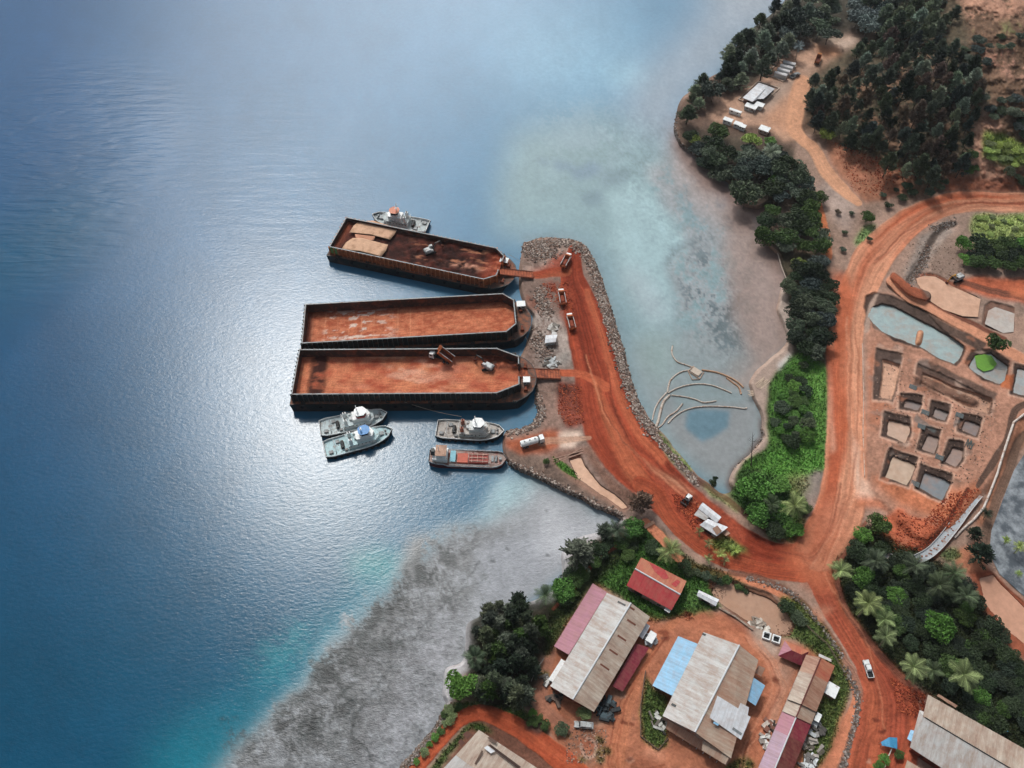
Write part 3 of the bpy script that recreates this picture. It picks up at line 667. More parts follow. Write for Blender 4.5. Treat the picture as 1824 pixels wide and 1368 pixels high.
# south-west: ring road, hedge bank, building yard
green([(800, 1255), (830, 1250), (900, 1250), (960, 1280), (975, 1310), (960, 1310), (900, 1280), (850, 1262), (800, 1290), (745, 1368), (700, 1440), (680, 1440), (740, 1340), (775, 1300)], '4A6230', 3, 4, .95)
paint(LAND, [(780, 1290), (740, 1345), (700, 1400), (690, 1390), (730, 1340), (772, 1286)], '6C6A66', 2, 4, .8, .4)
paint(LAND, [(850, 1270), (900, 1272), (990, 1330), (1050, 1368), (1050, 1480), (700, 1480), (740, 1440), (790, 1368)], '6A4436', 3, 3, .9, .3)
green([(838, 1290), (858, 1290), (880, 1310), (840, 1296), (800, 1345), (770, 1390), (755, 1390), (790, 1335)], '42602C', 2, 3, .95)
strip([(690, 1440, 14), (742, 1368, 14), (782, 1318, 14), (820, 1282, 14), (860, 1270, 15), (900, 1284, 17), (940, 1308, 18), (990, 1345, 20), (1040, 1390, 24), (1100, 1450, 30)], '9C4A30', col2='A9593C', streak=.15, seed=31, edge=2, z=2.8)
paint(LAND, [(932, 1282), (955, 1280), (970, 1298), (962, 1310), (940, 1302)], '4C3E38', 2, 2, .9)

# --- hill relief
for pl_, z_, b_ in [([(1470, 240), (1520, 140), (1600, 60), (1640, -330), (2300, -330), (2300, 330), (1850, 318), (1700, 322), (1600, 330)], 7, 26),
                    ([(1540, 180), (1620, 90), (1680, -330), (2300, -330), (2300, 260), (1740, 250), (1640, 270)], 7, 30),
                    ([(1640, 150), (1700, 60), (1740, -330), (2300, -330), (2300, 180), (1720, 190)], 7, 34),
                    ([(1730, 60), (1800, -330), (2300, -330), (2300, 110), (1800, 110)], 6, 34)]:
    hadd(pl_, z_, b_, 8)
rough_m = np.clip(blur((1 - np.clip(GREEN, 0, 1)), 2), 0, 1)
HT += (LM * (.10 * GR + .22 * MD)).astype(np.float32) * .8
hm, mm = pmask(HILL, 5, 10)
HT[hm] += mm * 1.6 * MD[hm]
paint(LAND, [(895, 775), (899, 770), (960, 757), (962, 770), (905, 784)], '8B7468', 2, 3, .8)
paint(LAND, [(1112, 922), (1035, 948), (995, 980), (998, 1026), (975, 1050), (930, 1070), (880, 1082), (826, 1102), (818, 1180), (788, 1186), (782, 1240), (800, 1262), (812, 1235), (822, 1200), (850, 1190), (850, 1124), (890, 1106), (940, 1094), (992, 1070), (1022, 1036), (1020, 994), (1044, 968), (1110, 944)], 'A8A6A8', 3, 4, .95, .15)
paint(LAND, [(836, 1104), (900, 1072), (960, 1068), (992, 1078), (965, 1180), (950, 1262), (860, 1258), (806, 1246), (832, 1190)], '2C2C22', 4, 5, .95, .3)  # shade of the casuarina stand, painted into the ground colour
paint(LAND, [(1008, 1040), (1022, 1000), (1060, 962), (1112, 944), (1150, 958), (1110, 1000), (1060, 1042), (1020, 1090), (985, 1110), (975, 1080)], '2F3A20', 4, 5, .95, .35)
strip([(1120, 962, 3), (1080, 985, 3), (1058, 1002, 3), (1020, 1050, 3), (985, 1085, 3)], '8A4A38', streak=.3, seed=33, edge=2, op=.8)
for k_ in range(70):
    rk = random.Random(700 + k_); cu, cv = rk.uniform(1545, 1780), rk.uniform(600, 900); ra = rk.uniform(3, 12)
    if not any(False for _ in ()): paint(LAND, [(cu + ra * rk.uniform(.5, 1.6) * math.cos(q_ - .4), cv + ra * rk.uniform(.3, .8) * math.sin(q_)) for q_ in np.arange(0, 6.2, .9)], rk.choice(['6E574B', 'B69C8C', '8C6654', 'A86C50', '7E7068']), 1.2, 4, .45, .2)
for k_ in range(26):            # crossing wheel tracks on roads and in the yards
    rk = random.Random(1200 + k_)
    zone = rk.choice([[(1060, 640), (1100, 760), (1190, 850), (1280, 930)], [(1470, 980), (1500, 1060), (1560, 1160), (1590, 1300)], [(1510, 560), (1512, 720), (1505, 880), (1450, 1000)], [(1180, 1130), (1110, 1240), (1090, 1368), (1180, 1360)],
                      [(1340, 1140), (1395, 1230), (1340, 1330), (1320, 1400)], [(1380, 980), (1440, 990), (1470, 940), (1500, 860)], [(1545, 460), (1610, 400), (1700, 364), (1824, 358)]])
    j_ = rk.uniform(-16, 16); q_ = [(u_ + j_ + rk.uniform(-7, 7), v_ + j_ * .4 + rk.uniform(-7, 7), rk.uniform(1.2, 2.6)) for u_, v_ in zone]
    strip(q_, rk.choice(['6E3020', '7E3C28', 'C08A6E', 'B87A5C', '5E2C20']), streak=.4, seed=60 + k_, edge=1.6, op=rk.uniform(.25, .5), warp=3)
for k_ in range(16):
    rk = random.Random(1500 + k_); cu, cv = rk.choice([(1120, 1290), (1105, 1230), (1180, 1130), (1330, 1130), (1380, 1220), (1340, 1310), (1120, 1350), (1560, 1290), (1540, 1340), (1020, 1310), (1000, 1250), (1210, 1105)])
    cu += rk.uniform(-14, 14); cv += rk.uniform(-14, 14); ra = rk.uniform(4, 11)
    paint(LAND, [(cu + ra * rk.uniform(.5, 1.4) * math.cos(q_), cv + ra * rk.uniform(.3, .9) * math.sin(q_)) for q_ in np.arange(0, 6.2, .8)], rk.choice(['5E2A1E', '6A3424', 'A8806C']), 1.5, 4, .75, .2)
for k_ in range(14):
    rk = random.Random(1700 + k_); cu, cv = rk.choice([(1010, 1320), (1060, 1350), (1030, 1340), (1330, 1355), (1205, 1345), (1250, 1100), (965, 1200), (1075, 1330)]); cu += rk.uniform(-16, 16); cv += rk.uniform(-12, 12); ra = rk.uniform(4, 12)
    green([(cu + ra * rk.uniform(.5, 1.4) * math.cos(q_), cv + ra * rk.uniform(.3, .9) * math.sin(q_)) for q_ in np.arange(0, 6.2, .8)], '55633A', 2, 5, .8)
# dark wet rim along every waterline
rim = np.clip(1 - np.abs(HT - .15) / .35, 0, 1)[..., None] * .55 * (LM[..., None] > .2)
LAND = LAND * (1 - rim) + np.array(S('3A322D'), np.float32) * rim


def zg(u, v):
    i = min(max(int(round((u - U0) / ST_PX)), 0), NW - 1)
    j = min(max(int(round((v - V0) / ST_PX)), 0), NH - 1)
    return float(HT[j, i])


def zg_np(u, v):
    i = np.clip(np.round((u - U0) / ST_PX).astype(int), 0, NW - 1)
    j = np.clip(np.round((v - V0) / ST_PX).astype(int), 0, NH - 1)
    return HT[j, i]


def ground_at(x, y, z=2.5):
    for _ in range(4):
        u, v = proj(x, y, z)
        z = zg(u, v)
    return z

# ------------------------------------------------------------------ mesh + object helpers
def tag(o, label=None, cat=None, group=None, kind=None):
    if label: o['label'] = label
    if cat: o['category'] = cat
    if group: o['group'] = group
    if kind: o['kind'] = kind
    return o


def mesh_np(name, V, F, mat, attrs=None, smooth_=True, parent=None):
    me = bpy.data.meshes.new(name)
    V = np.asarray(V, np.float32); F = np.asarray(F, np.int32)
    k = F.shape[1]
    me.vertices.add(len(V)); me.vertices.foreach_set('co', V.ravel())
    me.loops.add(F.size); me.loops.foreach_set('vertex_index', F.ravel())
    me.polygons.add(len(F)); me.polygons.foreach_set('loop_start', np.arange(0, F.size, k, dtype=np.int32))
    me.polygons.foreach_set('use_smooth', np.full(len(F), smooth_))
    for an, (typ, dom, data) in (attrs or {}).items():
        a = me.attributes.new(an, typ, dom)
        a.data.foreach_set('color' if 'COLOR' in typ else 'value', np.asarray(data, np.float32).ravel())
    me.update(calc_edges=True)
    me.materials.append(mat)
    o = bpy.data.objects.new(name, me)
    COL.objects.link(o)
    if parent: o.parent = parent
    return o


class MB:
    def __init__(s):
        s.v, s.f, s.uv = [], [], []
        s.M = Matrix()

    def add(s, vs, fs):
        b = len(s.v)
        s.v += [s.M @ Vector(p) for p in vs]
        s.f += [[i + b for i in f] for f in fs]
        return s

    def box(s, x0, x1, y0, y1, z0, z1, tx=0, ty=0):
        """tx, ty: how far the top is pulled in"""
        return s.add([(x0, y0, z0), (x1, y0, z0), (x1, y1, z0), (x0, y1, z0), (x0 + tx, y0 + ty, z1), (x1 - tx, y0 + ty, z1), (x1 - tx, y1 - ty, z1), (x0 + tx, y1 - ty, z1)],
                     [(3, 2, 1, 0), (4, 5, 6, 7), (0, 1, 5, 4), (1, 2, 6, 5), (2, 3, 7, 6), (3, 0, 4, 7)])

    def prism(s, poly, z0, z1, inset=0):
        n = len(poly)
        c = Vector((sum(p[0] for p in poly) / n, sum(p[1] for p in poly) / n))
        top = [Vector(p[:2]) for p in poly]
        if inset:
            top = [p + (c - p).normalized() * inset for p in top]
        vs = [(p[0], p[1], z0) for p in poly] + [(p[0], p[1], z1) for p in top]
        fs = [tuple(range(n))[::-1], tuple(range(n, 2 * n))] + [(i, (i + 1) % n, n + (i + 1) % n, n + i) for i in range(n)]
        return s.add(vs, fs)

    def slab(s, pts, th=.15):
        """pts: 3D polygon; thickened downwards"""
        n = len(pts)
        vs = [Vector(p) for p in pts] + [Vector(p) - Vector((0, 0, th)) for p in pts]
        return s.add(vs, [tuple(range(n)), tuple(range(n, 2 * n))[::-1]] + [(i, i + n, (i + 1) % n + n, (i + 1) % n) for i in range(n)])

    def tube(s, pts, r, n=6, cap=True):
        pts = [Vector(p) for p in pts]
        rs = r if isinstance(r, (list, tuple)) else [r] * len(pts)
        b = []
        for i, p in enumerate(pts):
            d = (pts[min(i + 1, len(pts) - 1)] - pts[max(i - 1, 0)]).normalized()
            a = d.cross(Vector((0, 0, 1)))
            if a.length < .05: a = d.cross(Vector((1, 0, 0)))
            a.normalize(); c = a.cross(d)
            b += [p + (a * math.cos(2 * math.pi * k / n) + c * math.sin(2 * math.pi * k / n)) * rs[i] for k in range(n)]
        fs = [(i * n + k, i * n + (k + 1) % n, (i + 1) * n + (k + 1) % n, (i + 1) * n + k) for i in range(len(pts) - 1) for k in range(n)]
        if cap: fs += [tuple(range(n)), tuple(range((len(pts) - 1) * n, len(pts) * n))[::-1]]
        return s.add(b, fs)

    def cyl(s, c, r, h, axis='z', n=12, r2=None):
        c = Vector(c); d = {'x': Vector((1, 0, 0)), 'y': Vector((0, 1, 0)), 'z': Vector((0, 0, 1))}[axis]
        return s.tube([c - d * h / 2, c + d * h / 2], [r, r2 or r], n)

    def build(s, name, mat, parent=None, smooth_=False, uv=None):
        me = bpy.data.meshes.new(name)
        me.from_pydata([tuple(p) for p in s.v], [], s.f)
        if smooth_:
            for p in me.polygons: p.use_smooth = True
        if uv is not None:
            l = me.uv_layers.new(name='UVMap')
            O, ex, ey = uv
            for p in me.polygons:
                for li in p.loop_indices:
                    q = me.vertices[me.loops[li].vertex_index].co - O
                    l.data[li].uv = (q.dot(ex), q.dot(ey))
        me.materials.append(mat)
        o = bpy.data.objects.new(name, me)
        COL.objects.link(o)
        if parent: o.parent = parent
        return o


def empty(name, loc=(0, 0, 0), rz=0, label=None, cat=None, group=None):
    o = bpy.data.objects.new(name, None)
    o.location = loc; o.rotation_euler.z = rz
    o.empty_display_size = .5
    COL.objects.link(o)
    return tag(o, label, cat, group)


KIDS = {}
def copy_tree(o, parent=None):
    c = o.copy(); COL.objects.link(c)
    if parent: c.parent = parent
    for ch in o.children:
        copy_tree(ch, c)
    return c


# ------------------------------------------------------------------ materials
def new_mat(name):
    m = bpy.data.materials.new(name); m.use_nodes = True
    t = m.node_tree; b = t.nodes['Principled BSDF']
    return m, t, b


def nz(t, scale, detail=4, rough=.6, vec=None, stretch=None):
    n = t.nodes.new('ShaderNodeTexNoise')
    n.inputs['Scale'].default_value = scale; n.inputs['Detail'].default_value = detail; n.inputs['Roughness'].default_value = rough
    if stretch or vec:
        mp = t.nodes.new('ShaderNodeMapping')
        if stretch: mp.inputs['Scale'].default_value = stretch
        if vec is None:
            tc_ = t.nodes.new('ShaderNodeTexCoord'); vec = tc_.outputs['Object']
        t.links.new(vec, mp.inputs[0]); t.links.new(mp.outputs[0], n.inputs['Vector'])
    else:
        tc_ = t.nodes.new('ShaderNodeTexCoord'); t.links.new(tc_.outputs['Object'], n.inputs['Vector'])
    return n.outputs['Fac']


def mr(t, v, a, b, c, d):
    n = t.nodes.new('ShaderNodeMapRange')
    for i, x in enumerate((a, b, c, d)): n.inputs[i + 1].default_value = x
    t.links.new(v, n.inputs[0]); return n.outputs[0]


def mul(t, col, fac):
    n = t.nodes.new('ShaderNodeVectorMath'); n.operation = 'SCALE'
    if hasattr(col, 'links'): t.links.new(col, n.inputs[0])
    else: n.inputs[0].default_value = col[:3]
    t.links.new(fac, n.inputs['Scale']); return n.outputs[0]


def mixc(t, fac, a, b):
    n = t.nodes.new('ShaderNodeMix'); n.data_type = 'RGBA'
    for x, i in ((fac, 0), (a, 6), (b, 7)):
        if hasattr(x, 'links'): t.links.new(x, n.inputs[i])
        else: n.inputs[i].default_value = x if i == 0 else (*x[:3], 1)
    return n.outputs[2]


def bump(t, b, h, strength, dist):
    n = t.nodes.new('ShaderNodeBump'); n.inputs['Strength'].default_value = strength; n.inputs['Distance'].default_value = dist
    t.links.new(h, n.inputs['Height']); t.links.new(n.outputs[0], b.inputs['Normal']); return n


MATS = {}
def paintm(col, rough=.55, var=.25, scale=.8, dirt=None, dirt_amt=.5, metal=0, spec=.35):
    key = (col, rough, var, scale, dirt, dirt_amt)
    if key in MATS: return MATS[key]
    m, t, b = new_mat('surface_' + col)
    f = mr(t, nz(t, scale, 5, .65), .3, .7, 1 - var, 1 + var * .6)
    c = mul(t, S(col), f)
    if dirt:
        f2 = mr(t, nz(t, scale * .6, 6, .7), .62 - dirt_amt * .3, .72 - dirt_amt * .2, 0, .9)
        c = mixc(t, f2, c, S(dirt))
    t.links.new(c, b.inputs['Base Color'])
    b.inputs['Roughness'].default_value = rough
    b.inputs['Specular IOR Level'].default_value = spec
    b.inputs['Metallic'].default_value = metal
    MATS[key] = m
    return m


def roofm(col, stain='7A4A36', amt=.4, line=.10, period=1.05, rough=.6):
    key = ('roof', col, stain, amt, line, period)
    if key in MATS: return MATS[key]
    m, t, b = new_mat('sheet_roof_' + col)
    tc_ = t.nodes.new('ShaderNodeTexCoord')
    uvv = tc_.outputs['UV']
    wv = t.nodes.new('ShaderNodeTexWave'); wv.wave_type = 'BANDS'; wv.bands_direction = 'X'
    mp = t.nodes.new('ShaderNodeMapping'); mp.inputs['Scale'].default_value = (1 / period * .314 * 1.0, 1, 1)
    t.links.new(uvv, mp.inputs[0]); t.links.new(mp.outputs[0], wv.inputs['Vector'])
    wv.inputs['Scale'].default_value = 1.0; wv.inputs['Distortion'].default_value = 0
    wl_ = mr(t, wv.outputs['Fac'], .75, 1.0, 1.0, 1 - line)
    br = t.nodes.new('ShaderNodeTexBrick')          # single sheets: each one weathered a little differently
    br.inputs['Scale'].default_value = 1.0; br.inputs['Brick Width'].default_value = 1.9; br.inputs['Row Height'].default_value = 4.2
    br.inputs['Mortar Size'].default_value = .035; br.inputs['Mortar Smooth'].default_value = .3; br.offset = .0
    br.inputs['Color1'].default_value = (1.04, 1.04, 1.04, 1); br.inputs['Color2'].default_value = (.94, .94, .94, 1); br.inputs['Mortar'].default_value = (.8, .77, .75, 1)
    t.links.new(uvv, br.inputs['Vector'])
    mul2 = t.nodes.new('ShaderNodeMix'); mul2.data_type = 'RGBA'; mul2.blend_type = 'MULTIPLY'; mul2.inputs[0].default_value = .8
    mul2.inputs[6].default_value = (*S(col), 1); t.links.new(br.outputs['Color'], mul2.inputs[7])
    f = mr(t, nz(t, 1.0, 6, .7, uvv, (.9, .12, 1)), .3, .75, 1.14, .72)
    dust = mr(t, nz(t, .35, 7, .75, uvv, (1, 1, 1)), .42, .72, 0, .45)
    c = mul(t, mul2.outputs[2], f)
    c = mul(t, c, wl_)
    sf = mr(t, nz(t, 1.0, 6, .75, uvv, (.35, .10, 1)), .66 - amt * .34, .86 - amt * .3, 0, .85)
    c = mixc(t, sf, c, S(stain))
    c = mixc(t, dust, c, S('94705C'))
    t.links.new(c, b.inputs['Base Color'])
    b.inputs['Roughness'].default_value = rough; b.inputs['Specular IOR Level'].default_value = .3
    bump(t, b, wv.outputs['Fac'], .35, .05)
    MATS[key] = m
    return m


# ground: colour of soil, road dirt, grass from the map; grain and relief from noise
G, t, b = new_mat('ground_soil')
at = t.nodes.new('ShaderNodeAttribute'); at.attribute_name = 'soil'
f1 = mr(t, nz(t, .55, 10, .86), .30, .70, .66, 1.34)
f2 = mr(t, nz(t, .12, 4, .6), .3, .7, .88, 1.10)
t.links.new(mul(t, mul(t, at.outputs['Color'], f1), f2), b.inputs['Base Color'])
b.inputs['Roughness'].default_value = .95; b.inputs['Specular IOR Level'].default_value = .15
bump(t, b, nz(t, .9, 8, .8), .6, .35)

# sea: colour scattered back by the water body under a wave-roughened mirror surface (Gaussian slopes)
W, t, b = new_mat('sea_water')
t.nodes.remove(b)
at = t.nodes.new('ShaderNodeAttribute'); at.attribute_name = 'water_colour'
ar = t.nodes.new('ShaderNodeAttribute'); ar.attribute_name = 'ripple'
sp = t.nodes.new('ShaderNodeSeparateColor'); t.links.new(ar.outputs['Color'], sp.inputs[0])
df = t.nodes.new('ShaderNodeBsdfDiffuse'); gl = t.nodes.new('ShaderNodeBsdfGlossy'); gl.distribution = 'BECKMANN'
fr = t.nodes.new('ShaderNodeFresnel'); fr.inputs['IOR'].default_value = 1.37
mx = t.nodes.new('ShaderNodeMixShader'); t.links.new(fr.outputs[0], mx.inputs[0]); t.links.new(df.outputs[0], mx.inputs[1]); t.links.new(gl.outputs[0], mx.inputs[2])
t.links.new(mx.outputs[0], t.nodes['Material Output'].inputs['Surface'])
t.links.new(mul(t, at.outputs['Color'], mr(t, nz(t, .5, 5, .7), .3, .7, .93, 1.07)), df.inputs['Color'])
t.links.new(sp.outputs[0], gl.inputs['Roughness'])
def wnoise(scale, det, rough, rot, stretch, dist=0):
    mp = t.nodes.new('ShaderNodeMapping'); tcx = t.nodes.new('ShaderNodeTexCoord')
    mp.inputs['Rotation'].default_value = (0, 0, R(rot)); mp.inputs['Scale'].default_value = (stretch, 1, 1)
    t.links.new(tcx.outputs['Object'], mp.inputs[0])
    n_ = t.nodes.new('ShaderNodeTexNoise'); n_.inputs['Scale'].default_value = scale; n_.inputs['Detail'].default_value = det; n_.inputs['Roughness'].default_value = rough; n_.inputs['Distortion'].default_value = dist
    t.links.new(mp.outputs[0], n_.inputs['Vector']); return n_.outputs['Fac']
def mmath(op, x, y, z=None):
    n_ = t.nodes.new('ShaderNodeMath'); n_.operation = op
    for i_, q_ in enumerate((x, y, z)):
        if q_ is None: continue
        if hasattr(q_, 'links'): t.links.new(q_, n_.inputs[i_])
        else: n_.inputs[i_].default_value = q_
    return n_.outputs[0]
swell = mmath('MULTIPLY', wnoise(.26, 2, .5, 6, .22, .3), mmath('MULTIPLY', sp.outputs[1], 1.0))
calm = mmath('POWER', mmath('DIVIDE', sp.outputs[0], .20), 2.2)
chop = mmath('MULTIPLY', calm, mmath('MULTIPLY', wnoise(.95, 4, .7, -48, .5), .115))
fine = mmath('MULTIPLY', calm, mmath('MULTIPLY', wnoise(3.6, 1, .6, 25, .6), .035))
bp = t.nodes.new('ShaderNodeBump'); bp.inputs['Strength'].default_value = 1.0; bp.inputs['Distance'].default_value = .62
t.links.new(mmath('ADD', mmath('ADD', swell, chop), fine), bp.inputs['Height'])
for q_ in (gl, df, fr): t.links.new(bp.outputs[0], q_.inputs['Normal'])

# small muddy ponds: colour per pond
def pondm(col):
    m, t, b = new_mat('pond_water')
    t.links.new(mixc(t, mr(t, nz(t, .22, 5, .65), .45, .75, 0, .55), mul(t, S(col), mr(t, nz(t, .5, 6, .7), .3, .7, .86, 1.12)), S('A27A62')), b.inputs['Base Color'])
    b.inputs['Roughness'].default_value = .15; b.inputs['IOR'].default_value = 1.33
    return m


# ------------------------------------------------------------------ terrain, sea and ponds as real surfaces
def grid_mesh(name, keep_v, Z, mat, attrs, step=1):
    j = np.arange(0, NH, step); i = np.arange(0, NW, step)
    kv = keep_v[np.ix_(j, i)]
    h, w_ = kv.shape
    kf = kv[:-1, :-1] & kv[1:, :-1] & kv[:-1, 1:] & kv[1:, 1:]
    used = np.zeros((h, w_), bool)
    used[:-1, :-1] |= kf; used[1:, :-1] |= kf; used[:-1, 1:] |= kf; used[1:, 1:] |= kf
    idx = np.full((h, w_), -1, np.int64); idx[used] = np.arange(used.sum())
    zz = Z[np.ix_(j, i)][used] if isinstance(Z, np.ndarray) else np.full(used.sum(), Z, np.float32)
    Vt = Pn(UU[np.ix_(j, i)][used], VV[np.ix_(j, i)][used], zz)
    jj, ii = np.nonzero(kf)
    F = np.stack([idx[jj, ii], idx[jj + 1, ii], idx[jj + 1, ii + 1], idx[jj, ii + 1]], -1)
    A = {}
    for k, arr in attrs.items():
        a = arr[np.ix_(j, i)][used]
        A[k] = ('FLOAT_COLOR', 'POINT', np.concatenate([np.clip(a, 0, 1), np.ones((len(a), 1), np.float32)], 1))
    return mesh_np(name, Vt, F, mat, A)


terrain = grid_mesh('ground', blur(LM, 8) > .02, HT, G, {'soil': LAND})
tag(terrain, kind='structure')
ripple = np.stack([SROUGH, WAVE, WAVE * 0], -1)
sea = grid_mesh('sea', blur(LM, 6) < .97, 0.0, W, {'water_colour': SEA, 'ripple': ripple}, 2)
tag(sea, kind='structure')
mb = MB(); mb.add([(-6000, -3000, -.3), (6000, -3000, -.3), (6000, 8000, -.3), (-6000, 8000, -.3)], [(0, 1, 2, 3)])
tag(mb.build('open_sea', paintm('1E567A', .3, .06, .02)), kind='structure')
PI_ = 0
for nm_, pl_, z_, c_, lb_ in PONDS:
    pts = [P(p[0], p[1], z_) for p in pl_]
    c0 = sum(pts, Vector()) / len(pts)
    pts = [c0 + (p - c0) * (1 + 1.0 / max(1, (p - c0).length)) for p in pts]
    m_ = MB(); m_.add(pts, [tuple(range(len(pts)))[::-1]])
    o = m_.build(nm_ + '_water', pondm(c_))
    tag(o, kind='structure')
# the grey mudflat water in the east
m_ = MB(); m_.add([P(u, v, 2.9) for u, v in MUD], [tuple(range(len(MUD)))[::-1]])
mw, t, b = new_mat('mudflat_water')
fm = mr(t, nz(t, .16, 8, .72), .42, .60, 0, 1)
t.links.new(mixc(t, fm, S('4A5056'), S('8C9296')), b.inputs['Base Color']); b.inputs['Roughness'].default_value = .3
tag(m_.build('mudflat_water', mw), kind='structure')

# ------------------------------------------------------------------ placement helpers
def mid(a, b): return ((a[0] + b[0]) / 2, (a[1] + b[1]) / 2)


def frame_px(p, q, z):
    """world origin at pixel p, heading towards pixel q, both at height z"""
    A, B = P(p[0], p[1], z), P(q[0], q[1], z)
    d = B - A
    return A, math.atan2(d.y, d.x), d.length


WHITE = paintm('D8DBDA', .45, .12, 1.2, '8A6A58', .2)
OFFW = paintm('AEB2B2', .5, .2, 1.0, '6A5244', .45)
DARKG = paintm('22282A', .5, .3, 1.0, '5A3A2C', .3)
BLACKM = paintm('121518', .55, .3, 1.0)
RUST = paintm('7A3E28', .8, .35, .9, '3A241C', .45)
ORANGE = paintm('B06038', .8, .3, .9, '5A3020', .4)
GLASS = paintm('18222A', .12, .1, 1, spec=.6)
TYRE = paintm('17171A', .85, .2, 2)
GREYM = paintm('7C8284', .5, .25, 1.0, '5A4438', .4)
YELL = paintm('C08A2A', .5, .2, 1.2, '6A4A30', .4)


# ------------------------------------------------------------------ barges
def barge(pxs, ztop, zdeck, label, wallm, ribm, house, zcargo, cargo_label, cargo_col, cargo_bump, chamfer=.10, rampw=0, greenend=False, seed=0):
    """pxs: coaming top corners stern-port, stern-starboard, bow-port, bow-starboard in photo pixels"""
    a, b_, c, d = [P(p[0], p[1], ztop) for p in pxs]
    A, B = (a + b_) / 2, (c + d) / 2
    ax = (B - A); Ln = ax.length; rz = math.atan2(ax.y, ax.x)
    Wd = ((a - b_).length + (c - d).length) / 2
    hw = Wd / 2
    root = empty('cargo_barge', (A.x, A.y, 0), rz, label, 'barge', 'ore barges moored at the loading jetty')
    bx = 1.6                                # deck walkway outside the coaming
    bow = [(Ln - 6, hw + bx), (Ln - 1, hw + bx - .7), (Ln + 2.8, hw * .86), (Ln + 5.2, hw * .62), (Ln + 6.5, hw * .32), (Ln + 6.9, 0)]
    outl = [(-1.6, -hw - bx)] + [(x, -y) for x, y in bow] + [(x, y) for x, y in bow[::-1][1:]] + [(-1.6, hw + bx)]
    h = MB()
    n = len(outl)
    lo = [(min(x, Ln + 2) if x > Ln else x + .6, y * .97, -1.6) for x, y in outl]
    h.add(lo + [(x, y, zdeck) for x, y in outl], [tuple(range(n))[::-1], tuple(range(n, 2 * n))] + [(i, (i + 1) % n, n + (i + 1) % n, n + i) for i in range(n)])
    hull = h.build('hull', paintm('14181A', .5, .3, .4, '3E2A22', .35), root)
    dk = MB(); dk.prism([(x - .25 if x > 0 else x + .25, y * .975) for x, y in outl], zdeck + .004, zdeck + .03)
    dk.build('deck', paintm('54423A', .85, .35, .5, '8A5238', .6), root)
    fn = MB()
    for sgn in (-1, 1):
        for k in range(int(Ln / 7)):
            x = 3 + k * 7
            if x > Ln - 7: continue
            fn = MB(); fn.cyl((x, sgn * (hw + bx + .2), zdeck - 1.2), .65, .4, 'y', 10); fn.build('tyre_fender', TYRE, hull)
    ch = Ln * chamfer
    # coaming walls
    path = [(0, -hw), (Ln - ch, -hw), (Ln, -hw * .62), (Ln, -rampw / 2 if rampw else -.01)]
    path2 = [(Ln, rampw / 2 if rampw else .01), (Ln, hw * .62), (Ln - ch, hw), (0, hw), (0, -hw)]
    cm = MB(); rb = MB(); rm = MB(); li = MB()
    for pth in (path, path2):
        for (x0, y0), (x1, y1) in zip(pth[:-1], pth[1:]):
            l = math.hypot(x1 - x0, y1 - y0)
            if l < .3: continue
            nx, ny = (y1 - y0) / l * .09, -(x1 - x0) / l * .09
            cm.prism([(x0 - nx, y0 - ny), (x0 + nx, y0 + ny), (x1 + nx, y1 + ny), (x1 - nx, y1 - ny)], zdeck, ztop - .12)
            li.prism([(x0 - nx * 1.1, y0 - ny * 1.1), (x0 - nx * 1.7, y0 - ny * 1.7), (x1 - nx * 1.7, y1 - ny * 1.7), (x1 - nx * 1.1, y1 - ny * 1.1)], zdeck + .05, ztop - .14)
            rm.prism([(x0 - nx * 2.6, y0 - ny * 2.6), (x0 + nx * 2.6, y0 + ny * 2.6), (x1 + nx * 2.6, y1 + ny * 2.6), (x1 - nx * 2.6, y1 - ny * 2.6)], ztop - .12, ztop)
            k = max(1, int(l / 1.9))
            for i in range(k + 1):
                t_ = i / k
                px_, py_ = x0 + (x1 - x0) * t_ + nx * 4, y0 + (y1 - y0) * t_ + ny * 4
                tx_, ty_ = (x1 - x0) / l * .09, (y1 - y0) / l * .09
                rb.prism([(px_ - tx_ - nx * 3, py_ - ty_ - ny * 3), (px_ - tx_ + nx * 4, py_ - ty_ + ny * 4), (px_ + tx_ + nx * 4, py_ + ty_ + ny * 4), (px_ + tx_ - nx * 3, py_ + ty_ - ny * 3)], zdeck, ztop - .15)
    co = cm.build('coaming', wallm, root)
    rb.build('stiffener_ribs', ribm, co)
    rm.build('coaming_rim', GREYM, co)
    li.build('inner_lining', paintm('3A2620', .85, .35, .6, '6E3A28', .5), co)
    if greenend:
        g = MB(); g.box(-.25, 3.2, -hw - .16, -hw - .1, zdeck + .4, ztop - .2)
        g.build('green_panel', paintm('6C8A4A', .7, .2, 1), root)
    # bollards and deckhouse
    for x in np.linspace(3, Ln - 2, 6):
        for s_ in (-1, 1):
            bo = MB(); bo.cyl((x, s_ * (hw + .9), zdeck + .45), .22, .9); bo.cyl((x + .8, s_ * (hw + .9), zdeck + .45), .22, .9); bo.box(x - .4, x + 1.2, s_ * (hw + .9) - .3, s_ * (hw + .9) + .3, zdeck + .04, zdeck + .12)
            bo.build('bollard', DARKG, root)
    if house:
        hx, hy, hs, hc = house
        m_ = MB(); m_.box(hx - 1.4 * hs, hx + 1.4 * hs, hy - 1.7 * hs, hy + 1.7 * hs, zdeck, zdeck + 2.4, .02, .02)
        ho = m_.build('deckhouse', hc, root)
        m_ = MB(); m_.box(hx - 1.7 * hs, hx + 1.7 * hs, hy - 2.0 * hs, hy + 2.0 * hs, zdeck + 2.4, zdeck + 2.6)
        m_.build('roof', WHITE, ho)
        m_ = MB(); m_.box(hx - 1.42 * hs, hx - 1.4 * hs, hy - 1.0, hy + .4, zdeck + 1.1, zdeck + 1.9); m_.build('window', GLASS, ho)
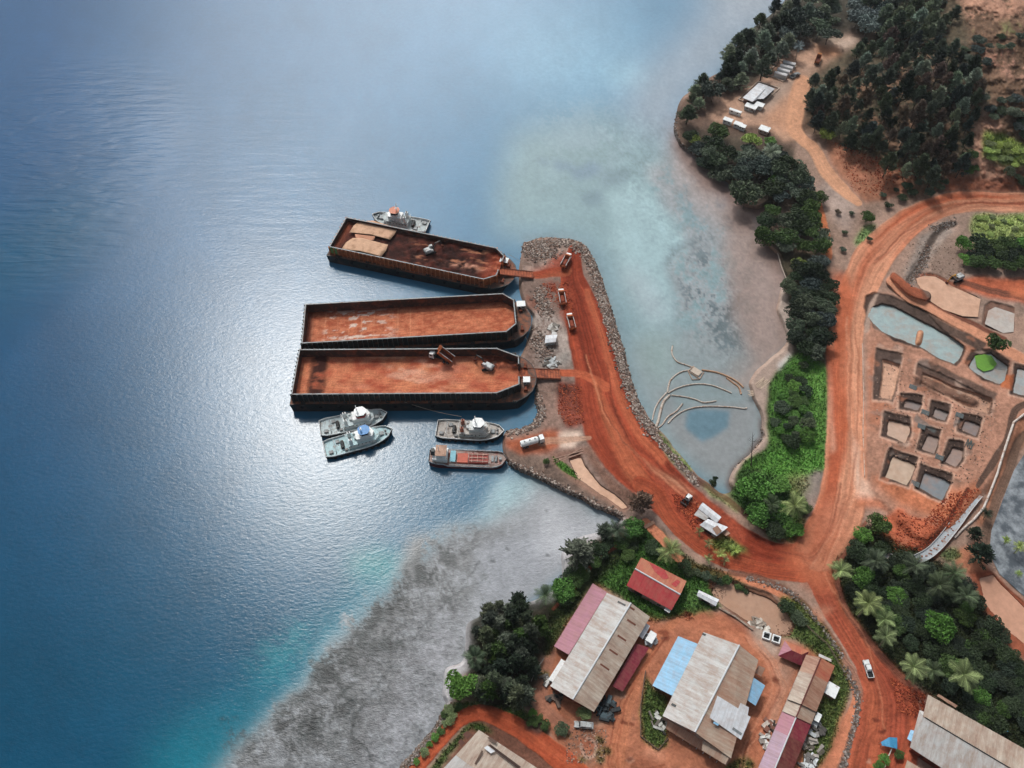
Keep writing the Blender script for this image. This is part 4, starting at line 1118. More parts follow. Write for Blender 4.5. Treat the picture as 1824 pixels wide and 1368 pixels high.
    for s_ in (-1, 1):
        m_ = MB()
        m_.cyl((Ln + 2.6, s_ * hw * .5, zdeck + .6), .5, 1.8, 'y'); m_.box(Ln + 1.8, Ln + 3.4, s_ * hw * .5 - 1.3, s_ * hw * .5 - 1.0, zdeck, zdeck + 1.2)
        m_.build('winch', RUST, root)
    # cargo floor of ore (rough surface, real relief)
    nx_, ny_ = int(Ln * 2.2), int(Wd * 2.2)
    X, Y = np.meshgrid(np.linspace(.1, Ln - .15, nx_), np.linspace(-hw + .1, hw - .1, ny_))
    lim = np.where(X > Ln - ch, hw - (X - (Ln - ch)) / ch * hw * .38, hw) - .12
    Yc = np.clip(Y, -lim, lim)
    rs = 700 + seed * 10
    Z = zcargo + cargo_bump(X, Yc, Ln, hw, rs)
    V_ = np.stack([X, Yc, Z], -1).reshape(-1, 3)
    j, i = np.meshgrid(np.arange(ny_ - 1), np.arange(nx_ - 1), indexing='ij')
    q = (j * nx_ + i).ravel()
    F_ = np.stack([q, q + 1, q + nx_ + 1, q + nx_], -1)
    co_ = cargo_col(X, Yc, Ln, hw, rs).reshape(-1, 3)
    o = mesh_np('ore_cargo', V_, F_, OREM, {'soil': ('FLOAT_COLOR', 'POINT', np.concatenate([np.clip(co_, 0, 1), np.ones((len(co_), 1))], 1))}, True)
    o.location = (A.x, A.y, 0); o.rotation_euler.z = rz
    tag(o, cargo_label, 'ore cargo')
    return dict(A=A, rz=rz, Ln=Ln, hw=hw, zd=zdeck, zc=zcargo, zt=ztop)


OREM, t, b = new_mat('laterite_ore')
at = t.nodes.new('ShaderNodeAttribute'); at.attribute_name = 'soil'
t.links.new(mul(t, mul(t, at.outputs['Color'], mr(t, nz(t, 1.6, 6, .75), .28, .72, .62, 1.4)), mr(t, nz(t, .25, 3, .6), .3, .7, .85, 1.15)), b.inputs['Base Color'])
b.inputs['Roughness'].default_value = .9; b.inputs['Specular IOR Level'].default_value = .2
bump(t, b, nz(t, 1.3, 8, .8), .8, .35)


def hexa(h): return np.array(S(h), np.float32)
def fbm(X, Y, sx, sy, seed, o=4, r=.6): return noise2(sx, sy, seed, o, r, x=X + 500, y=Y + 500)
def mixa(A_, B_, k): return A_ * (1 - k[..., None]) + B_ * k[..., None]


def col_top(X, Y, L_, hw, s):
    n = fbm(X, Y, 3, 3, s); c = mixa(hexa('28120E') * np.ones(X.shape + (1,)), hexa('54281E'), np.clip(.4 + n * .7, 0, 1))
    k = np.clip((fbm(X, Y, 9, 2.2, s + 1) - .25) * 4, 0, 1) * np.clip((X - L_ * .4) / 10, 0, 1)
    c = mixa(c, hexa('A87054'), k * .75)
    k2 = np.exp(-((X - L_ * .80) / 8) ** 2 - ((Y + hw * .30) / 1.4) ** 2)
    c = mixa(c, hexa('B98670'), np.clip(k2 * 1.5 * (.5 + n), 0, 1))
    c = mixa(c, hexa('99452C'), np.clip((X - L_ * .88) / 5, 0, 1) * .6)
    return mixa(c, hexa('8A4A32'), np.clip((L_ * .06 - X) / 3, 0, 1) * .6)


def bmp_top(X, Y, L_, hw, s):
    return .75 * fbm(X, Y, 3, 3, s, 5) * np.clip((X - L_ * .35) / 6, .1, 1) + 1.5 * np.clip(fbm(X, Y, 12, 9, s + 2), 0, 1) * np.clip((X - L_ * .4) / 6, 0, 1)


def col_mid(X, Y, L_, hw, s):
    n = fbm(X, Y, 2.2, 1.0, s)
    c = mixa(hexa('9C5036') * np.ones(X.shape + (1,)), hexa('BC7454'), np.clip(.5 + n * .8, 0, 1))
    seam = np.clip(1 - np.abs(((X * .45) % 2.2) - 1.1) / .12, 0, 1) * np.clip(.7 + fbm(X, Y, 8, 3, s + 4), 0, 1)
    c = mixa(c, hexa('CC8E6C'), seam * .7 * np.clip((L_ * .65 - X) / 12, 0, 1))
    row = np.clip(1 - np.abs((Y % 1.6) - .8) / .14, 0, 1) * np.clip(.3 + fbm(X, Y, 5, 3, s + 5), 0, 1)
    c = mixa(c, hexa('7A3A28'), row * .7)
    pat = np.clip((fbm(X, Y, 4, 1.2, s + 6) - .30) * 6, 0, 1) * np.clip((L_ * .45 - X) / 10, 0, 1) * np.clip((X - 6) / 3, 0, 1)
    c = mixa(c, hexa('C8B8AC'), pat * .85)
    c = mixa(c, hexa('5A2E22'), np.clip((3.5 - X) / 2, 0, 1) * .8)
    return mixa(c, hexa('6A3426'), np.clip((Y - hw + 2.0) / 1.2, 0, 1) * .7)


def bmp_mid(X, Y, L_, hw, s): return .10 * fbm(X, Y, 2, 1, s)


def col_low(X, Y, L_, hw, s):
    n = fbm(X, Y, 5, 3, s)
    c = mixa(hexa('A4523A') * np.ones(X.shape + (1,)), hexa('C27A58'), np.clip(.5 + n * .8, 0, 1))
    c = mixa(c, hexa('CE9A80'), np.clip((fbm(X, Y, 9, 5, s + 3) - .05) * 2, 0, 1) * np.exp(-((X - L_ * .5) / 16) ** 2) * .8)
    wv_ = np.clip(1 - np.abs(((Y + .8 * fbm(X, Y, 6, 3, s + 8)) % 1.3) - .65) / .2, 0, 1)
    c = mixa(c, hexa('7E3824'), wv_ * .5 * np.clip((hw * .3 - Y) / 4, 0, 1))
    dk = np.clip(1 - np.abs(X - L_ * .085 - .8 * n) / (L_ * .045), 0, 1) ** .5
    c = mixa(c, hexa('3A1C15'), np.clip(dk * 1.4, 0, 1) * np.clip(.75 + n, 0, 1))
    k = np.clip((X - L_ * .80) / 4, 0, 1) * np.clip((Y - hw * .10) / 3, 0, 1)
    c = mixa(c, mixa(hexa('4E2318') * np.ones(X.shape + (1,)), hexa('A05A40'), np.clip(fbm(X, Y, 2.5, 2.5, s + 7) * 1.5, 0, 1)), k * .9)
    k3 = np.clip(1 - np.abs(Y - hw * .62) / 3, 0, 1) * np.clip(1 - np.abs(X - L_ * .34) / 10, 0, 1)
    return mixa(c, hexa('7C3A28'), k3 * .8)


def bmp_low(X, Y, L_, hw, s):
    k = np.clip((X - L_ * .80) / 4, 0, 1) * np.clip((Y - hw * .10) / 3, 0, 1)
    return .10 * fbm(X, Y, 3, 1, s) + .9 * k * (.6 + fbm(X, Y, 3, 3, s + 7)) + .8 * np.clip(1 - np.abs(X - L_ * .085) / (L_ * .05), 0, 1)


B1 = barge([(622, 388), (582, 438), (903, 446), (878, 500)], 8.4, 4.2, 'rust-orange ribbed barge with dark ore and two tan tarpaulins, farthest out of the three', ORANGE, paintm('C4774C', .8, .25, 1, '7A3E28', .4),
           None, 5.9, 'dark brown ore spread in the topmost barge around the grey excavator', col_top, bmp_top, .06, 5, True, 1)
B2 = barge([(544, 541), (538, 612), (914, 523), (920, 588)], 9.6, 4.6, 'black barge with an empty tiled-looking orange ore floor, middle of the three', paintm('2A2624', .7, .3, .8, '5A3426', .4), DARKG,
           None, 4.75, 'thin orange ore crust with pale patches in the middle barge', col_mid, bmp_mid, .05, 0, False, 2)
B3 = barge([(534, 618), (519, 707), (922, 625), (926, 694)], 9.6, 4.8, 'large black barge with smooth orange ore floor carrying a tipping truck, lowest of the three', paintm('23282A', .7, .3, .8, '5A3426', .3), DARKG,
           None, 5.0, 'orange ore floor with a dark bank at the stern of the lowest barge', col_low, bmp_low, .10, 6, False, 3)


def deckhouse(u, v, z0, rz, w_, d_, hgt, label, col=OFFW, name='deck_cabin'):
    p = P(u, v, z0 + hgt)
    r = empty(name, (p.x, p.y, z0), rz, label, 'cabin')
    m_ = MB(); m_.box(-w_ / 2, w_ / 2, -d_ / 2, d_ / 2, 0, hgt); wl_ = m_.build('wall', col, r)
    m_ = MB(); m_.box(-w_ / 2 - .25, w_ / 2 + .25, -d_ / 2 - .25, d_ / 2 + .25, hgt, hgt + .15); m_.build('roof', WHITE, r)
    m_ = MB()
    for x in (-w_ / 4, w_ / 4): m_.box(x - .35, x + .35, -d_ / 2 - .03, -d_ / 2, hgt * .5, hgt * .82)
    m_.build('window', GLASS, r)
    return r


deckhouse(898, 463, 4.0, B1['rz'], 3.0, 2.4, 2.2, 'white-roofed orange cabin on the bow of the topmost barge', paintm('B4623A', .7, .2, 1))
deckhouse(928, 541, 4.6, B2['rz'], 3.0, 2.4, 2.2, 'white cabin on the bow of the middle barge', OFFW)
deckhouse(938, 676, 4.8, B3['rz'], 2.2, 2.2, 2.2, 'small white cabin beside the ramp on the lowest barge', OFFW)
# tarpaulins on the topmost barge
def sheet(poly, z, name, mat, label, cat, wob=.12, uvdir=None):
    """slightly sagging cloth laid over something: triangulated fan with thickness"""
    pts = [P(u, v, z) for u, v in poly]
    c = sum(pts, Vector()) / len(pts)
    m_ = MB(); n = len(pts)
    ring = []
    for k in range(1, 6):
        for i, p in enumerate(pts):
            q = c + (p - c) * (k / 5)
            ring.append((q.x, q.y, z + wob * math.sin(i * 2.3 + k * 1.7) * (1 if k < 5 else .3)))
    vs = [tuple(c)] + ring
    fs = [(0, 1 + i, 1 + (i + 1) % n) for i in range(n)]
    for k in range(4):
        for i in range(n):
            a_ = 1 + k * n; fs.append((a_ + i, a_ + n + i, a_ + n + (i + 1) % n, a_ + (i + 1) % n))
    m_.add(vs, fs)
    o = m_.build(name, mat, None, True)
    sol = o.modifiers.new('thickness', 'SOLIDIFY'); sol.thickness = .06; sol.offset = -1
    return tag(o, label, cat)
TAN = paintm('C29C80', .85, .18, .5, '9A7458', .35)
sheet([(640, 394), (665, 393), (709, 407), (703, 417), (695, 427), (660, 418), (622, 414), (630, 402)], 7.0, 'tarpaulin', TAN, 'upper tan tarpaulin covering ore on the topmost barge', 'tarpaulin')
sheet([(628, 424), (645, 424), (691, 436), (688, 446), (679, 457), (640, 447), (608, 444), (616, 432)], 7.0, 'tarpaulin', TAN, 'lower tan tarpaulin covering ore beside the ribbed wall of the topmost barge', 'tarpaulin')
sheet([(632, 417), (668, 421), (666, 428), (634, 425)], 6.9, 'tarpaulin', paintm('B88468', .85, .18, .5), 'small tan tarpaulin strip between the two large tarpaulins', 'tarpaulin')


def ramp(p, q, w_, z0, z1, label):
    A, B = P(*p, z0), P(*q, z1)
    d = B - A; L_ = math.hypot(d.x, d.y)
    r = empty('loading_ramp', (A.x, A.y, z0), math.atan2(d.y, d.x), label, 'ramp')
    dz = z1 - z0
    m_ = MB()
    m_.add([(0, -w_ / 2, -.25), (L_, -w_ / 2, dz - .25), (L_, w_ / 2, dz - .25), (0, w_ / 2, -.25), (0, -w_ / 2, 0), (L_, -w_ / 2, dz), (L_, w_ / 2, dz), (0, w_ / 2, 0)],
           [(3, 2, 1, 0), (4, 5, 6, 7), (0, 1, 5, 4), (1, 2, 6, 5), (2, 3, 7, 6), (3, 0, 4, 7)])
    m_.build('ramp_deck', paintm('A2583A', .85, .3, 1, '6A3424', .5), r)
    for s_ in (-1, 1):
        m_ = MB(); m_.tube([(0, s_ * w_ / 2, .25), (L_, s_ * w_ / 2, dz + .25)], .14, 5); m_.build('side_rail', RUST, r)
    m_ = MB()
    k = int(L_ / 1.1)
    for i in range(k):
        x = (i + .5) * L_ / k; m_.box(x - .09, x + .09, -w_ / 2 - .5, w_ / 2 + .3, dz * x / L_ - .1, dz * x / L_ + .06)
    m_.build('cleat', RUST, r)
    return r


ramp((886, 483), (950, 490), 3.6, 5.9, 3.3, 'rust-red loading ramp joining the topmost barge to the jetty')
ramp((922, 664), (998, 667), 4.4, 5.3, 3.3, 'rust-red loading ramp joining the lowest barge to the jetty')


# ------------------------------------------------------------------ vehicles
def wheels(r, xs, y, rad, w_=.45):
    for x in xs:
        for s_ in (-1, 1):
            m_ = MB(); m_.cyl((x, s_ * y, rad), rad, w_, 'y', 12); o = m_.build('wheel', TYRE, r)
            m_ = MB(); m_.cyl((x, s_ * (y + .02 * 1), rad), rad * .5, w_ + .06, 'y', 8); m_.build('rim', GREYM, o)


def dump_truck(u, v, z, head, label, tip=0, cabm=WHITE, bedm=ORANGE, load=None, s=1.0, kind='dump_truck', group='ore dump trucks'):
    p = P(u, v, z + 1.2)
    r = empty(kind, (p.x, p.y, z), head, label, 'dump truck', group)
    m_ = MB(); m_.box(-3.7, 3.9, -.5, .5, .8, 1.15); m_.build('chassis', BLACKM, r)
    m_ = MB(); m_.box(2.3, 4.2, -1.22, 1.22, .8, 3.0, .22, .1); cab = m_.build('cab', cabm, r)
    m_ = MB(); m_.box(4.06, 4.16, -1.0, 1.0, 1.9, 2.6); m_.build('windscreen', GLASS, cab)
    for s_ in (-1, 1):
        m_ = MB(); m_.box(2.9, 3.8, s_ * 1.2 - .03, s_ * 1.2 + .03, 1.9, 2.5); m_.build('window', GLASS, cab)
    m_ = MB(); m_.box(1.95, 2.25, -1.1, 1.1, .9, 3.2); m_.build('exhaust_rack', DARKG, r)
    b_ = MB()
    if tip: b_.M = Matrix.Translation((-3.6, 0, 1.2)) @ Matrix.Rotation(-tip, 4, 'Y') @ Matrix.Translation((3.6, 0, -1.2))
    b_.box(-3.9, 1.9, -1.25, 1.25, 1.2, 1.35)
    for s_ in (-1, 1): b_.box(-3.9, 1.9, s_ * 1.27 - .07, s_ * 1.27 + .07, 1.3, 2.75)
    b_.box(1.8, 1.95, -1.25, 1.25, 1.3, 2.9); b_.box(1.9, 3.0, -1.2, 1.2, 3.05, 3.2)
    if not tip: b_.box(-3.95, -3.82, -1.25, 1.25, 1.3, 2.4)
    bed = b_.build('tipper_bed', bedm, r)
    t_ = MB(); t_.M = b_.M
    for s_ in (-1, 1): t_.box(-3.9, 1.9, s_ * 1.27 - .11, s_ * 1.27 + .11, 2.75, 2.88)
    t_.build('bed_rim', OFFW if cabm is WHITE else bedm, bed)
    if load:
        l_ = MB(); l_.M = b_.M; l_.box(-3.7, 1.7, -1.18, 1.18, 1.4, 2.35, 1.2, .5); l_.build('ore_load', load, bed)
    else:
        l_ = MB(); l_.M = b_.M; l_.box(-3.8, 1.78, -1.18, 1.18, 1.36, 1.45); l_.build('bed_floor', paintm('5A2C20', .85, .3, 1), bed)
    wheels(r, (3.1, -1.4, -2.75), 1.0, .55)
    r.scale = (s, s, s)
    return r


def hd(p, q, z=3): return frame_px(p, q, z)[1]


def excavator(u, v, z, body_head, boom_head, label, bm=OFFW, arm=DARKG, s=1.0, reach=1.0):
    p = P(u, v, z + 1.5)
    r = empty('excavator', (p.x, p.y, z), body_head, label, 'excavator', 'excavators working on the site')
    for s_ in (-1, 1):
        m_ = MB(); m_.prism([(-1.9, s_ * 1.25 - .3), (1.9, s_ * 1.25 - .3), (2.2, s_ * 1.25), (1.9, s_ * 1.25 + .3), (-1.9, s_ * 1.25 + .3), (-2.2, s_ * 1.25)], .05, .9)
        m_.build('track', TYRE, r)
    m_ = MB(); m_.M = Matrix.Rotation(boom_head - body_head, 4, 'Z')
    m_.box(-2.1, 1.1, -1.3, 1.3, 1.0, 1.9, .1, .1); m_.box(-2.1, .2, -1.15, 1.15, 1.9, 2.35, .15, .15); body = m_.build('body', bm, r)
    c_ = MB(); c_.M = m_.M; c_.box(-2.5, -1.9, -1.3, 1.3, 1.0, 2.1, .1, .1); c_.build('counterweight', GREYM, body)
    c_ = MB(); c_.M = m_.M; c_.box(.0, 1.5, .35, 1.3, 1.9, 2.95, .1, .06); cab = c_.build('cab', bm, r)
    c_ = MB(); c_.M = m_.M; c_.box(1.42, 1.5, .45, 1.2, 2.1, 2.8); c_.build('windscreen', GLASS, cab)
    c_ = MB(); c_.M = m_.M; k = reach
    c_.tube([(1.0, -.1, 1.8), (2.6 * k, -.1, 4.0), (4.9 * k, -.1, 4.2)], [.28, .32, .22], 6); bo = c_.build('boom', arm, r)
    c_ = MB(); c_.M = m_.M; c_.tube([(4.6 * k, -.1, 4.5), (5.6 * k, -.1, 1.6)], [.24, .16], 6); st = c_.build('stick', arm, r)
    c_ = MB(); c_.M = m_.M; c_.add([(5.2 * k, -.6, 1.5), (5.9 * k, -.6, 1.6), (6.0 * k, -.6, .7), (5.1 * k, -.6, .5), (5.2 * k, .4, 1.5), (5.9 * k, .4, 1.6), (6.0 * k, .4, .7), (5.1 * k, .4, .5)],
                                    [(0, 1, 2, 3), (7, 6, 5, 4), (0, 4, 5, 1), (1, 5, 6, 2), (3, 7, 4, 0)])
    c_.build('bucket', RUST, r)
    r.scale = (s, s, s)
    return r


g1 = lambda u, v: zg(u, v)
dump_truck(1008, 466, 3.0, hd((1002, 478), (1016, 452)), 'ore dump truck with grimy white cab near the jetty head', load=paintm('7A3A28', .9, .3, 1), s=.95)
dump_truck(1001, 531, 2.9, hd((1006, 548), (1000, 516)), 'dump truck with white cab heading up the jetty, upper of the waiting pair', load=paintm('7E3C28', .9, .3, 1), s=.95)
dump_truck(1017, 575, 2.9, hd((1023, 592), (1014, 558)), 'dump truck with white cab heading up the jetty, lower of the waiting pair', load=paintm('7E3C28', .9, .3, 1), s=.95)
dump_truck(786, 637, 5.1, hd((800, 644), (767, 634), 6), 'white dump truck tipping its bed on the lowest barge', tip=R(36), s=1.12)
excavator(766, 445, 6.4, hd((760, 448), (790, 440), 6), hd((760, 448), (790, 436), 6), 'pale excavator with dark arm on the dark ore of the topmost barge', s=1.05)
excavator(868, 651, 5.2, hd((880, 652), (850, 655), 5), hd((878, 654), (840, 634), 5), 'pale excavator digging beside the ore bank on the lowest barge', s=1.05)
excavator(1706, 494, g1(1706, 500), hd((1712, 500), (1690, 505)), hd((1712, 495), (1684, 508)), 'small pale excavator reaching over the tan mud pond', s=1.05, arm=YELL)
# roller / loader on the island
p = P(1224, 890, 3.2)
r = empty('wheel_loader', (p.x, p.y, g1(1224, 892)), hd((1228, 884), (1218, 896)), 'small white machine parked on churned red soil above the white sheds', 'loader')
m_ = MB(); m_.box(-1.9, .6, -.9, .9, .7, 1.7, .15, .1); m_.build('body', WHITE, r)
m_ = MB(); m_.box(-.7, .7, -.7, .7, 1.7, 2.8, .1, .1); cb = m_.build('cab', WHITE, r)
m_ = MB(); m_.box(.62, .7, -.55, .55, 1.9, 2.6); m_.build('windscreen', GLASS, cb)
m_ = MB(); m_.tube([(.5, -.5, 1.2), (2.1, -.5, .7)], .12, 5); m_.tube([(.5, .5, 1.2), (2.1, .5, .7)], .12, 5); m_.build('lift_arm', DARKG, r)
m_ = MB(); m_.box(2.0, 2.7, -1.2, 1.2, .15, .95, .2, 0); m_.build('bucket', DARKG, r)
wheels(r, (1.1, -1.2), .95, .6)
# tanker truck on the slip
p = P(948, 792, 2.0)
r = empty('tanker_truck', (p.x, p.y, g1(948, 794)), hd((930, 797), (968, 786)), 'white tanker truck parked on the red slipway beside the small tanker ship', 'tanker truck')
m_ = MB(); m_.box(-4.2, 4.4, -.5, .5, .8, 1.1); m_.build('chassis', BLACKM, r)
m_ = MB(); m_.M = Matrix.Diagonal((1, 1.0, .85, 1)).to_4x4(); m_.tube([(-4.5, 0, 2.35), (-4.2, 0, 2.35), (1.9, 0, 2.35), (2.2, 0, 2.35)], [1.0, 1.3, 1.3, 1.0], 16)
tk = m_.build('tank', WHITE, r, True)
m_ = MB()
for x in (-3, -1, 1): m_.cyl((x, 0, 3.15), .3, .25, 'z', 10)
m_.build('hatch', GREYM, tk)
m_ = MB(); m_.box(2.5, 4.5, -1.2, 1.2, .8, 3.0, .22, .1); cb = m_.build('cab', WHITE, r)
m_ = MB(); m_.box(4.36, 4.46, -1.0, 1.0, 1.9, 2.6); m_.build('windscreen', GLASS, cb)
m_ = MB(); m_.box(2.05, 2.45, -1.1, 1.1, .8, 2.6); m_.build('exhaust_rack', BLACKM, r)
wheels(r, (3.4, -2.2, -3.4), 1.0, .52)


def pickup(u, v, head, label, bed=True, m0=WHITE, name='pickup_truck', cat='pickup truck', s=1.0):
    z = g1(u, v + 2); p = P(u, v, z + .9)
    r = empty(name, (p.x, p.y, z), head, label, cat)
    m_ = MB()
    m_.box(-2.6, 2.6, -.9, .9, .45, 1.0, .06, .06) if not bed else m_.box(-.7, 2.6, -.9, .9, .45, 1.0, .04, .05)
    body = m_.build('body', m0, r)
    if bed:
        m_ = MB(); m_.box(-2.6, -.7, -.9, .9, .45, .55)
        for s_ in (-1, 1): m_.box(-2.6, -.7, s_ * .87 - .05, s_ * .87 + .05, .5, 1.05)
        m_.box(-2.65, -2.55, -.9, .9, .5, 1.05)
        m_.build('cargo_bed', m0, r)
        m_ = MB(); m_.box(-2.5, -.75, -.8, .8, .56, .6); m_.build('bed_liner', BLACKM, r)
    m_ = MB(); m_.box(-.75 if bed else -2.3, 1.3, -.82, .82, 1.0, 1.62, .32, .14); cab = m_.build('cab', m0, r)
    m_ = MB(); m_.add([(1.32, -.72, 1.03), (1.32, .72, 1.03), (1.03, .64, 1.58), (1.03, -.64, 1.58)], [(0, 1, 2, 3)]); m_.slab([(1.32, -.72, 1.05), (1.32, .72, 1.05), (1.0, .62, 1.6), (1.0, -.62, 1.6)], .03)
    m_.build('windscreen', GLASS, cab)
    for s_ in (-1, 1):
        m_ = MB(); m_.box(-.5, .95, s_ * .79 - .03, s_ * .79 + .03, 1.08, 1.45); m_.build('side_window', GLASS, cab)
        m_ = MB(); m_.box(2.56, 2.63, s_ * .6 - .18, s_ * .6 + .18, .7, .88); m_.build('headlight', paintm('D8DCDC', .2, .05, 1), body)
    wheels(r, (1.65, -1.65), .82, .4, .28)
    r.scale = (s, s, s)
    return r


pickup(1547, 1191, hd((1552, 1206), (1543, 1178)), 'white pickup truck driving on the red road beside the palm grove', s=1.05)
pickup(1040, 1291, hd((1052, 1292), (1028, 1290)), 'muddy white car parked below the pink and beige workshop', bed=False, m0=OFFW, name='parked_car', cat='car', s=1.1)
pickup(1416, 134, hd((1410, 137), (1424, 130)), 'grey pickup truck beside the container row in the upper clearing', m0=GREYM, s=1.2)
dump_truck(1457, 106, g1(1457, 108), hd((1454, 115), (1460, 97)), 'orange dump truck parked in the upper clearing by the dark wood', cabm=paintm('A86A30', .6, .2, 1), bedm=paintm('9A5A30', .7, .2, 1), s=.95)


# ------------------------------------------------------------------ boats
def hull_outline(L_, B_, bowk=.55, sternk=.85, n=12):
    pts = []
    for i in range(n + 1):
        t_ = i / n
        x = L_ * t_
        if t_ < .12: y = B_ / 2 * (sternk + (1 - sternk) * math.sin(t_ / .12 * math.pi / 2))
        elif t_ < bowk: y = B_ / 2
        else:
            k = (t_ - bowk) / (1 - bowk); y = B_ / 2 * math.sqrt(max(0, 1 - k ** 2.2))
        pts.append((x, y))
    return pts


def tug(pst, pbw, label, L_, B_, hullm, deckm, superm, topm, stripe=None, wheel_x=.58, funnelm=None, boxy=0, group='tugboats moored beside the barges', flip=1):
    A, rz, ln = frame_px(pst, pbw, 2.0)
    s = ln / L_
    r = empty('tugboat', (A.x, A.y, 0), rz, label, 'tugboat', group)
    o = hull_outline(L_, B_)
    full = [(x, -y) for x, y in o] + [(x, y) for x, y in o[::-1][1:]]
    n = len(full)
    def sheer(x): return 1.5 + 1.6 * max(0, (x / L_ - .55) / .45) ** 2 + .15 * max(0, (.15 - x / L_) / .15)
    h = MB(); lo = [(x * .97 + .01 * L_, y * .90, -1.0) for x, y in full]
    h.add(lo + [(x, y, sheer(x)) for x, y in full], [tuple(range(n))[::-1]] + [(i, (i + 1) % n, n + (i + 1) % n, n + i) for i in range(n)])
    hull = h.build('hull', hullm, r)
    d = MB(); d.add([(x, y * .97, sheer(x) - .35) for x, y in full], [tuple(range(n))]); d.build('deck', deckm, r)
    bw = MB()                                  # bulwark
    for i in range(n):
        (x0, y0), (x1, y1) = full[i], full[(i + 1) % n]
        q = lambda x, y, k, dz: (x * 1.0, y * k, sheer(x) + dz)
        bw.add([q(x0, y0, 1.0, -.35), q(x1, y1, 1.0, -.35), q(x1, y1, 1.0, .45), q(x0, y0, 1.0, .45), q(x0, y0, .955, -.35), q(x1, y1, .955, -.35), q(x1, y1, .955, .45), q(x0, y0, .955, .45)],
               [(0, 1, 2, 3), (5, 4, 7, 6), (3, 2, 6, 7)])
    bw.build('bulwark', superm, hull)
    rc = MB()
    for i in range(n):
        (x0, y0), (x1, y1) = full[i], full[(i + 1) % n]
        rc.tube([(x0, y0 * .98, sheer(x0) + .5), (x1, y1 * .98 + 1e-4, sheer(x1) + .5)], .13, 5, False)
    rc.build('rail_cap', WHITE, hull)
    f = MB()
    for i in range(n):
        (x0, y0), (x1, y1) = full[i], full[(i + 1) % n]
        f.tube([(x0, y0 * 1.03, sheer(x0) - .15), (x1, y1 * 1.03 + 1e-4, sheer(x1) - .15)], .24, 6, False)
    f.build('rubber_fender', TYRE, hull)
    for k in range(9):
        x = L_ * (.12 + .09 * k); y = np.interp(x, [q[0] for q in o], [q[1] for q in o])
        m_ = MB(); m_.cyl((x, -flip * (y + .3), .7), .55, .35, 'y', 10); m_.build('tyre_fender', TYRE, hull)
    zd = 1.15
    m_ = MB(); m_.prism([(L_ * .34, -B_ * .30), (L_ * .72, -B_ * .30), (L_ * .78, -B_ * .14), (L_ * .78, B_ * .14), (L_ * .72, B_ * .30), (L_ * .34, B_ * .30)], zd, zd + 2.4)
    s1 = m_.build('deckhouse', superm, r)
    m_ = MB(); m_.prism([(L_ * .33, -B_ * .34), (L_ * .73, -B_ * .34), (L_ * .80, -B_ * .16), (L_ * .80, B_ * .16), (L_ * .73, B_ * .34), (L_ * .33, B_ * .34)], zd + 2.4, zd + 2.52)
    m_.build('boat_deck', deckm, r)
    for k in range(6):
        for s_ in (-1, 1):
            m_ = MB(); m_.box(L_ * (.37 + .055 * k) - .22, L_ * (.37 + .055 * k) + .22, s_ * B_ * .30 - .03, s_ * B_ * .30 + .03, zd + 1.2, zd + 1.7)
            m_.build('porthole', GLASS, s1)
    m_ = MB(); m_.prism([(L_ * (wheel_x - .13), -B_ * .24), (L_ * (wheel_x + .10), -B_ * .24), (L_ * (wheel_x + .14), 0), (L_ * (wheel_x + .10), B_ * .24), (L_ * (wheel_x - .13), B_ * .24)], zd + 2.52, zd + 4.5)
    s2 = m_.build('accommodation', superm, r)
    zz = zd + 4.5
    wx0, wx1 = L_ * (wheel_x - .07), L_ * (wheel_x + .075)
    oct_ = lambda k: [(wx0 - k, -B_ * .13), (wx0 + .6, -B_ * .21 - k), (wx1 - .8, -B_ * .21 - k), (wx1 + k, -B_ * .09), (wx1 + k, B_ * .09), (wx1 - .8, B_ * .21 + k), (wx0 + .6, B_ * .21 + k), (wx0 - k, B_ * .13)]
    m_ = MB(); m_.prism(oct_(0), zz, zz + 2.2); wh = m_.build('wheelhouse', superm if not stripe else stripe, r)
    m_ = MB(); m_.prism(oct_(.06), zz + 1.0, zz + 1.75); m_.build('window_band', GLASS, wh)
    m_ = MB(); m_.prism(oct_(.35), zz + 2.2, zz + 2.35); m_.build('roof', topm, wh)
    m_ = MB(); m_.tube([(wx0 + .8, 0, zz + 2.3), (wx0 + .6, 0, zz + 6.6)], [.16, .08], 6)
    m_.tube([(wx0 + .7, -1.3, zz + 4.8), (wx0 + .7, 1.3, zz + 4.8)], .07, 5); m_.tube([(wx0 + .7, -.8, zz + 5.8), (wx0 + .7, .8, zz + 5.8)], .06, 5)
    m_.box(wx0 + .5, wx0 + 1.2, -.5, .5, zz + 3.5, zz + 3.7); m_.build('mast', WHITE, r)
    for s_ in (-1, 1):
        m_ = MB(); m_.prism([(L_ * .36, s_ * B_ * .2 - .55), (L_ * .41, s_ * B_ * .2 - .55), (L_ * .41, s_ * B_ * .2 + .55), (L_ * .36, s_ * B_ * .2 + .55)], zd + 2.5, zd + 5.2, .08)
        fu = m_.build('funnel', funnelm or superm, r)
        m_ = MB(); m_.cyl((L_ * .385, s_ * B_ * .2, zd + 5.5), .25, .9, 'z', 8); m_.build('exhaust_pipe', BLACKM, fu)
    m_ = MB(); m_.cyl((L_ * .26, 0, zd + .9), .75, 2.4, 'y', 12); m_.box(L_ * .24, L_ * .28, -1.6, -1.25, zd, zd + 1.5); m_.box(L_ * .24, L_ * .28, 1.25, 1.6, zd, zd + 1.5); m_.build('towing_winch', DARKG, r)
    m_ = MB(); m_.tube([(L_ * .15, -B_ * .36, zd), (L_ * .15, -B_ * .3, zd + 1.9), (L_ * .15, B_ * .3, zd + 1.9), (L_ * .15, B_ * .36, zd)], .14, 6); m_.build('towing_bow', OFFW, r)
    m_ = MB()
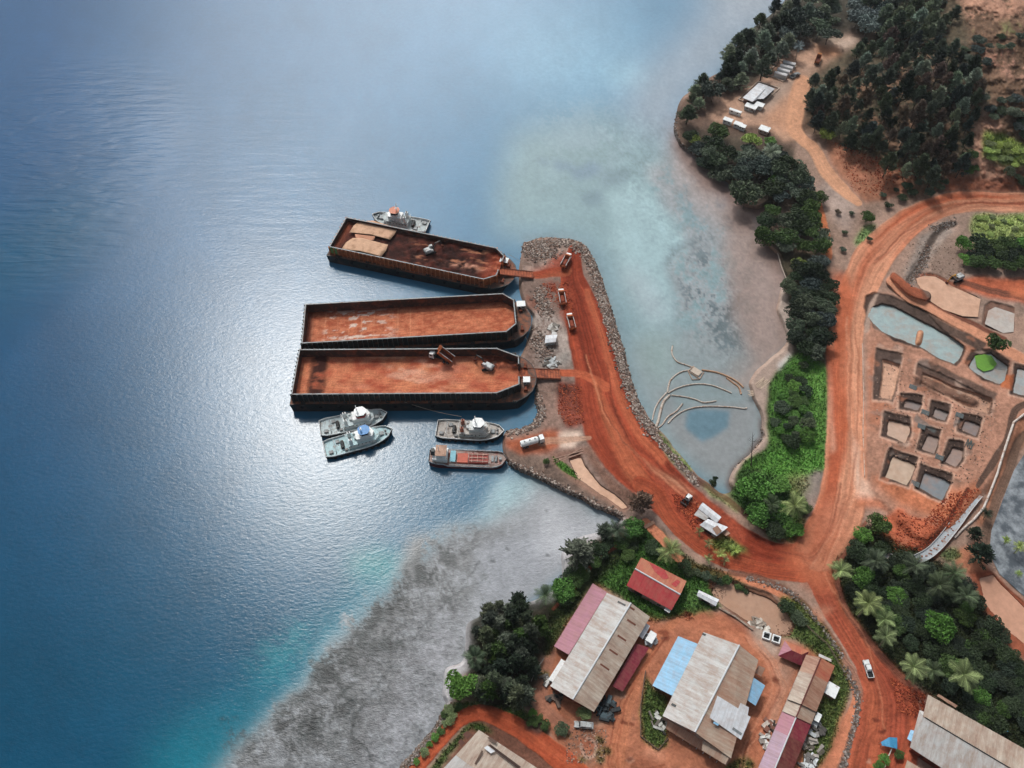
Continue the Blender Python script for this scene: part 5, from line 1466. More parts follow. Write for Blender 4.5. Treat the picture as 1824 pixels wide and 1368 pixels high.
    for (x, y, a_, b_, h_) in [(.08, -.22, .9, .7, .7), (.20, .26, .8, .8, .6), (.30, -.30, .7, .5, .9), (.84, 0, .9, .9, .8), (.90, .08, .4, .4, .9), (.90, -.08, .4, .4, .9)]:
        zq = sheer(L_ * x) - .35; m_ = MB(); m_.box(L_ * x - a_, L_ * x + a_, B_ * y - b_, B_ * y + b_, zq, zq + h_, .1, .1); m_.build('deck_locker', GREYM, r)
    for k in range(3):
        m_ = MB(); m_.cyl((L_ * (.45 + .07 * k), B_ * .25, zd + 2.9), .42, .8, 'x', 10); m_.build('life_raft', WHITE, r)
    m_ = MB(); m_.cyl((L_ * .47, 0, zd + 3.0), .8, .9, 'z', 12); m_.tube([(L_ * .44, .9, zd + 2.6), (L_ * .36, 1.6, zd + 4.8)], .1, 5); m_.build('vent', OFFW, r)
    rl = MB()
    ring = [(L_ * .33, -B_ * .34), (L_ * .73, -B_ * .34), (L_ * .80, -B_ * .16), (L_ * .80, B_ * .16), (L_ * .73, B_ * .34), (L_ * .33, B_ * .34)]
    for z_ in (.5, 1.0):
        for q0, q1 in zip(ring, ring[1:] + ring[:1]): rl.tube([(*q0, zd + 2.5 + z_), (*q1, zd + 2.5 + z_)], .04, 4, False)
    rl.build('handrail', WHITE, r)
    r.scale = (s, s, s)
    return r


BLUEH = paintm('1E5A8A', .4, .2, .8, '4A3A34', .25)
tug((570, 762), (690, 738), 'tugboat with a red-sided round wheelhouse and square white stern, against the lowest barge', 27, 8.6, paintm('12161C', .5, .2, 1, '4A3A34', .2), paintm('BCCACC', .6, .25, .8, '7A6A60', .35), WHITE, WHITE,
    stripe=paintm('A03A34', .5, .15, 1), wheel_x=.62, flip=1)
tug((578, 800), (699, 767), 'tugboat with blue wheelhouse roof and pale blue deck, outside the red-sided one', 27, 8.6, paintm('151C22', .5, .2, 1), paintm('A8C4C8', .6, .25, .8, '7A6A60', .25), WHITE, paintm('4F86BC', .5, .15, .8),
    wheel_x=.60)
tug((778, 762), (898, 770), 'grey and white tugboat with white octagonal wheelhouse, moored above the small tanker ship', 27, 9.0, paintm('14181A', .5, .2, 1), paintm('ADA69E', .6, .25, .8, '6A5A50', .4), paintm('C2C6C4', .5, .2, 1, '6A5244', .3), WHITE,
    funnelm=paintm('9A5A44', .6, .2, 1), wheel_x=.62)
tug((762, 403), (664, 386), 'blue-hulled white tugboat half hidden behind the topmost barge', 25, 8.2, BLUEH, paintm('A9B2B2', .6, .2, .8, '6A5A50', .3), WHITE, paintm('C07A60', .6, .2, 1), wheel_x=.58)

# small product tanker
A, rz, ln = frame_px((765, 815), (903, 820), 1.5)
r = empty('small_tanker_ship', (A.x, A.y, 0), rz, 'small tanker ship with red hatch trunk and dark red hull, lowest of the moored boats', 'ship')
L_, B_ = ln, 7.0
o_ = hull_outline(L_, B_, .80, .7, 16)
full = [(x, -y) for x, y in o_] + [(x, y) for x, y in o_[::-1][1:]]
n = len(full)
sh = lambda x: 1.5 + 1.3 * max(0, (x / L_ - .8) / .2) + (1.2 if x < L_ * .22 else 0)
m_ = MB(); m_.add([(x * .98 + .2, y * .92, -.8) for x, y in full] + [(x, y, sh(x)) for x, y in full], [tuple(range(n))[::-1]] + [(i, (i + 1) % n, n + (i + 1) % n, n + i) for i in range(n)])
hl = m_.build('hull', paintm('5A1E1C', .5, .25, .8, '1A1414', .4), r)
m_ = MB(); m_.add([(x, y * .97, sh(x) - .4) for x, y in full], [tuple(range(n))]); m_.build('deck', paintm('9A8880', .7, .3, .8, '7A3A2C', .5), r)
m_ = MB()
for i in range(n):
    (x0, y0), (x1, y1) = full[i], full[(i + 1) % n]
    m_.add([(x0, y0, sh(x0) - .1), (x1, y1, sh(x1) - .1), (x1, y1, sh(x1) + .5), (x0, y0, sh(x0) + .5), (x0, y0 * .96, sh(x0) - .1), (x1, y1 * .96, sh(x1) - .1), (x1, y1 * .96, sh(x1) + .5), (x0, y0 * .96, sh(x0) + .5)], [(0, 1, 2, 3), (5, 4, 7, 6), (3, 2, 6, 7)])
m_.build('bulwark', OFFW, hl)
m_ = MB(); m_.box(L_ * .36, L_ * .50, -B_ * .28, B_ * .28, 1.2, 2.2, .05, .05); m_.build('hatch_trunk', paintm('B0543E', .6, .2, 1), r)
m_ = MB(); m_.box(L_ * .51, L_ * .76, -B_ * .28, B_ * .28, 1.2, 2.3, .05, .05); tr = m_.build('hatch_trunk', paintm('8A342A', .6, .25, 1), r)
m_ = MB()
for y in (-1.4, 0, 1.4): m_.tube([(L_ * .52, y, 2.5), (L_ * .75, y, 2.5)], .14, 5)
for x in (.55, .62, .69): m_.tube([(L_ * x, -1.9, 2.6), (L_ * x, 1.9, 2.6)], .1, 5)
m_.build('cargo_pipe', paintm('C2A090', .6, .2, 1), tr)
m_ = MB(); m_.box(L_ * .05, L_ * .24, -B_ * .36, B_ * .36, 2.2, 4.6); ac = m_.build('accommodation', WHITE, r)
m_ = MB(); m_.box(L_ * .10, L_ * .22, -B_ * .30, B_ * .30, 4.6, 6.6, .1, .1); wh = m_.build('wheelhouse', WHITE, r)
m_ = MB(); m_.box(L_ * .22 - .12, L_ * .22 + .03, -B_ * .26, B_ * .26, 5.5, 6.2); m_.build('window_band', GLASS, wh)
m_ = MB(); m_.box(L_ * .09, L_ * .23, -B_ * .33, B_ * .33, 6.6, 6.75); m_.build('roof', paintm('A8846E', .6, .3, .8, '6A4A3A', .5), wh)
m_ = MB(); m_.prism([(L_ * .03, -.9), (L_ * .08, -.9), (L_ * .08, .9), (L_ * .03, .9)], 4.6, 7.0, .2); m_.build('funnel', DARKG, r)
m_ = MB(); m_.tube([(L_ * .13, 0, 6.7), (L_ * .13, 0, 9.2)], .1, 6); m_.tube([(L_ * .13, -.9, 8.3), (L_ * .13, .9, 8.3)], .06, 4); m_.build('mast', WHITE, r)
m_ = MB(); m_.slab([(L_ * .27, -B_ * .3, 2.9), (L_ * .34, -B_ * .3, 2.9), (L_ * .34, B_ * .36, 2.9), (L_ * .27, B_ * .36, 2.9)], .1); m_.build('awning', paintm('7FB0BC', .7, .15, 1), r)
m_ = MB(); m_.cyl((L_ * .86, 0, 2.2), .5, 2.4, 'y', 10); m_.box(L_ * .80, L_ * .83, -1.2, 1.2, 1.6, 2.4); m_.box(L_ * .90, L_ * .93, -.5, .5, 2.1, 2.8); m_.build('anchor_winch', GREYM, r)
m_ = MB()
for s_ in (-1, 1):
    for z_ in (2.4, 2.8): m_.tube([(L_ * .27, s_ * B_ * .46, z_), (L_ * .78, s_ * B_ * .46, z_)], .05, 4)
    for k in range(12): m_.tube([(L_ * (.27 + .0464 * k), s_ * B_ * .46, 1.4), (L_ * (.27 + .0464 * k), s_ * B_ * .46, 2.8)], .05, 4)
m_.build('handrail', WHITE, r)


def rope(a, b_, za, zb, label, sag=1.0, rr=.07):
    A_, B_ = P(*a, za), P(*b_, zb)
    m_ = MB(); m_.tube([A_ + (B_ - A_) * k / 8 - Vector((0, 0, sag * math.sin(math.pi * k / 8))) for k in range(9)], rr, 4)
    tag(m_.build('mooring_rope', paintm('A89A8A', .9, .1, 1)), label, 'rope', 'mooring ropes')


rope((940, 592), (990, 552), 4, 3, 'mooring rope from the bow of the middle barge up to the jetty')
rope((936, 600), (952, 625), 4, 3, 'short mooring rope from the middle barge down to the jetty edge')
rope((956, 690), (985, 700), 4, 3, 'mooring rope from the bow of the lowest barge to the rubble shore')
rope((822, 742), (720, 716), 4, 5, 'long mooring rope between the grey tugboat and the lowest barge')
rope((905, 452), (948, 470), 4.5, 3, 'mooring rope from the topmost barge to the jetty head')

# flexible dredge pipes / silt booms in the lagoon
def boom(pts, label, r_=.32, col='B2A79C'):
    q = smooth([(a, b_, 0) for a, b_ in pts], 6)
    m_ = MB(); m_.tube([P(a[0], a[1], .18) for a in q], r_, 6)
    tag(m_.build('floating_boom', paintm(col, .7, .2, 1.5, '8A6A54', .4), None, True), label, 'floating boom', 'floating booms strung across the lagoon')


boom([(1198, 616), (1197, 630), (1206, 644), (1222, 650), (1238, 656)], 'thin floating boom curling away above the raft')
boom([(1228, 659), (1210, 664), (1194, 678), (1189, 698)], 'floating boom curving down on the left from the raft')
boom([(1189, 698), (1176, 712), (1167, 728), (1162, 748)], 'leftmost floating boom running down to the stone causeway', .3)
boom([(1190, 700), (1210, 690), (1240, 684), (1270, 687), (1303, 700)], 'floating boom arching over the middle of the lagoon')
boom([(1193, 704), (1182, 716), (1176, 735), (1172, 752), (1166, 764)], 'thick bundled floating boom reaching the causeway rocks', .55)
boom([(1196, 704), (1220, 707), (1240, 712), (1254, 717), (1276, 714)], 'short wavy floating boom in the middle of the lagoon')
boom([(1216, 719), (1204, 733), (1190, 742), (1180, 756), (1172, 762)], 'short kinked floating boom beside the bundled one')
boom([(1190, 754), (1204, 740), (1225, 729), (1255, 724), (1300, 725), (1326, 728), (1330, 726)], 'lowest floating boom running straight to the east shore')
boom([(1250, 659), (1275, 663), (1295, 670), (1313, 680), (1324, 690)], 'tan floating boom from the raft to the east landing', .42, 'A98468')
boom([(1294, 673), (1306, 682), (1316, 690), (1320, 702)], 'inner tan floating boom just below the landing one', .36, 'A98468')
# raft
A = P(1240, 662, .3)
r = empty('timber_raft', (A.x, A.y, .1), hd((1232, 658), (1248, 668), 0), 'small timber raft where the floating booms meet', 'raft')
m_ = MB(); m_.box(-1.9, 1.9, -1.4, 1.4, .15, .45); m_.build('platform', paintm('B4A698', .85, .2, 2), r)
m_ = MB()
for q0, q1 in [((-2.6, -1.8), (3.0, -2.0)), ((3.0, -2.0), (1.0, -4.2)), ((1.0, -4.2), (-2.6, -1.8)), ((-2.6, -1.8), (-2.2, 1.8)), ((3.0, -2.0), (2.4, 1.8))]: m_.tube([(*q0, .2), (*q1, .2)], .18, 5)
m_.build('frame_pole', paintm('A98F7C', .85, .2, 2), r)
# landing boards on the shore
def planks(u, v, rz, n_, l_, label, name='plank_stack', col='BDA893', cat='planks'):
    z = g1(u, v); A_ = P(u, v, z); m_ = MB(); rr = random.Random(int(u * 7 + v))
    for k in range(n_):
        a_ = rr.uniform(-.25, .25); x, y = rr.uniform(-.6, .6), (k - n_ / 2) * .45
        m_.M = Matrix.Translation((A_.x, A_.y, z)) @ Matrix.Rotation(rz + a_, 4, 'Z'); m_.box(x - l_ / 2, x + l_ / 2, y - .14, y + .14, .1 + .05 * k, .2 + .05 * k)
    tag(m_.build(name, paintm(col, .85, .25, 1.5)), label, cat)
planks(1356, 683, R(50), 7, 5.5, 'pale planks forming a rough landing at the east shore of the lagoon')
planks(1342, 700, R(0), 5, 4.0, 'loose pale boards lying at the water edge below the landing planks')
# fallen trunk
m_ = MB(); m_.tube([P(1384, 446, 1.2), P(1392, 475, .8), P(1402, 500, 1.4)], [.28, .24, .16], 6)
tag(m_.build('fallen_trunk', paintm('B4A498', .85, .2, 1)), 'bare pale tree trunk fallen from the shore trees into the shallow water', 'log')

# ------------------------------------------------------------------ buildings
def panel(parent, pts, mat, name='roof_panel', th=.14):
    """pts: (u, v, z) corners, first edge is the eave direction"""
    w_ = [P(*p) for p in pts]
    m_ = MB(); m_.slab(w_, th)
    ex = (w_[1] - w_[0]).normalized()
    nrm = (w_[1] - w_[0]).cross(w_[-1] - w_[0]).normalized()
    ey = nrm.cross(ex)
    return m_.build(name, mat, parent, False, (w_[0], ex, ey))


def inset(poly, d):
    n = len(poly); c = sum((Vector(p[:2]) for p in poly), Vector((0, 0))) / n
    o = []
    for p in poly:
        q = Vector(p[:2]); k = (q - c); o.append(c + k * max(.1, (k.length - d * 1.3) / k.length))
    return o


def box_walls(parent, px, ze, zf, mat, d=.5, openings=True, name='wall', holes=3):
    """walls under an eave polygon given in photo pixels at height ze"""
    w_ = [P(u, v, ze) for u, v in px]
    ins = inset(w_, d)
    m_ = MB(); m_.prism([(p.x, p.y) for p in ins], zf, ze - .15)
    wl_ = m_.build(name, mat, parent)
    if openings:
        n = len(ins)
        for i in range(n):
            a, b_ = ins[i], ins[(i + 1) % n]
            l = (b_ - a).length
            if l < 4: continue
            t_ = (b_ - a) / l; nn = Vector((t_.y, -t_.x))
            cen = sum(ins, Vector((0, 0))) / n
            if nn.dot((a + b_) / 2 - cen) < 0: nn = -nn
            k = max(1, int(l / 6))
            for j in range(k):
                s_ = (j + .5) / k * l; q = a + t_ * s_
                is_d = (j == k // 2 and i % 2 == 0); tgt = MB()
                hw_, z0, z1 = (1.4, zf, min(zf + 2.8, ze - .5)) if is_d else (.6, zf + 1.0, zf + 2.0)
                c1, c2 = q - t_ * hw_, q + t_ * hw_
                tgt.prism([(c1.x, c1.y), (c2.x, c2.y), ((c2 + nn * .04).x, (c2 + nn * .04).y), ((c1 + nn * .04).x, (c1 + nn * .04).y)], z0, z1)
                tgt.build('door' if is_d else 'window', DARKG if is_d else GLASS, wl_)
    return wl_


def building(label, px, zf, cat='building', name='workshop_building', group=None):
    c = sum((P(u, v, zf) for u, v in px), Vector()) / len(px)
    r = empty(name, (c.x, c.y, zf), 0, label, cat, group)
    r.location = (0, 0, 0)
    return r


WALLM = paintm('8C8680', .8, .25, .5, '7A4A36', .5)
WALLR = paintm('7E3A28', .8, .3, .5, '4A2A20', .4)
R_BEI = roofm('B3A799', '7F6658', .75)
R_BEI2 = roofm('A89888', '8A5E48', .75)
R_TAN = roofm('A68672', '7A4A38', .8)
R_RED = roofm('A03236', '7A3A30', .25, .06)
R_RUST = roofm('B07458', '9A3A30', .75)
R_CRIM = roofm('7A2636', '5A2430', .3, .08)
R_PINK = roofm('A2707E', '6A3A30', .35, .06)
R_LILAC = roofm('A48C9C', '8A6A78', .4, .06)
R_BROWN = roofm('642A2A', '4A2020', .4)
R_BLUE = roofm('86B4D2', '7A98AC', .3, .05)
R_WHITE = roofm('CCD0D4', '9AA0A4', .3, .05)
R_GREYW = roofm('B8B8B6', '8C7868', .65, .06)
RIDGE = paintm('BFC3C6', .5, .1, 1)


def ridge_cap(r, a, b_, z, w_=.5, mat=None):
    A_, B_ = P(*a, z + .03), P(*b_, z + .03)
    m_ = MB(); m_.tube([A_, B_], w_, 6); m_.build('ridge_cap', mat or RIDGE, r)


def patch(r, px, z, mat, name='roof_patch'):
    panel(r, [(u, v, z_) for (u, v), z_ in zip(px, z if isinstance(z, (list, tuple)) else [z] * len(px))], mat, name, .05)


def roof_z(eA, eB, rA, ze, zr):
    """height of a roof slope over pixel (u,v): returns f(u, v) for the plane through eave points and ridge point"""
    a, b_, c = P(*eA, ze), P(*eB, ze), P(*rA, zr)
    nn = (b_ - a).cross(c - a)
    def f(u, v, lift=.06):
        x, y, w_ = ray(u, v); o = Vector((0, 0, CAM_H)); d = Vector((x, y, w_))
        t_ = (a - o).dot(nn) / d.dot(nn)
        return (o + d * t_).z + lift
    return f


def gable(label, eL, eR, rid, ze, zr, zf, mL, mR, wall=WALLM, name='workshop_building', cat='building', cap=True):
    """eL, eR: eave ends (far, near) on both sides, rid: ridge ends (far, near)"""
    px = [eL[0], eL[1], rid[1], eR[1], eR[0], rid[0]]
    r = building(label, px, zf, cat, name)
    panel(r, [(*eL[1], ze), (*eL[0], ze), (*rid[0], zr), (*rid[1], zr)][::1], mL)
    panel(r, [(*eR[0], ze), (*eR[1], ze), (*rid[1], zr), (*rid[0], zr)], mR)
    box_walls(r, [eL[0], eL[1], eR[1], eR[0]], ze, zf, wall)
    for k in (0, 1):        # gable ends
        a, b_, c = P(*eL[k], ze - .15), P(*eR[k], ze - .15), P(*rid[k], zr - .15)
        s_ = 1 if k else -1
        d = (P(*rid[0], zr) - P(*rid[1], zr)).normalized() * .5 * s_
        m_ = MB(); m_.add([a + d, b_ + d, c + d, a + d * 1.3, b_ + d * 1.3, c + d * 1.3], [(0, 1, 2), (5, 4, 3), (0, 3, 4, 1), (1, 4, 5, 2), (2, 5, 3, 0)]); m_.build('gable', wall, r)
    if cap: ridge_cap(r, rid[0], rid[1], zr, .28)
    return r


# red-roofed house
r = gable('house with bright red roof slope and rusty upper slope, on the green lawn', ((1142, 993), (1223, 1035)), ((1116, 1043), (1196, 1087)), ((1131, 1013), (1212, 1059)), 6.0, 7.6, 2.5, R_RUST, R_RED, paintm('9A948C', .8, .2, .6, '6A4A3A', .4), 'house', 'house')
f = roof_z((1142, 993), (1223, 1035), (1131, 1013), 6.0, 7.6)
for pl in [[(1156, 1001), (1184, 1015), (1192, 1030), (1182, 1032), (1166, 1018)], [(1196, 1040), (1206, 1032), (1212, 1036), (1204, 1046)]]:
    patch(r, pl, [f(*p) for p in pl], R_RED, 'repainted_patch')
# beige and pink workshop
r = gable('long beige workshop with pink lean-to roof on its left and crimson lean-to on its right', ((1081, 1056), (980, 1222)), ((1158, 1099), (1058, 1268)), ((1124, 1074), (1020, 1246)), 7.0, 9.0, 2.6, R_GREYW, R_BEI, WALLR)
panel(r, [(987, 1151, 4.6), (1056, 1039, 4.6), (1081, 1055, 6.6), (1013, 1166, 6.6)], R_PINK, 'lean_to_roof')
box_walls(r, [(987, 1151), (1056, 1039), (1080, 1053), (1012, 1166)], 4.6, 2.6, WALLM, .6)
panel(r, [(1156, 1154, 4.4), (1109, 1232, 4.4), (1091, 1222, 5.4), (1133, 1146, 5.4)], R_CRIM, 'lean_to_roof')
box_walls(r, [(1155, 1155), (1109, 1231), (1092, 1222), (1134, 1147)], 4.4, 2.6, WALLM, .6)
panel(r, [(1158, 1115, 5.0), (1145, 1138, 5.0), (1135, 1130, 5.6), (1148, 1108, 5.6)], R_WHITE, 'side_canopy')
f = roof_z((1158, 1099), (1058, 1268), (1124, 1074), 7.0, 9.0)
dk_ = paintm('6A3E30', .8, .2, 1)
for a_, b_ in [((1118, 1102), (1133, 1112)), ((1101, 1130), (1116, 1140)), ((1086, 1155), (1101, 1165)), ((1070, 1181), (1086, 1192)), ((1123, 1080), (1131, 1085))]:
    pl = [a_, b_, (b_[0] - 1.5, b_[1] + 3), (a_[0] - 1.5, a_[1] + 3)]
    patch(r, pl, [f(*p) for p in pl], dk_, 'skylight_gap')
for a_, b_ in [((1101, 1070), (1115, 1077))]:
    g_ = roof_z((1081, 1056), (980, 1222), (1124, 1074), 7.0, 9.0)
    pl = [a_, b_, (b_[0] - 1.5, b_[1] + 3), (a_[0] - 1.5, a_[1] + 3)]
    patch(r, pl, [g_(*p) for p in pl], DARKG, 'skylight_gap')
# big workshop with blue lean-tos
r = gable('largest workshop, beige roof with blue lean-to roofs and a white patch', ((1253, 1126), (1180, 1275)), ((1351, 1176), (1302, 1351)), ((1317, 1149), (1238, 1304)), 8.0, 10.2, 2.6, R_GREYW, R_BEI2, WALLM)
f = roof_z((1351, 1176), (1302, 1351), (1317, 1149), 8.0, 10.2)
g_ = roof_z((1253, 1126), (1180, 1275), (1317, 1149), 8.0, 10.2)
panel(r, [(1162, 1221, 5.6), (1208, 1133, 5.6), (1243, 1147, 7.7), (1199, 1240, 7.7)], R_BLUE, 'lean_to_roof')
box_walls(r, [(1163, 1221), (1208, 1134), (1238, 1146), (1194, 1237)], 5.6, 2.6, WALLM, .6)
panel(r, [(1363, 1221, 6.4), (1346, 1257, 6.4), (1324, 1242, 7.9), (1341, 1206, 7.9)], R_BLUE, 'lean_to_roof')
panel(r, [(1363, 1190, 5.4), (1356, 1205, 5.4), (1344, 1198, 6.4), (1351, 1185, 6.4)], R_TAN, 'side_canopy')
pl = [(1278, 1239), (1315, 1262), (1319, 1252), (1334, 1260), (1332, 1274), (1337, 1277), (1320, 1318), (1264, 1278)]
patch(r, pl, [f(*p, .12) for p in pl], R_WHITE, 'new_sheet_patch')
for pl, m0, fn_, nm_ in [([(1306, 1295), (1322, 1306), (1320, 1310), (1304, 1299)], GREYM, f, 'vent_panel'), ([(1252, 1127), (1258, 1130), (1256, 1133), (1250, 1130)], DARKG, g_, 'roof_hole'), ([(1197, 1252), (1205, 1256), (1203, 1260), (1195, 1256)], DARKG, g_, 'roof_hole'),
                          ([(1212, 1283), (1226, 1291), (1224, 1294), (1210, 1286)], R_BLUE, g_, 'blue_sheet_patch'), ([(1272, 1285), (1281, 1290), (1279, 1293), (1270, 1288)], R_BLUE, f, 'blue_sheet_patch')]:
    patch(r, pl, [fn_(*p, .1 if nm_ != 'vent_panel' else .22) for p in pl], m0, nm_)
panel(r, [(1294, 1364, 5.0), (1186, 1298, 5.0), (1190, 1282, 6.6), (1303, 1350, 6.6)][::1], R_TAN, 'porch_roof')
panel(r, [(1250, 1336, 7.2), (1292, 1362, 7.2), (1300, 1348, 7.8), (1252, 1318, 7.8)], R_BEI2, 'porch_roof')
m_ = MB()
for k in range(8):
    q = P(1195 + 12 * k, 1304 + 8 * k, 4.9); m_.tube([(q.x, q.y + .8, 2.4), (q.x, q.y + .8, 4.9)], .12, 6)
m_.build('porch_post', OFFW, r)
# row house in coloured segments
r = building('long narrow row building with beige, pink and dark crimson roof segments, by the grass', [(1436, 1166), (1486, 1189), (1425, 1368), (1360, 1348)], 2.6)
segs = [(0.0, .16, R_TAN, R_RUST, .5), (.16, .44, R_BEI, R_TAN, .9), (.44, .56, R_BEI, R_BEI2, .3), (.56, .74, R_PINK, R_CRIM, 0), (.74, 1.25, R_LILAC, R_BROWN, 0)]
lerp = lambda a, b_, t_: (a[0] + (b_[0] - a[0]) * t_, a[1] + (b_[1] - a[1]) * t_)
for t0_, t1_, ma, mb_, dz in segs:
    l0, l1 = lerp((1436, 1166), (1360, 1346), t0_), lerp((1436, 1166), (1360, 1346), t1_)
    c0_, c1_ = lerp((1462, 1172), (1384, 1360), t0_), lerp((1462, 1172), (1384, 1360), t1_)
    r0_, r1_ = lerp((1487, 1186), (1412, 1372), t0_), lerp((1487, 1186), (1412, 1372), t1_)
    panel(r, [(*l1, 5.2 + dz), (*l0, 5.2 + dz), (*c0_, 6.8 + dz), (*c1_, 6.8 + dz)], ma)
    panel(r, [(*r0_, 5.2 + dz), (*r1_, 5.2 + dz), (*c1_, 6.8 + dz), (*c0_, 6.8 + dz)], mb_)
    ridge_cap(r, c0_, c1_, 6.8 + dz, .2, R_BROWN if ma is R_BEI or ma is R_TAN else RIDGE)
box_walls(r, [(1436, 1166), (1341, 1391), (1393, 1418), (1487, 1186)], 5.0, 2.6, WALLM, .7)
panel(r, [(1459, 1164, 4.2), (1481, 1174, 4.2), (1481, 1179, 4.4), (1458, 1169, 4.4)], R_GREYW, 'side_canopy')
# hipped crimson pavilion
r = building('small crimson hipped-roof pavilion with a pinkish front, at the head of the row building', [(1386, 1166), (1398, 1140), (1440, 1160), (1430, 1188)], 2.6, 'pavilion', 'pavilion')
A5, B5 = (1414, 1161, 6.6), (1432, 1168, 6.6)
panel(r, [(1386, 1168, 4.6), (1398, 1141, 4.6), (1410, 1158, 6.6)], R_PINK)
panel(r, [(1398, 1141, 4.6), (1441, 1160, 4.6), (1428, 1166, 6.6), (1410, 1158, 6.6)], R_RUST)
panel(r, [(1430, 1187, 4.6), (1386, 1168, 4.6), (1410, 1158, 6.6), (1428, 1166, 6.6)], R_CRIM)
panel(r, [(1441, 1160, 4.6), (1430, 1187, 4.6), (1428, 1166, 6.6)], R_CRIM)
box_walls(r, [(1388, 1166), (1400, 1143), (1439, 1161), (1429, 1185)], 4.6, 2.6, WALLM, .8)
# bottom edge workshop
r = building('pale flat-roofed workshop cut off by the bottom edge, inside the bend of the red road', [(851, 1299), (1000, 1395), (900, 1460), (770, 1390)], 2.8)
panel(r, [(853, 1300, 6.4), (960, 1370, 6.4), (1010, 1402, 6.4), (940, 1440, 7.6), (880, 1395, 7.6), (835, 1362, 7.6), (812, 1345, 7.6)], R_BEI)
panel(r, [(812, 1345, 7.6), (880, 1395, 7.6), (940, 1440, 7.6), (880, 1490, 6.4), (760, 1400, 6.4)], R_GREYW)
box_walls(r, [(853, 1300), (1010, 1402), (880, 1490), (764, 1398)], 6.4, 2.8, WALLM, .6)
for pl, m0, z_ in [([(824, 1308), (832, 1302), (841, 1309), (833, 1317)], paintm('5A3A30', .8, .2, 1), 5.6), ([(816, 1322), (820, 1316), (828, 1322), (822, 1331)], paintm('5A3A30', .8, .2, 1), 5.6),
                  ([(869, 1327), (874, 1326), (928, 1366), (924, 1370)], paintm('3A2822', .8, .2, 1), 7.5), ([(862, 1332), (868, 1328), (882, 1338), (874, 1342)], R_WHITE, 7.7),
                  ([(868, 1314), (872, 1312), (886, 1321), (883, 1325)], paintm('5A463C', .8, .2, 1), 7.3), ([(858, 1336), (861, 1338), (848, 1362), (845, 1360)], paintm('5A463C', .8, .2, 1), 7.7)]:
    patch(r, pl, z_, m0, 'roof_gap')
# warehouse lower right
r = building('large pale warehouse with a long dark ridge line, at the bottom right corner', [(1652, 1237), (1900, 1376), (1850, 1460), (1621, 1330)], 2.6, name='warehouse', cat='warehouse')
panel(r, [(1653, 1237, 7.0), (1960, 1410, 7.0), (1920, 1440, 9.6), (1644, 1276, 9.6)], R_BEI)
panel(r, [(1638, 1265, 7.6), (1652, 1270, 8.6), (1644, 1277, 9.5), (1920, 1441, 9.5), (1880, 1500, 7.0), (1621, 1331, 7.0)], R_GREYW)
ridge_cap(r, (1648, 1278), (1920, 1440), 9.6, .16, DARKG)
box_walls(r, [(1653, 1240), (1960, 1410), (1880, 1500), (1622, 1330)], 7.0, 2.6, WALLR, .8)
panel(r, [(1616, 1316, 4.6), (1622, 1300, 4.6), (1632, 1302, 5.4), (1625, 1322, 5.4)], R_BLUE, 'side_canopy')
panel(r, [(1668, 1239, 4.6), (1672, 1236, 4.6), (1706, 1257, 4.8), (1702, 1261, 4.8)], R_TAN, 'side_canopy')
r = building('second warehouse roof corner showing at the bottom edge, right of the banana plants', [(1614, 1354), (1700, 1400), (1640, 1440), (1600, 1400)], 2.6, name='warehouse', cat='warehouse')
panel(r, [(1616, 1354, 5.5), (1720, 1416, 5.5), (1690, 1460, 6.5), (1602, 1400, 6.5)], R_BEI2)
box_walls(r, [(1617, 1355), (1718, 1416), (1690, 1458), (1604, 1400)], 5.5, 2.6, WALLR, .6)
# white sheds on the island
r = gable('upper of the two white-roofed sheds on the dirt island between the roads', ((1252, 895), (1285, 921)), ((1244, 906), (1277, 932)), ((1248, 899), (1281, 926)), 5.2, 5.9, 2.6, R_WHITE, R_WHITE, OFFW, 'shed', 'shed', False)
panel(r, [(1236, 917, 4.4), (1244, 907, 5.0), (1263, 921, 5.0), (1256, 927, 4.4)], R_GREYW, 'lean_to_roof')
r = gable('lower white-roofed shed with a patched beige corner on the dirt island', ((1261, 924), (1297, 939)), ((1246, 935), (1277, 955)), ((1254, 929), (1288, 946)), 5.0, 5.8, 2.6, R_WHITE, R_WHITE, OFFW, 'shed', 'shed', False)
f = roof_z((1246, 935), (1277, 955), (1254, 929), 5.0, 5.8)
pl = [(1269, 941), (1278, 936), (1286, 946), (1277, 953)]
patch(r, pl, [f(*p, .1) for p in pl], R_TAN, 'roof_patch')
panel(r, [(1286, 948, 4.0), (1294, 943, 4.0), (1301, 950, 4.2), (1293, 955, 4.2)], R_TAN, 'lean_to_roof')
# small shed by the brown pond
gable('small white shed between the lawn and the brown pond', ((1245, 1051), (1281, 1068)), ((1241, 1061), (1275, 1080)), ((1243, 1055), (1278, 1073)), 4.8, 5.3, 2.5, R_WHITE, R_WHITE, OFFW, 'shed', 'shed', False)
# hut on the jetty
r = gable('white hut on the grey rubble of the jetty beside the middle barge', ((972, 597), (993, 596)), ((970, 611), (990, 609)), ((971, 604), (991, 602)), 5.2, 5.5, 2.9, R_WHITE, R_WHITE, OFFW, 'hut', 'hut', False)
panel(r, [(984, 590, 4.6), (992, 592, 4.6), (991, 598, 4.8), (982, 596, 4.8)], R_GREYW, 'lean_to_roof')
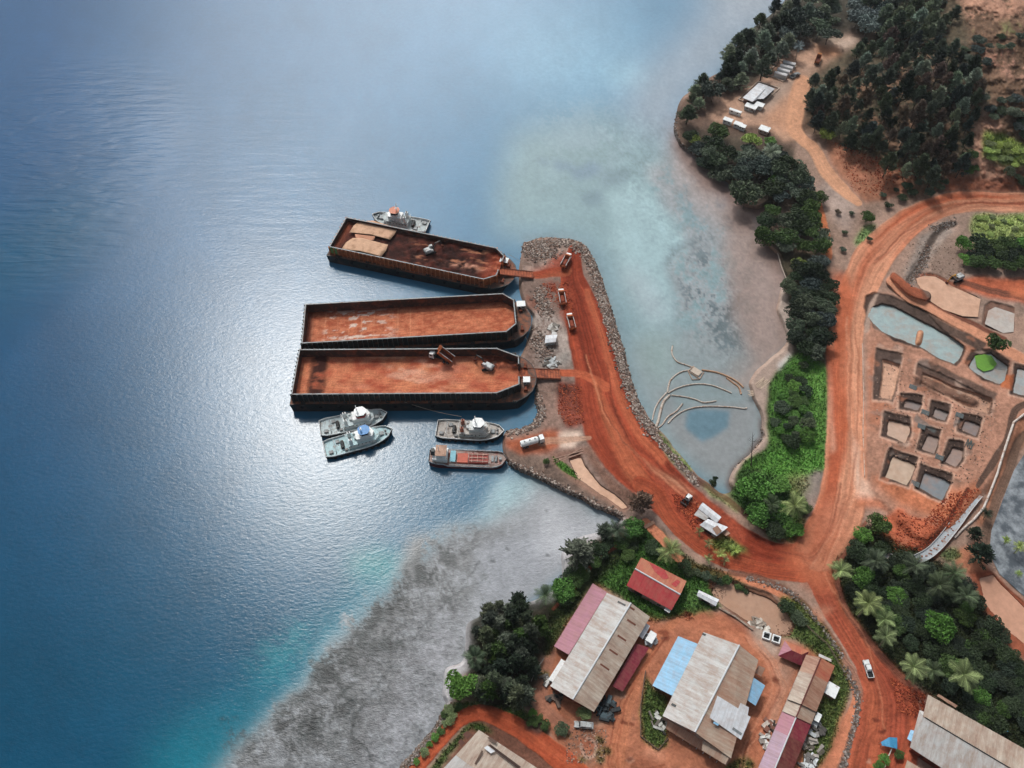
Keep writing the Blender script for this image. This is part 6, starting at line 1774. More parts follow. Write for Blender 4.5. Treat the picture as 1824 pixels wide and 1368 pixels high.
# upper clearing compound: container row and pale shed
CONT = paintm('C4C8CA', .5, .15, .6, '9A8A7C', .3)
r = None
for k in range(4):
    a = (1379 + 8.2 * k * .62, 134 - 6.6 * k)
    pts = [(a[0], a[1]), (a[0] + 19, a[1] + 5), (a[0] + 22.2, a[1] + 1.2), (a[0] + 3.2, a[1] - 3.8)]
    c = P(a[0] + 11, a[1] + 1, 4)
    z0 = g1(a[0] + 11, a[1] + 6)
    r = empty('site_container', (c.x, c.y, z0), hd((a[0], a[1]), (a[0] + 19, a[1] + 5), 4), ['white container with rounded roof, lowest of the fenced row of four', 'white container, second from the bottom of the fenced row', 'white container, third from the bottom of the fenced row', 'white container at the upper end of the fenced row'][k], 'container', 'white containers in the upper clearing')
    m_ = MB(); m_.box(-3.2, 3.2, -1.1, 1.1, .2, 2.5); m_.build('wall', CONT, r)
    m_ = MB(); m_.M = Matrix.Translation((0, 0, 2.45)) @ Matrix.Diagonal((1, 1, .45, 1)); m_.tube([(-3.3, 0, 0), (3.3, 0, 0)], 1.2, 12); m_.build('roof', R_WHITE, r, True)
    m_ = MB(); m_.box(3.2, 3.24, -.5, .5, .3, 2.3); m_.build('door', GREYM, r)


def fence(pts, label, z=None, h=1.4, col='A89A8E', step=2.2, closed=False, th=.06, name='low_fence', cat='fence'):
    w_ = [P(u, v, g1(u, v)) for u, v in pts]
    if closed: w_.append(w_[0])
    r = empty(name, tuple(w_[0]), 0, label, cat); r.location = (0, 0, 0)
    rl = MB(); po = MB()
    for a, b_ in zip(w_[:-1], w_[1:]):
        for k_ in (.35, .7, 1.0): rl.tube([a + Vector((0, 0, h * k_)), b_ + Vector((0, 0, h * k_))], th, 4)
        n_ = max(1, int((b_ - a).length / step))
        for i in range(n_): q = a + (b_ - a) * i / n_; po.tube([q - Vector((0, 0, .3)), q + Vector((0, 0, h + .1))], th * 1.2, 4)
    mm_ = paintm(col, .7, .2, 1)
    rl.build('rail', mm_, r); po.build('post', mm_, r)
    return r


def low_wall(pts, label, h=.9, th=.22, col='A08876', closed=False):
    w_ = [P(u, v, g1(u, v)) for u, v in pts]
    if closed: w_.append(w_[0])
    m_ = MB()
    for a, b_ in zip(w_[:-1], w_[1:]):
        d = (b_ - a); d.z = 0; d.normalize(); nn = Vector((-d.y, d.x, 0)) * th
        z0, z1 = min(a.z, b_.z) - .4, max(a.z, b_.z) + h
        m_.prism([((a - nn).x, (a - nn).y), ((b_ - nn).x, (b_ - nn).y), ((b_ + nn).x, (b_ + nn).y), ((a + nn).x, (a + nn).y)], z0, z1)
    return tag(m_.build('low_wall', paintm(col, .8, .25, 1, '7A5A48', .4)), label, 'wall')


low_wall([(1366, 134), (1388, 107), (1418, 118), (1395, 146)], 'low kerb wall enclosing the four white containers', .5, .3, 'B09C8C', True)
low_wall([(1315, 178), (1350, 146), (1388, 158), (1354, 190)], 'low kerb wall around the pale shed in the upper clearing', .5, .3, 'B09C8C', True)
z0 = g1(1345, 180)
r = building('pale shed with wide white roof in the upper clearing', [(1320, 175), (1350, 150), (1380, 162), (1345, 180)], z0, 'shed', 'shed')
panel(r, [(1323, 174, z0 + 3.2), (1352, 147, z0 + 3.2), (1368, 153, z0 + 3.8), (1340, 181, z0 + 3.8)], R_WHITE)
panel(r, [(1340, 181, z0 + 3.8), (1368, 153, z0 + 3.8), (1380, 158, z0 + 3.1), (1360, 176, z0 + 3.1), (1350, 176, z0 + 3.1)], R_WHITE)
box_walls(r, [(1324, 174), (1352, 149), (1378, 158), (1342, 181)], z0 + 3.0, z0, WALLM, .5)
m_ = MB()
for k in range(5):
    q = P(1355 + k * 5.5, 177 - k * 5, z0 + 2.3); m_.box(q.x - .5, q.x + .5, q.y - .6, q.y + .6, z0, z0 + 1.4)
m_.build('equipment_box', GREYM, r)
for (u, v, w_, d_, lb, mt_) in [(1338, 189, 5.5, 3.2, 'small white cabin just below the pale shed in the clearing', OFFW), (1353, 186, 4.0, 3.0, 'second small white cabin beside the dirt yard of the clearing', WHITE), (1362, 229, 4.6, 3.6, 'tan-roofed hut at the lower edge of the clearing by bright trees', paintm('B49C8C', .6, .2, 1)),
                           (1297, 213, 4.2, 2.4, 'white tank box half hidden in trees left of the clearing', WHITE), (1315, 220, 3.6, 2.4, 'white tank box beside the bright tree in the clearing', WHITE), (1323, 224, 2.8, 2.2, 'smallest white tank box next to the tan hut', WHITE), (1310, 197, 6.0, 1.2, 'long thin white crate on the dirt below the kerbed shed', WHITE)]:
    deckhouse(u, v, g1(u, v + 4), hd((u, v), (u + 20, v + 7), 4), w_, d_, 2.2, lb, mt_, 'site_cabin')

# square ring tanks beside the brown pond
for (u, v, lb) in [(1366, 1132, 'open square white concrete tank by the brown pond, left of the two'), (1383, 1138, 'open square white concrete tank by the brown pond, right of the two')]:
    z0 = g1(u, v); c = P(u, v, z0 + 1)
    r = empty('square_tank', (c.x, c.y, z0), hd((1366, 1132), (1383, 1138)), lb, 'tank', 'square tanks by the pond')
    m_ = MB(); a_ = 1.25
    for x0, x1, y0, y1 in [(-a_, a_, -a_, -a_ + .35), (-a_, a_, a_ - .35, a_), (-a_, -a_ + .35, -a_ + .35, a_ - .35), (a_ - .35, a_, -a_ + .35, a_ - .35)]: m_.box(x0, x1, y0, y1, -.3, 1.1)
    m_.build('rim_wall', WHITE, r)
    m_ = MB(); m_.box(-a_ + .36, a_ - .36, -a_ + .36, a_ - .36, -.2, .2); m_.build('dark_water', BLACKM, r)


def scrap(u, v, rad, n_, label, cols, name='scrap_pile', cat='scrap pile', hmax=.8):
    rr = random.Random(int(u * 13 + v)); z0 = g1(u, v); c = P(u, v, z0)
    r = empty(name, tuple(c), 0, label, cat)
    for ci, col in enumerate(cols):
        m_ = MB()
        for _ in range(n_ // len(cols)):
            a_, d_ = rr.uniform(0, 6.28), rad * math.sqrt(rr.random())
            m_.M = Matrix.Translation((d_ * math.cos(a_), d_ * math.sin(a_), rr.uniform(0, hmax * .4))) @ Matrix.Rotation(rr.uniform(0, 3), 4, 'Z') @ Matrix.Rotation(rr.uniform(-.3, .3), 4, 'X')
            l, w_, h_ = rr.uniform(.4, 1.6), rr.uniform(.2, .7), rr.uniform(.15, hmax); m_.box(-l, l, -w_, w_, 0, h_, .05, .03)
        m_.build('scrap_pieces', paintm(col, .7, .3, 1.2), r)
    return r


scrap(1451, 1297, 2.2, 26, 'pile of pale scrap metal on the grass right of the crimson roof', ['B4B8B8', '8A8884', '4A4642'])
scrap(1444, 1330, 3.0, 22, 'heap of grey beams leaning on the grass below the pale scrap', ['9A928A', '5A5248'])
scrap(1436, 1358, 2.4, 22, 'pile of white scrap at the bottom edge near the row building', ['C2C6C6', '6A6662'])
scrap(1374, 1296, 2.0, 20, 'row of rusty drums and scrap along the wall of the row building', ['7A5244', 'B0A49A', '3A302A'])
scrap(1366, 1322, 2.0, 16, 'white sacks and scrap at the lower wall of the row building', ['C8C8C4', '8A8078'])
scrap(1173, 1288, 3.0, 26, 'line of grey scrap across the fenced grass plot', ['B2B2AC', '6A645C', '2E2C28'])
scrap(1079, 1265, 3.4, 40, 'dark heap of old tyres and machinery at the corner of the beige workshop', ['1E2224', '2A3236', '4A5A60'], hmax=1.2)
scrap(1350, 1118, 3.2, 34, 'pale rubble beside the square tanks', ['B0A69A', '8A7E72', 'C4BEB4'], hmax=.5)
scrap(990, 1243, 2.0, 16, 'dark scrap under the gable end of the beige workshop', ['24282A', '6A5A50'])
scrap(982, 647, 3.0, 34, 'tangle of pale debris on the jetty above the lower ramp', ['A8ACAC', '7C7A76', '56504A'], hmax=.6)
scrap(985, 584, 1.8, 16, 'pale debris behind the white hut on the jetty', ['B4B0AA', '7A746C'], hmax=.5)
scrap(1158, 1140, 1.6, 14, 'white drums beside the crimson lean-to', ['C8CCCC', 'A2A6A6'], hmax=1.0)
scrap(975, 1210, 1.6, 12, 'small white clutter at the left corner of the beige workshop', ['C0C0BC', '5A544E'])
for (u, v, w_, d_, lb, mt_) in [(1480, 1228, 3.6, 3.6, 'rusty square shack on the grass beside the row building', paintm('9A7A6A', .7, .3, 1)), (1160, 1135, 1.8, 3.2, 'white van-like box between the workshops', WHITE),
                                (1457, 1278, 1.0, 2.2, 'narrow white tank on the grass', WHITE), (1190, 1085, 1.4, 1.4, 'little grey box at the foot of the red-roofed house', GREYM), (996, 1197, 2.6, 7.0, 'long white container along the left wall of the beige workshop', WHITE)]:
    deckhouse(u, v, g1(u, v), hd((1058, 1268), (1158, 1099), 3) - R(90), w_, d_, 2.2, lb, mt_, 'shack' if 'shack' in lb else 'storage_box')
for (u, v, lb) in [(1143, 806, ''),]:
    pass
# blue tarpaulin shelter
r = building('blue tarpaulin shelter at the mouth of the bottom right yard', [(1568, 1316), (1598, 1314), (1598, 1335), (1572, 1330)], 2.6, 'shelter', 'tarpaulin_shelter')
m_ = MB(); q = [P(1569, 1322, 4.2), P(1584, 1313, 4.7), P(1598, 1314, 4.4), P(1598, 1334, 4.0), P(1586, 1331, 4.7), P(1571, 1328, 4.1)]
m_.add([q[0], q[1], q[2], q[3], q[4], q[5]], [(0, 1, 4, 5), (1, 2, 3, 4)]); o = m_.build('tarpaulin', paintm('3F88B0', .6, .2, 1.5), r); o.modifiers.new('t', 'SOLIDIFY').thickness = .06
m_ = MB()
for p_ in (q[0], q[2], q[3], q[5]): m_.tube([(p_.x, p_.y, 2.4), (p_.x, p_.y, p_.z - .05)], .08, 5)
m_.build('pole', GREYM, r)
sheet([(1786, 1299), (1793, 1297), (1796, 1303), (1789, 1305)], 3.2, 'tarpaulin', paintm('3F88B0', .6, .2, 1.5), 'tiny blue tarpaulin in the dark yard behind the warehouse', 'tarpaulin')
# garden walls, fences and kerbs
low_wall([(1150, 1195), (1141, 1255), (1141, 1312), (1172, 1336), (1190, 1315)], 'low concrete kerb around the fenced grass plot between the workshops', .5, .12, '5A4A40')
low_wall([(1015, 1120), (1180, 1112)][:0] or [(1280, 1083), (1310, 1100), (1340, 1122)], 'low rubble wall along the brown pond bank', .6, .3, '8E8074')
fence([(968, 1176), (955, 1195), (946, 1215)], 'pale curved fence at the edge of the dark casuarinas', h=1.6, col='8A8680')
fence([(1396, 1075), (1440, 1120), (1474, 1150), (1500, 1195)], 'thin fence line on the grassy bank beside the upper lane', h=1.2, col='7A6A5C')
fence([(1574, 1368), (1579, 1352), (1586, 1335)], 'pale fence posts beside the blue shelter', h=1.5, col='B8B2A8')
low_wall([(1165, 930), (1148, 940)], 'short concrete plank bridge over the ditch by the bushy tree', .3, .6, 'B48C74')
low_wall([(1536, 612), (1538, 700), (1537, 770), (1540, 850)], 'thin pale pipe line along the left edge of the pond yard', .2, .14, 'B8A294')
m_ = MB(); m_.tube([P(u, v, g1(u, v) + .4) for u, v in [(1900, 700), (1824, 738), (1806, 752), (1798, 775), (1786, 812), (1776, 845), (1764, 876), (1752, 905), (1735, 925), (1712, 945), (1700, 958)]], .42, 8)
tag(m_.build('pipeline', paintm('BDB4AC', .6, .2, 1, '8A6A58', .4), None, True), 'pale pipeline snaking down the bank on the right side of the pond yard', 'pipeline')
m_ = MB(); m_.tube([P(u, v, g1(u, v) + .35) for u, v in [(1738, 922), (1710, 945), (1690, 965), (1664, 990)]], .22, 6)
# concrete channel
q = smooth([(1742, 880, 7.5), (1722, 905, 7.5), (1700, 935, 8), (1676, 965, 8), (1655, 985, 8), (1632, 997, 8), (1610, 1003, 7), (1590, 995, 6), (1572, 985, 5)], 4)
cl = [P(a[0], a[1], 3.6) for a in q]
r = empty('concrete_channel', tuple(cl[0]), 0, 'curving pale concrete channel between the pond yard and the palm grove', 'channel'); r.location = (0, 0, 0)
fl = MB(); sdm = MB()
for i in range(len(cl) - 1):
    a, b_ = cl[i], cl[i + 1]
    wa, wb = q[i][2] * mpp(q[i][0], q[i][1]), q[i + 1][2] * mpp(q[i + 1][0], q[i + 1][1])
    def nrm(i_):
        d = cl[min(i_ + 1, len(cl) - 1)] - cl[max(i_ - 1, 0)]; d.z = 0; d.normalize(); return Vector((-d.y, d.x, 0))
    na, nb = nrm(i) * wa, nrm(i + 1) * wb
    fl.add([a - na, b_ - nb, b_ + nb, a + na], [(0, 1, 2, 3)])
    for s_ in (-1, 1):
        sdm.add([a + na * s_, b_ + nb * s_, b_ + nb * s_ * 1.0 + Vector((0, 0, .5)), a + na * s_ + Vector((0, 0, .5)), a + na * s_ * 1.1, b_ + nb * s_ * 1.1, b_ + nb * s_ * 1.1 + Vector((0, 0, .5)), a + na * s_ * 1.1 + Vector((0, 0, .5))],
                [(0, 1, 2, 3), (7, 6, 5, 4), (3, 2, 6, 7)])
fl.build('channel_floor', paintm('9DA2A6', .6, .2, .6, '8A6A58', .35), r); sdm.build('side_wall', paintm('B9B9B8', .8, .15, 1), r)
sg = MB(); rr = random.Random(4)
for i in range(3, len(cl) - 3):
    for k in range(2):
        c = cl[i] + Vector((rr.uniform(-.6, .6), rr.uniform(-.6, .6), 0)); sg.box(c.x - .25, c.x + .25, c.y - .2, c.y + .2, 3.62, 3.85, .06, .06)
sg.build('mud_clod', paintm('9A6A54', .9, .2, 1), r)
# log piles and beams at the ponds
planks(1010, 813, hd((985, 820), (1045, 803)), 4, 12, 'long timber beams laid across the red slipway', 'timber_beams', '9A7C6C')
planks(1726, 790, R(60), 6, 3.6, 'dark slatted pallet between the small settling pits', 'pallet', '46504E')
for (u, v, lb) in [(1626, 690, 'grey sluice slab by the long tan pit'), (1648, 735, 'grey sluice slab left of the pit row'), (1709, 740, 'grey sluice slab at the head of the right pit'), (1641, 760, 'grey sluice slab above the middle pit'), (1673, 815, 'grey sluice slab left of the rounded pit'), (1630, 862, 'grey sluice slab between the two largest square ponds')]:
    z0 = g1(u, v); c = P(u, v, z0); m_ = MB(); m_.M = Matrix.Translation(c) @ Matrix.Rotation(R(-28), 4, 'Z')
    for k in range(4): m_.box(-1.4, 1.4, -1 + k * .55, -.6 + k * .55, .05, .22)
    tag(m_.build('sluice_slab', paintm('5E6464', .8, .2, 1)), lb, 'slab', 'sluice slabs in the pond yard')
planks(1722, 529, R(-20), 3, 3, 'two short dark logs at the rim of the tan mud pond', 'logs', '6A4434')
# algae patch
al = [P(u, v, 3.36) for u, v in [(1736, 634), (1750, 630), (1766, 634), (1776, 648), (1768, 658), (1752, 662), (1740, 654)]]
m_ = MB(); m_.add(al, [tuple(range(len(al)))[::-1]]); tag(m_.build('algae_mat', paintm('5E8A34', .9, .2, 1)), kind='stuff')

# ------------------------------------------------------------------ vegetation
LEAF, t, b = new_mat('foliage')
oi = t.nodes.new('ShaderNodeObjectInfo'); at = t.nodes.new('ShaderNodeAttribute'); at.attribute_name = 'shade'
c = mul(t, oi.outputs['Color'], at.outputs['Fac'])
c = mul(t, c, mr(t, oi.outputs['Random'], 0, 1, .86, 1.16))
t.links.new(c, b.inputs['Base Color'])
b.inputs['Roughness'].default_value = .7; b.inputs['Specular IOR Level'].default_value = .2
BARK = paintm('6A5E54', .9, .3, 2)
BARKD = paintm('3A322C', .9, .3, 2)


def leaf_quads(Cn, D, ln, wd_, rg):
    """quads centred at Cn, long axis D (unit), random roll"""
    n = len(Cn)
    r_ = rg.normal(size=(n, 3)); s_ = np.cross(D, r_); s_ /= np.linalg.norm(s_, axis=1, keepdims=True) + 1e-9
    a = D * ln[:, None] / 2; b_ = s_ * wd_[:, None] / 2
    V_ = np.stack([Cn - a - b_, Cn + a - b_, Cn + a + b_, Cn - a + b_], 1).reshape(-1, 3)
    F_ = np.arange(4 * n).reshape(-1, 4)
    return V_, F_


def unit(v): return v / (np.linalg.norm(v, axis=-1, keepdims=True) + 1e-9)


def proto(name, V_, F_, shade):
    me = bpy.data.meshes.new(name)
    V_ = np.asarray(V_, np.float32); F_ = np.asarray(F_, np.int32)
    me.vertices.add(len(V_)); me.vertices.foreach_set('co', V_.ravel())
    me.loops.add(F_.size); me.loops.foreach_set('vertex_index', F_.ravel())
    me.polygons.add(len(F_)); me.polygons.foreach_set('loop_start', np.arange(0, F_.size, 4, dtype=np.int32))
    a = me.attributes.new('shade', 'FLOAT', 'FACE'); a.data.foreach_set('value', np.asarray(shade, np.float32))
    me.update(calc_edges=True); me.materials.append(LEAF)
    return me


def crown_broad(seed, nb=15, per=150, flat=.62, leaf=.095, open_=0.0):
    rg = np.random.default_rng(seed)
    Cn, D, sh = [], [], []
    for k in range(nb):
        a = rg.uniform(0, 6.28); d = .66 * math.sqrt(rg.uniform(.0, 1)); h = rg.uniform(-.30, .45) * (1 - d * .7)
        c = np.array([d * math.cos(a), d * math.sin(a), h * flat * 1.5]); rad = rg.uniform(.26, .42)
        v = unit(rg.normal(size=(per, 3))); v[:, 2] = np.abs(v[:, 2]) * 1.0 - .25
        v = unit(v)
        rr_ = rad * rg.uniform(.70, 1.22, (per, 1))
        Cn.append(c + v * rr_ * np.array([1, 1, flat * 1.15])); D.append(unit(rg.normal(size=(per, 3)) + .3 * v))
        sh.append(rg.uniform(.75, 1.25) * rg.uniform(.65, 1.35, per))
    Cn, D, sh = np.concatenate(Cn), np.concatenate(D), np.concatenate(sh)
    n = len(Cn)
    V_, F_ = leaf_quads(Cn, D, rg.uniform(.8, 1.5, n) * leaf, rg.uniform(.6, 1.0, n) * leaf, rg)
    V_[:, 2] += 1.15
    return proto('crown', V_, F_, sh)


def crown_cas(seed, nbr=95, per=20, h=3.0):
    rg = np.random.default_rng(seed)
    Cn, D, sh = [], [], []
    for k in range(nbr):
        z = .55 + (h - .55) * rg.uniform(0, 1) ** .8
        t_ = (z - .55) / (h - .55)
        L_ = (1 - t_) ** .75 * rg.uniform(.7, 1.1) + .08
        a = rg.uniform(0, 6.28); up = rg.uniform(.25, .7)
        d = unit(np.array([math.cos(a), math.sin(a), up]))
        s_ = rg.uniform(.25, 1, per)[:, None] ** .8
        c = np.array([0, 0, z * .92]) + d * L_ * s_ + rg.normal(size=(per, 3)) * .06
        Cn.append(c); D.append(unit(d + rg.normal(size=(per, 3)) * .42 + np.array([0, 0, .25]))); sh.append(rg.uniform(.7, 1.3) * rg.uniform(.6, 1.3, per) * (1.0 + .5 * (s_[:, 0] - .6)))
    Cn, D, sh = np.concatenate(Cn), np.concatenate(D), np.concatenate(sh)
    n = len(Cn)
    V_, F_ = leaf_quads(Cn, D, rg.uniform(.16, .34, n), rg.uniform(.035, .075, n), rg)
    return proto('crown', V_, F_, sh)


def crown_palm(seed, nf=19, leafy=1.0):
    """unit frond length, crown centre at z = 0"""
    rg = np.random.default_rng(seed)
    V_, F_, sh = [], [], []
    for k in range(nf):
        a = k * 2.399 + rg.uniform(-.15, .15); el = R(rg.uniform(5, 62)) if k > 3 else R(rg.uniform(60, 80))
        ln = rg.uniform(.85, 1.08); drop = rg.uniform(.5, .95)
        pts = []
        for i in range(13):
            s_ = i / 12 * ln
            e = el - drop * s_ * 1.25
            pts.append((s_ * math.cos(el - drop * s_ * .55), s_ * math.sin(el - drop * s_ * .75)))
        ca, sa = math.cos(a), math.sin(a)
        P3 = np.array([(x * ca, x * sa, z) for x, z in pts]); side = np.array([-sa, ca, 0])
        f_sh = rg.uniform(.55, 1.4)
        for i in range(12):          # midrib
            b0 = len(V_); w_ = .017 * (1 - i / 13)
            V_ += [P3[i] - side * w_, P3[i + 1] - side * w_, P3[i + 1] + side * w_, P3[i] + side * w_]; F_.append([b0, b0 + 1, b0 + 2, b0 + 3]); sh.append(2.0 * f_sh)
        for i in range(34):
            s_ = (i + 2) / 37 * 12; j = min(int(s_), 11); p0 = P3[j] + (P3[j + 1] - P3[j]) * (s_ - j); tan = unit(P3[j + 1] - P3[j])
            ll = .27 * math.sin(math.pi * min(1, (i + 5) / 40)) ** .6 * leafy
            for sg in (-1, 1):
                d = unit(side * sg + tan * .55 + np.array([0, 0, -.45 + rg.uniform(-.15, .15)])); e_ = p0 + d * ll * rg.uniform(.85, 1.1)
                wv_ = tan * .0095
                b0 = len(V_); V_ += [p0 - wv_, p0 + wv_, e_ + wv_ * .4, e_ - wv_ * .4]; F_.append([b0, b0 + 1, b0 + 2, b0 + 3]); sh.append(f_sh * rg.uniform(.75, 1.25))
    return proto('crown', np.array(V_), np.array(F_), np.array(sh))


def trunk_mesh(kind, seed):
    rr = random.Random(seed); m_ = MB()
    if kind == 'broad':
        m_.tube([(0, 0, -.15), (.03, .02, .5), (.0, .0, 1.15)], [.085, .06, .03], 7)
        for k in range(6):
            a = k * 1.05 + rr.uniform(-.3, .3); m_.tube([(0, 0, .5 + .05 * k), (.25 * math.cos(a), .25 * math.sin(a), .85), (.55 * math.cos(a), .55 * math.sin(a), 1.12)], [.04, .025, .01], 5)
    elif kind == 'cas':
        m_.tube([(0, 0, -.15), (.02, .01, 1.4), (0, 0, 2.8)], [.06, .04, .01], 6)
        for k in range(10):
            a = k * 2.4; z = .6 + .2 * k; l = .8 * (1 - k / 12); m_.tube([(0, 0, z), (l * math.cos(a), l * math.sin(a), z + l * .5)], [.02, .006], 4)
    elif kind == 'palm':
        m_.tube([(-.25, 0, -1.75), (-.14, 0, -1.1), (-.04, 0, -.5), (0, 0, .02)], [.055, .04, .034, .045], 7)
    me_o = m_.build('trunk_proto', BARK if kind != 'cas' else BARKD)
    me = me_o.data; me.name = 'trunk'; bpy.data.objects.remove(me_o)
    return me


PR = {'broad': [(crown_broad(100 + i, nb=13 + 2 * (i % 3), flat=.55 + .1 * (i % 3)), trunk_mesh('broad', i)) for i in range(6)],
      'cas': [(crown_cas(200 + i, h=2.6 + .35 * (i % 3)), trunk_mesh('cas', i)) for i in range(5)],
      'palm': [(crown_palm(300 + i, nf=15 + i), trunk_mesh('palm', i)) for i in range(5)],
      'banana': [(crown_palm(350 + i, nf=8, leafy=1.1), trunk_mesh('palm', i + 9)) for i in range(2)]}
CH = {'broad': 1.2, 'cas': 1.5, 'palm': 1.75, 'banana': 1.0}
PAL = {'dark': '2F3D27', 'mid': '41572C', 'bright': '527A36', 'lime': '83954E', 'grey': '3E4A44', 'greyb': '66756F', 'cas': '414B40', 'casl': '5A6350', 'palm': '6E7B50', 'palmd': '43503A', 'brown': '6A5A4E', 'hill': '505C4A', 'hilll': '7C8874', 'deep': '2A3628'}
NTREE = 0


def tree(kind, u, v, rpx, colr, label, group=None, hk=1.0, name=None, cat=None, trunk=True):
    """(u, v): where the middle of the crown shows; rpx: crown radius in photo pixels"""
    global NTREE
    NTREE += 1
    rr = random.Random(NTREE * 31 + 5)
    z = zg(u, v)
    for _ in range(3):
        Rw = rpx * mpp(u, v, z)
        zc = z + Rw * CH[kind] * hk
        p = P(u, v, zc)
        z = ground_at(p.x, p.y, z)
    crown, trk = rr.choice(PR[kind])
    nm = name or {'broad': 'broadleaf_tree', 'cas': 'casuarina_tree', 'palm': 'coconut_palm', 'banana': 'banana_plant'}[kind]
    r = empty(nm, (p.x, p.y, z), rr.uniform(0, 6.28), label, cat or {'broad': 'tree', 'cas': 'tree', 'palm': 'palm', 'banana': 'banana plant'}[kind], group)
    c_ = bpy.data.objects.new('crown', crown); COL.objects.link(c_); c_.parent = r
    col = np.array(S(PAL[colr])) * rr.uniform(.85, 1.18)
    c_.color = (col[0] * rr.uniform(.93, 1.1), col[1], col[2] * rr.uniform(.85, 1.15), 1)
    ks = rr.uniform(.92, 1.08)
    if kind in ('palm', 'banana'):
        c_.location = (0, 0, Rw * CH[kind] * hk)
    c_.scale = (Rw, Rw, Rw * ks * (hk if kind not in ('palm', 'banana') else 1))
    if trunk:
        t_ = bpy.data.objects.new('trunk', trk); COL.objects.link(t_); t_.parent = r
        t_.location = c_.location
        t_.scale = (Rw, Rw, Rw * ks * hk)
        if kind == 'banana': t_.scale = (Rw, Rw, Rw * .62)
    return r


def inpoly(u, v, poly):
    c = False; n = len(poly)
    for i in range(n):
        x1, y1 = poly[i]; x2, y2 = poly[(i + 1) % n]
        if (y1 > v) != (y2 > v) and u < (x2 - x1) * (v - y1) / (y2 - y1) + x1: c = not c
    return c


def scatter(poly, dist, n, seed, sx=1.0, sy=1.0, avoid=()):
    rr = random.Random(seed); xs = [p[0] for p in poly]; ys = [p[1] for p in poly]; pts = []
    for _ in range(n * 40):
        if len(pts) >= n: break
        u, v = rr.uniform(min(xs), max(xs)), rr.uniform(min(ys), max(ys))
        if not inpoly(u, v, poly): continue
        if any(((u - a) / sx) ** 2 + ((v - b_) / sy) ** 2 < dist ** 2 for a, b_ in pts): continue
        if any(inpoly(u, v, q) for q in avoid): continue
        pts.append((u, v))
    return sorted(pts, key=lambda p: p[1])


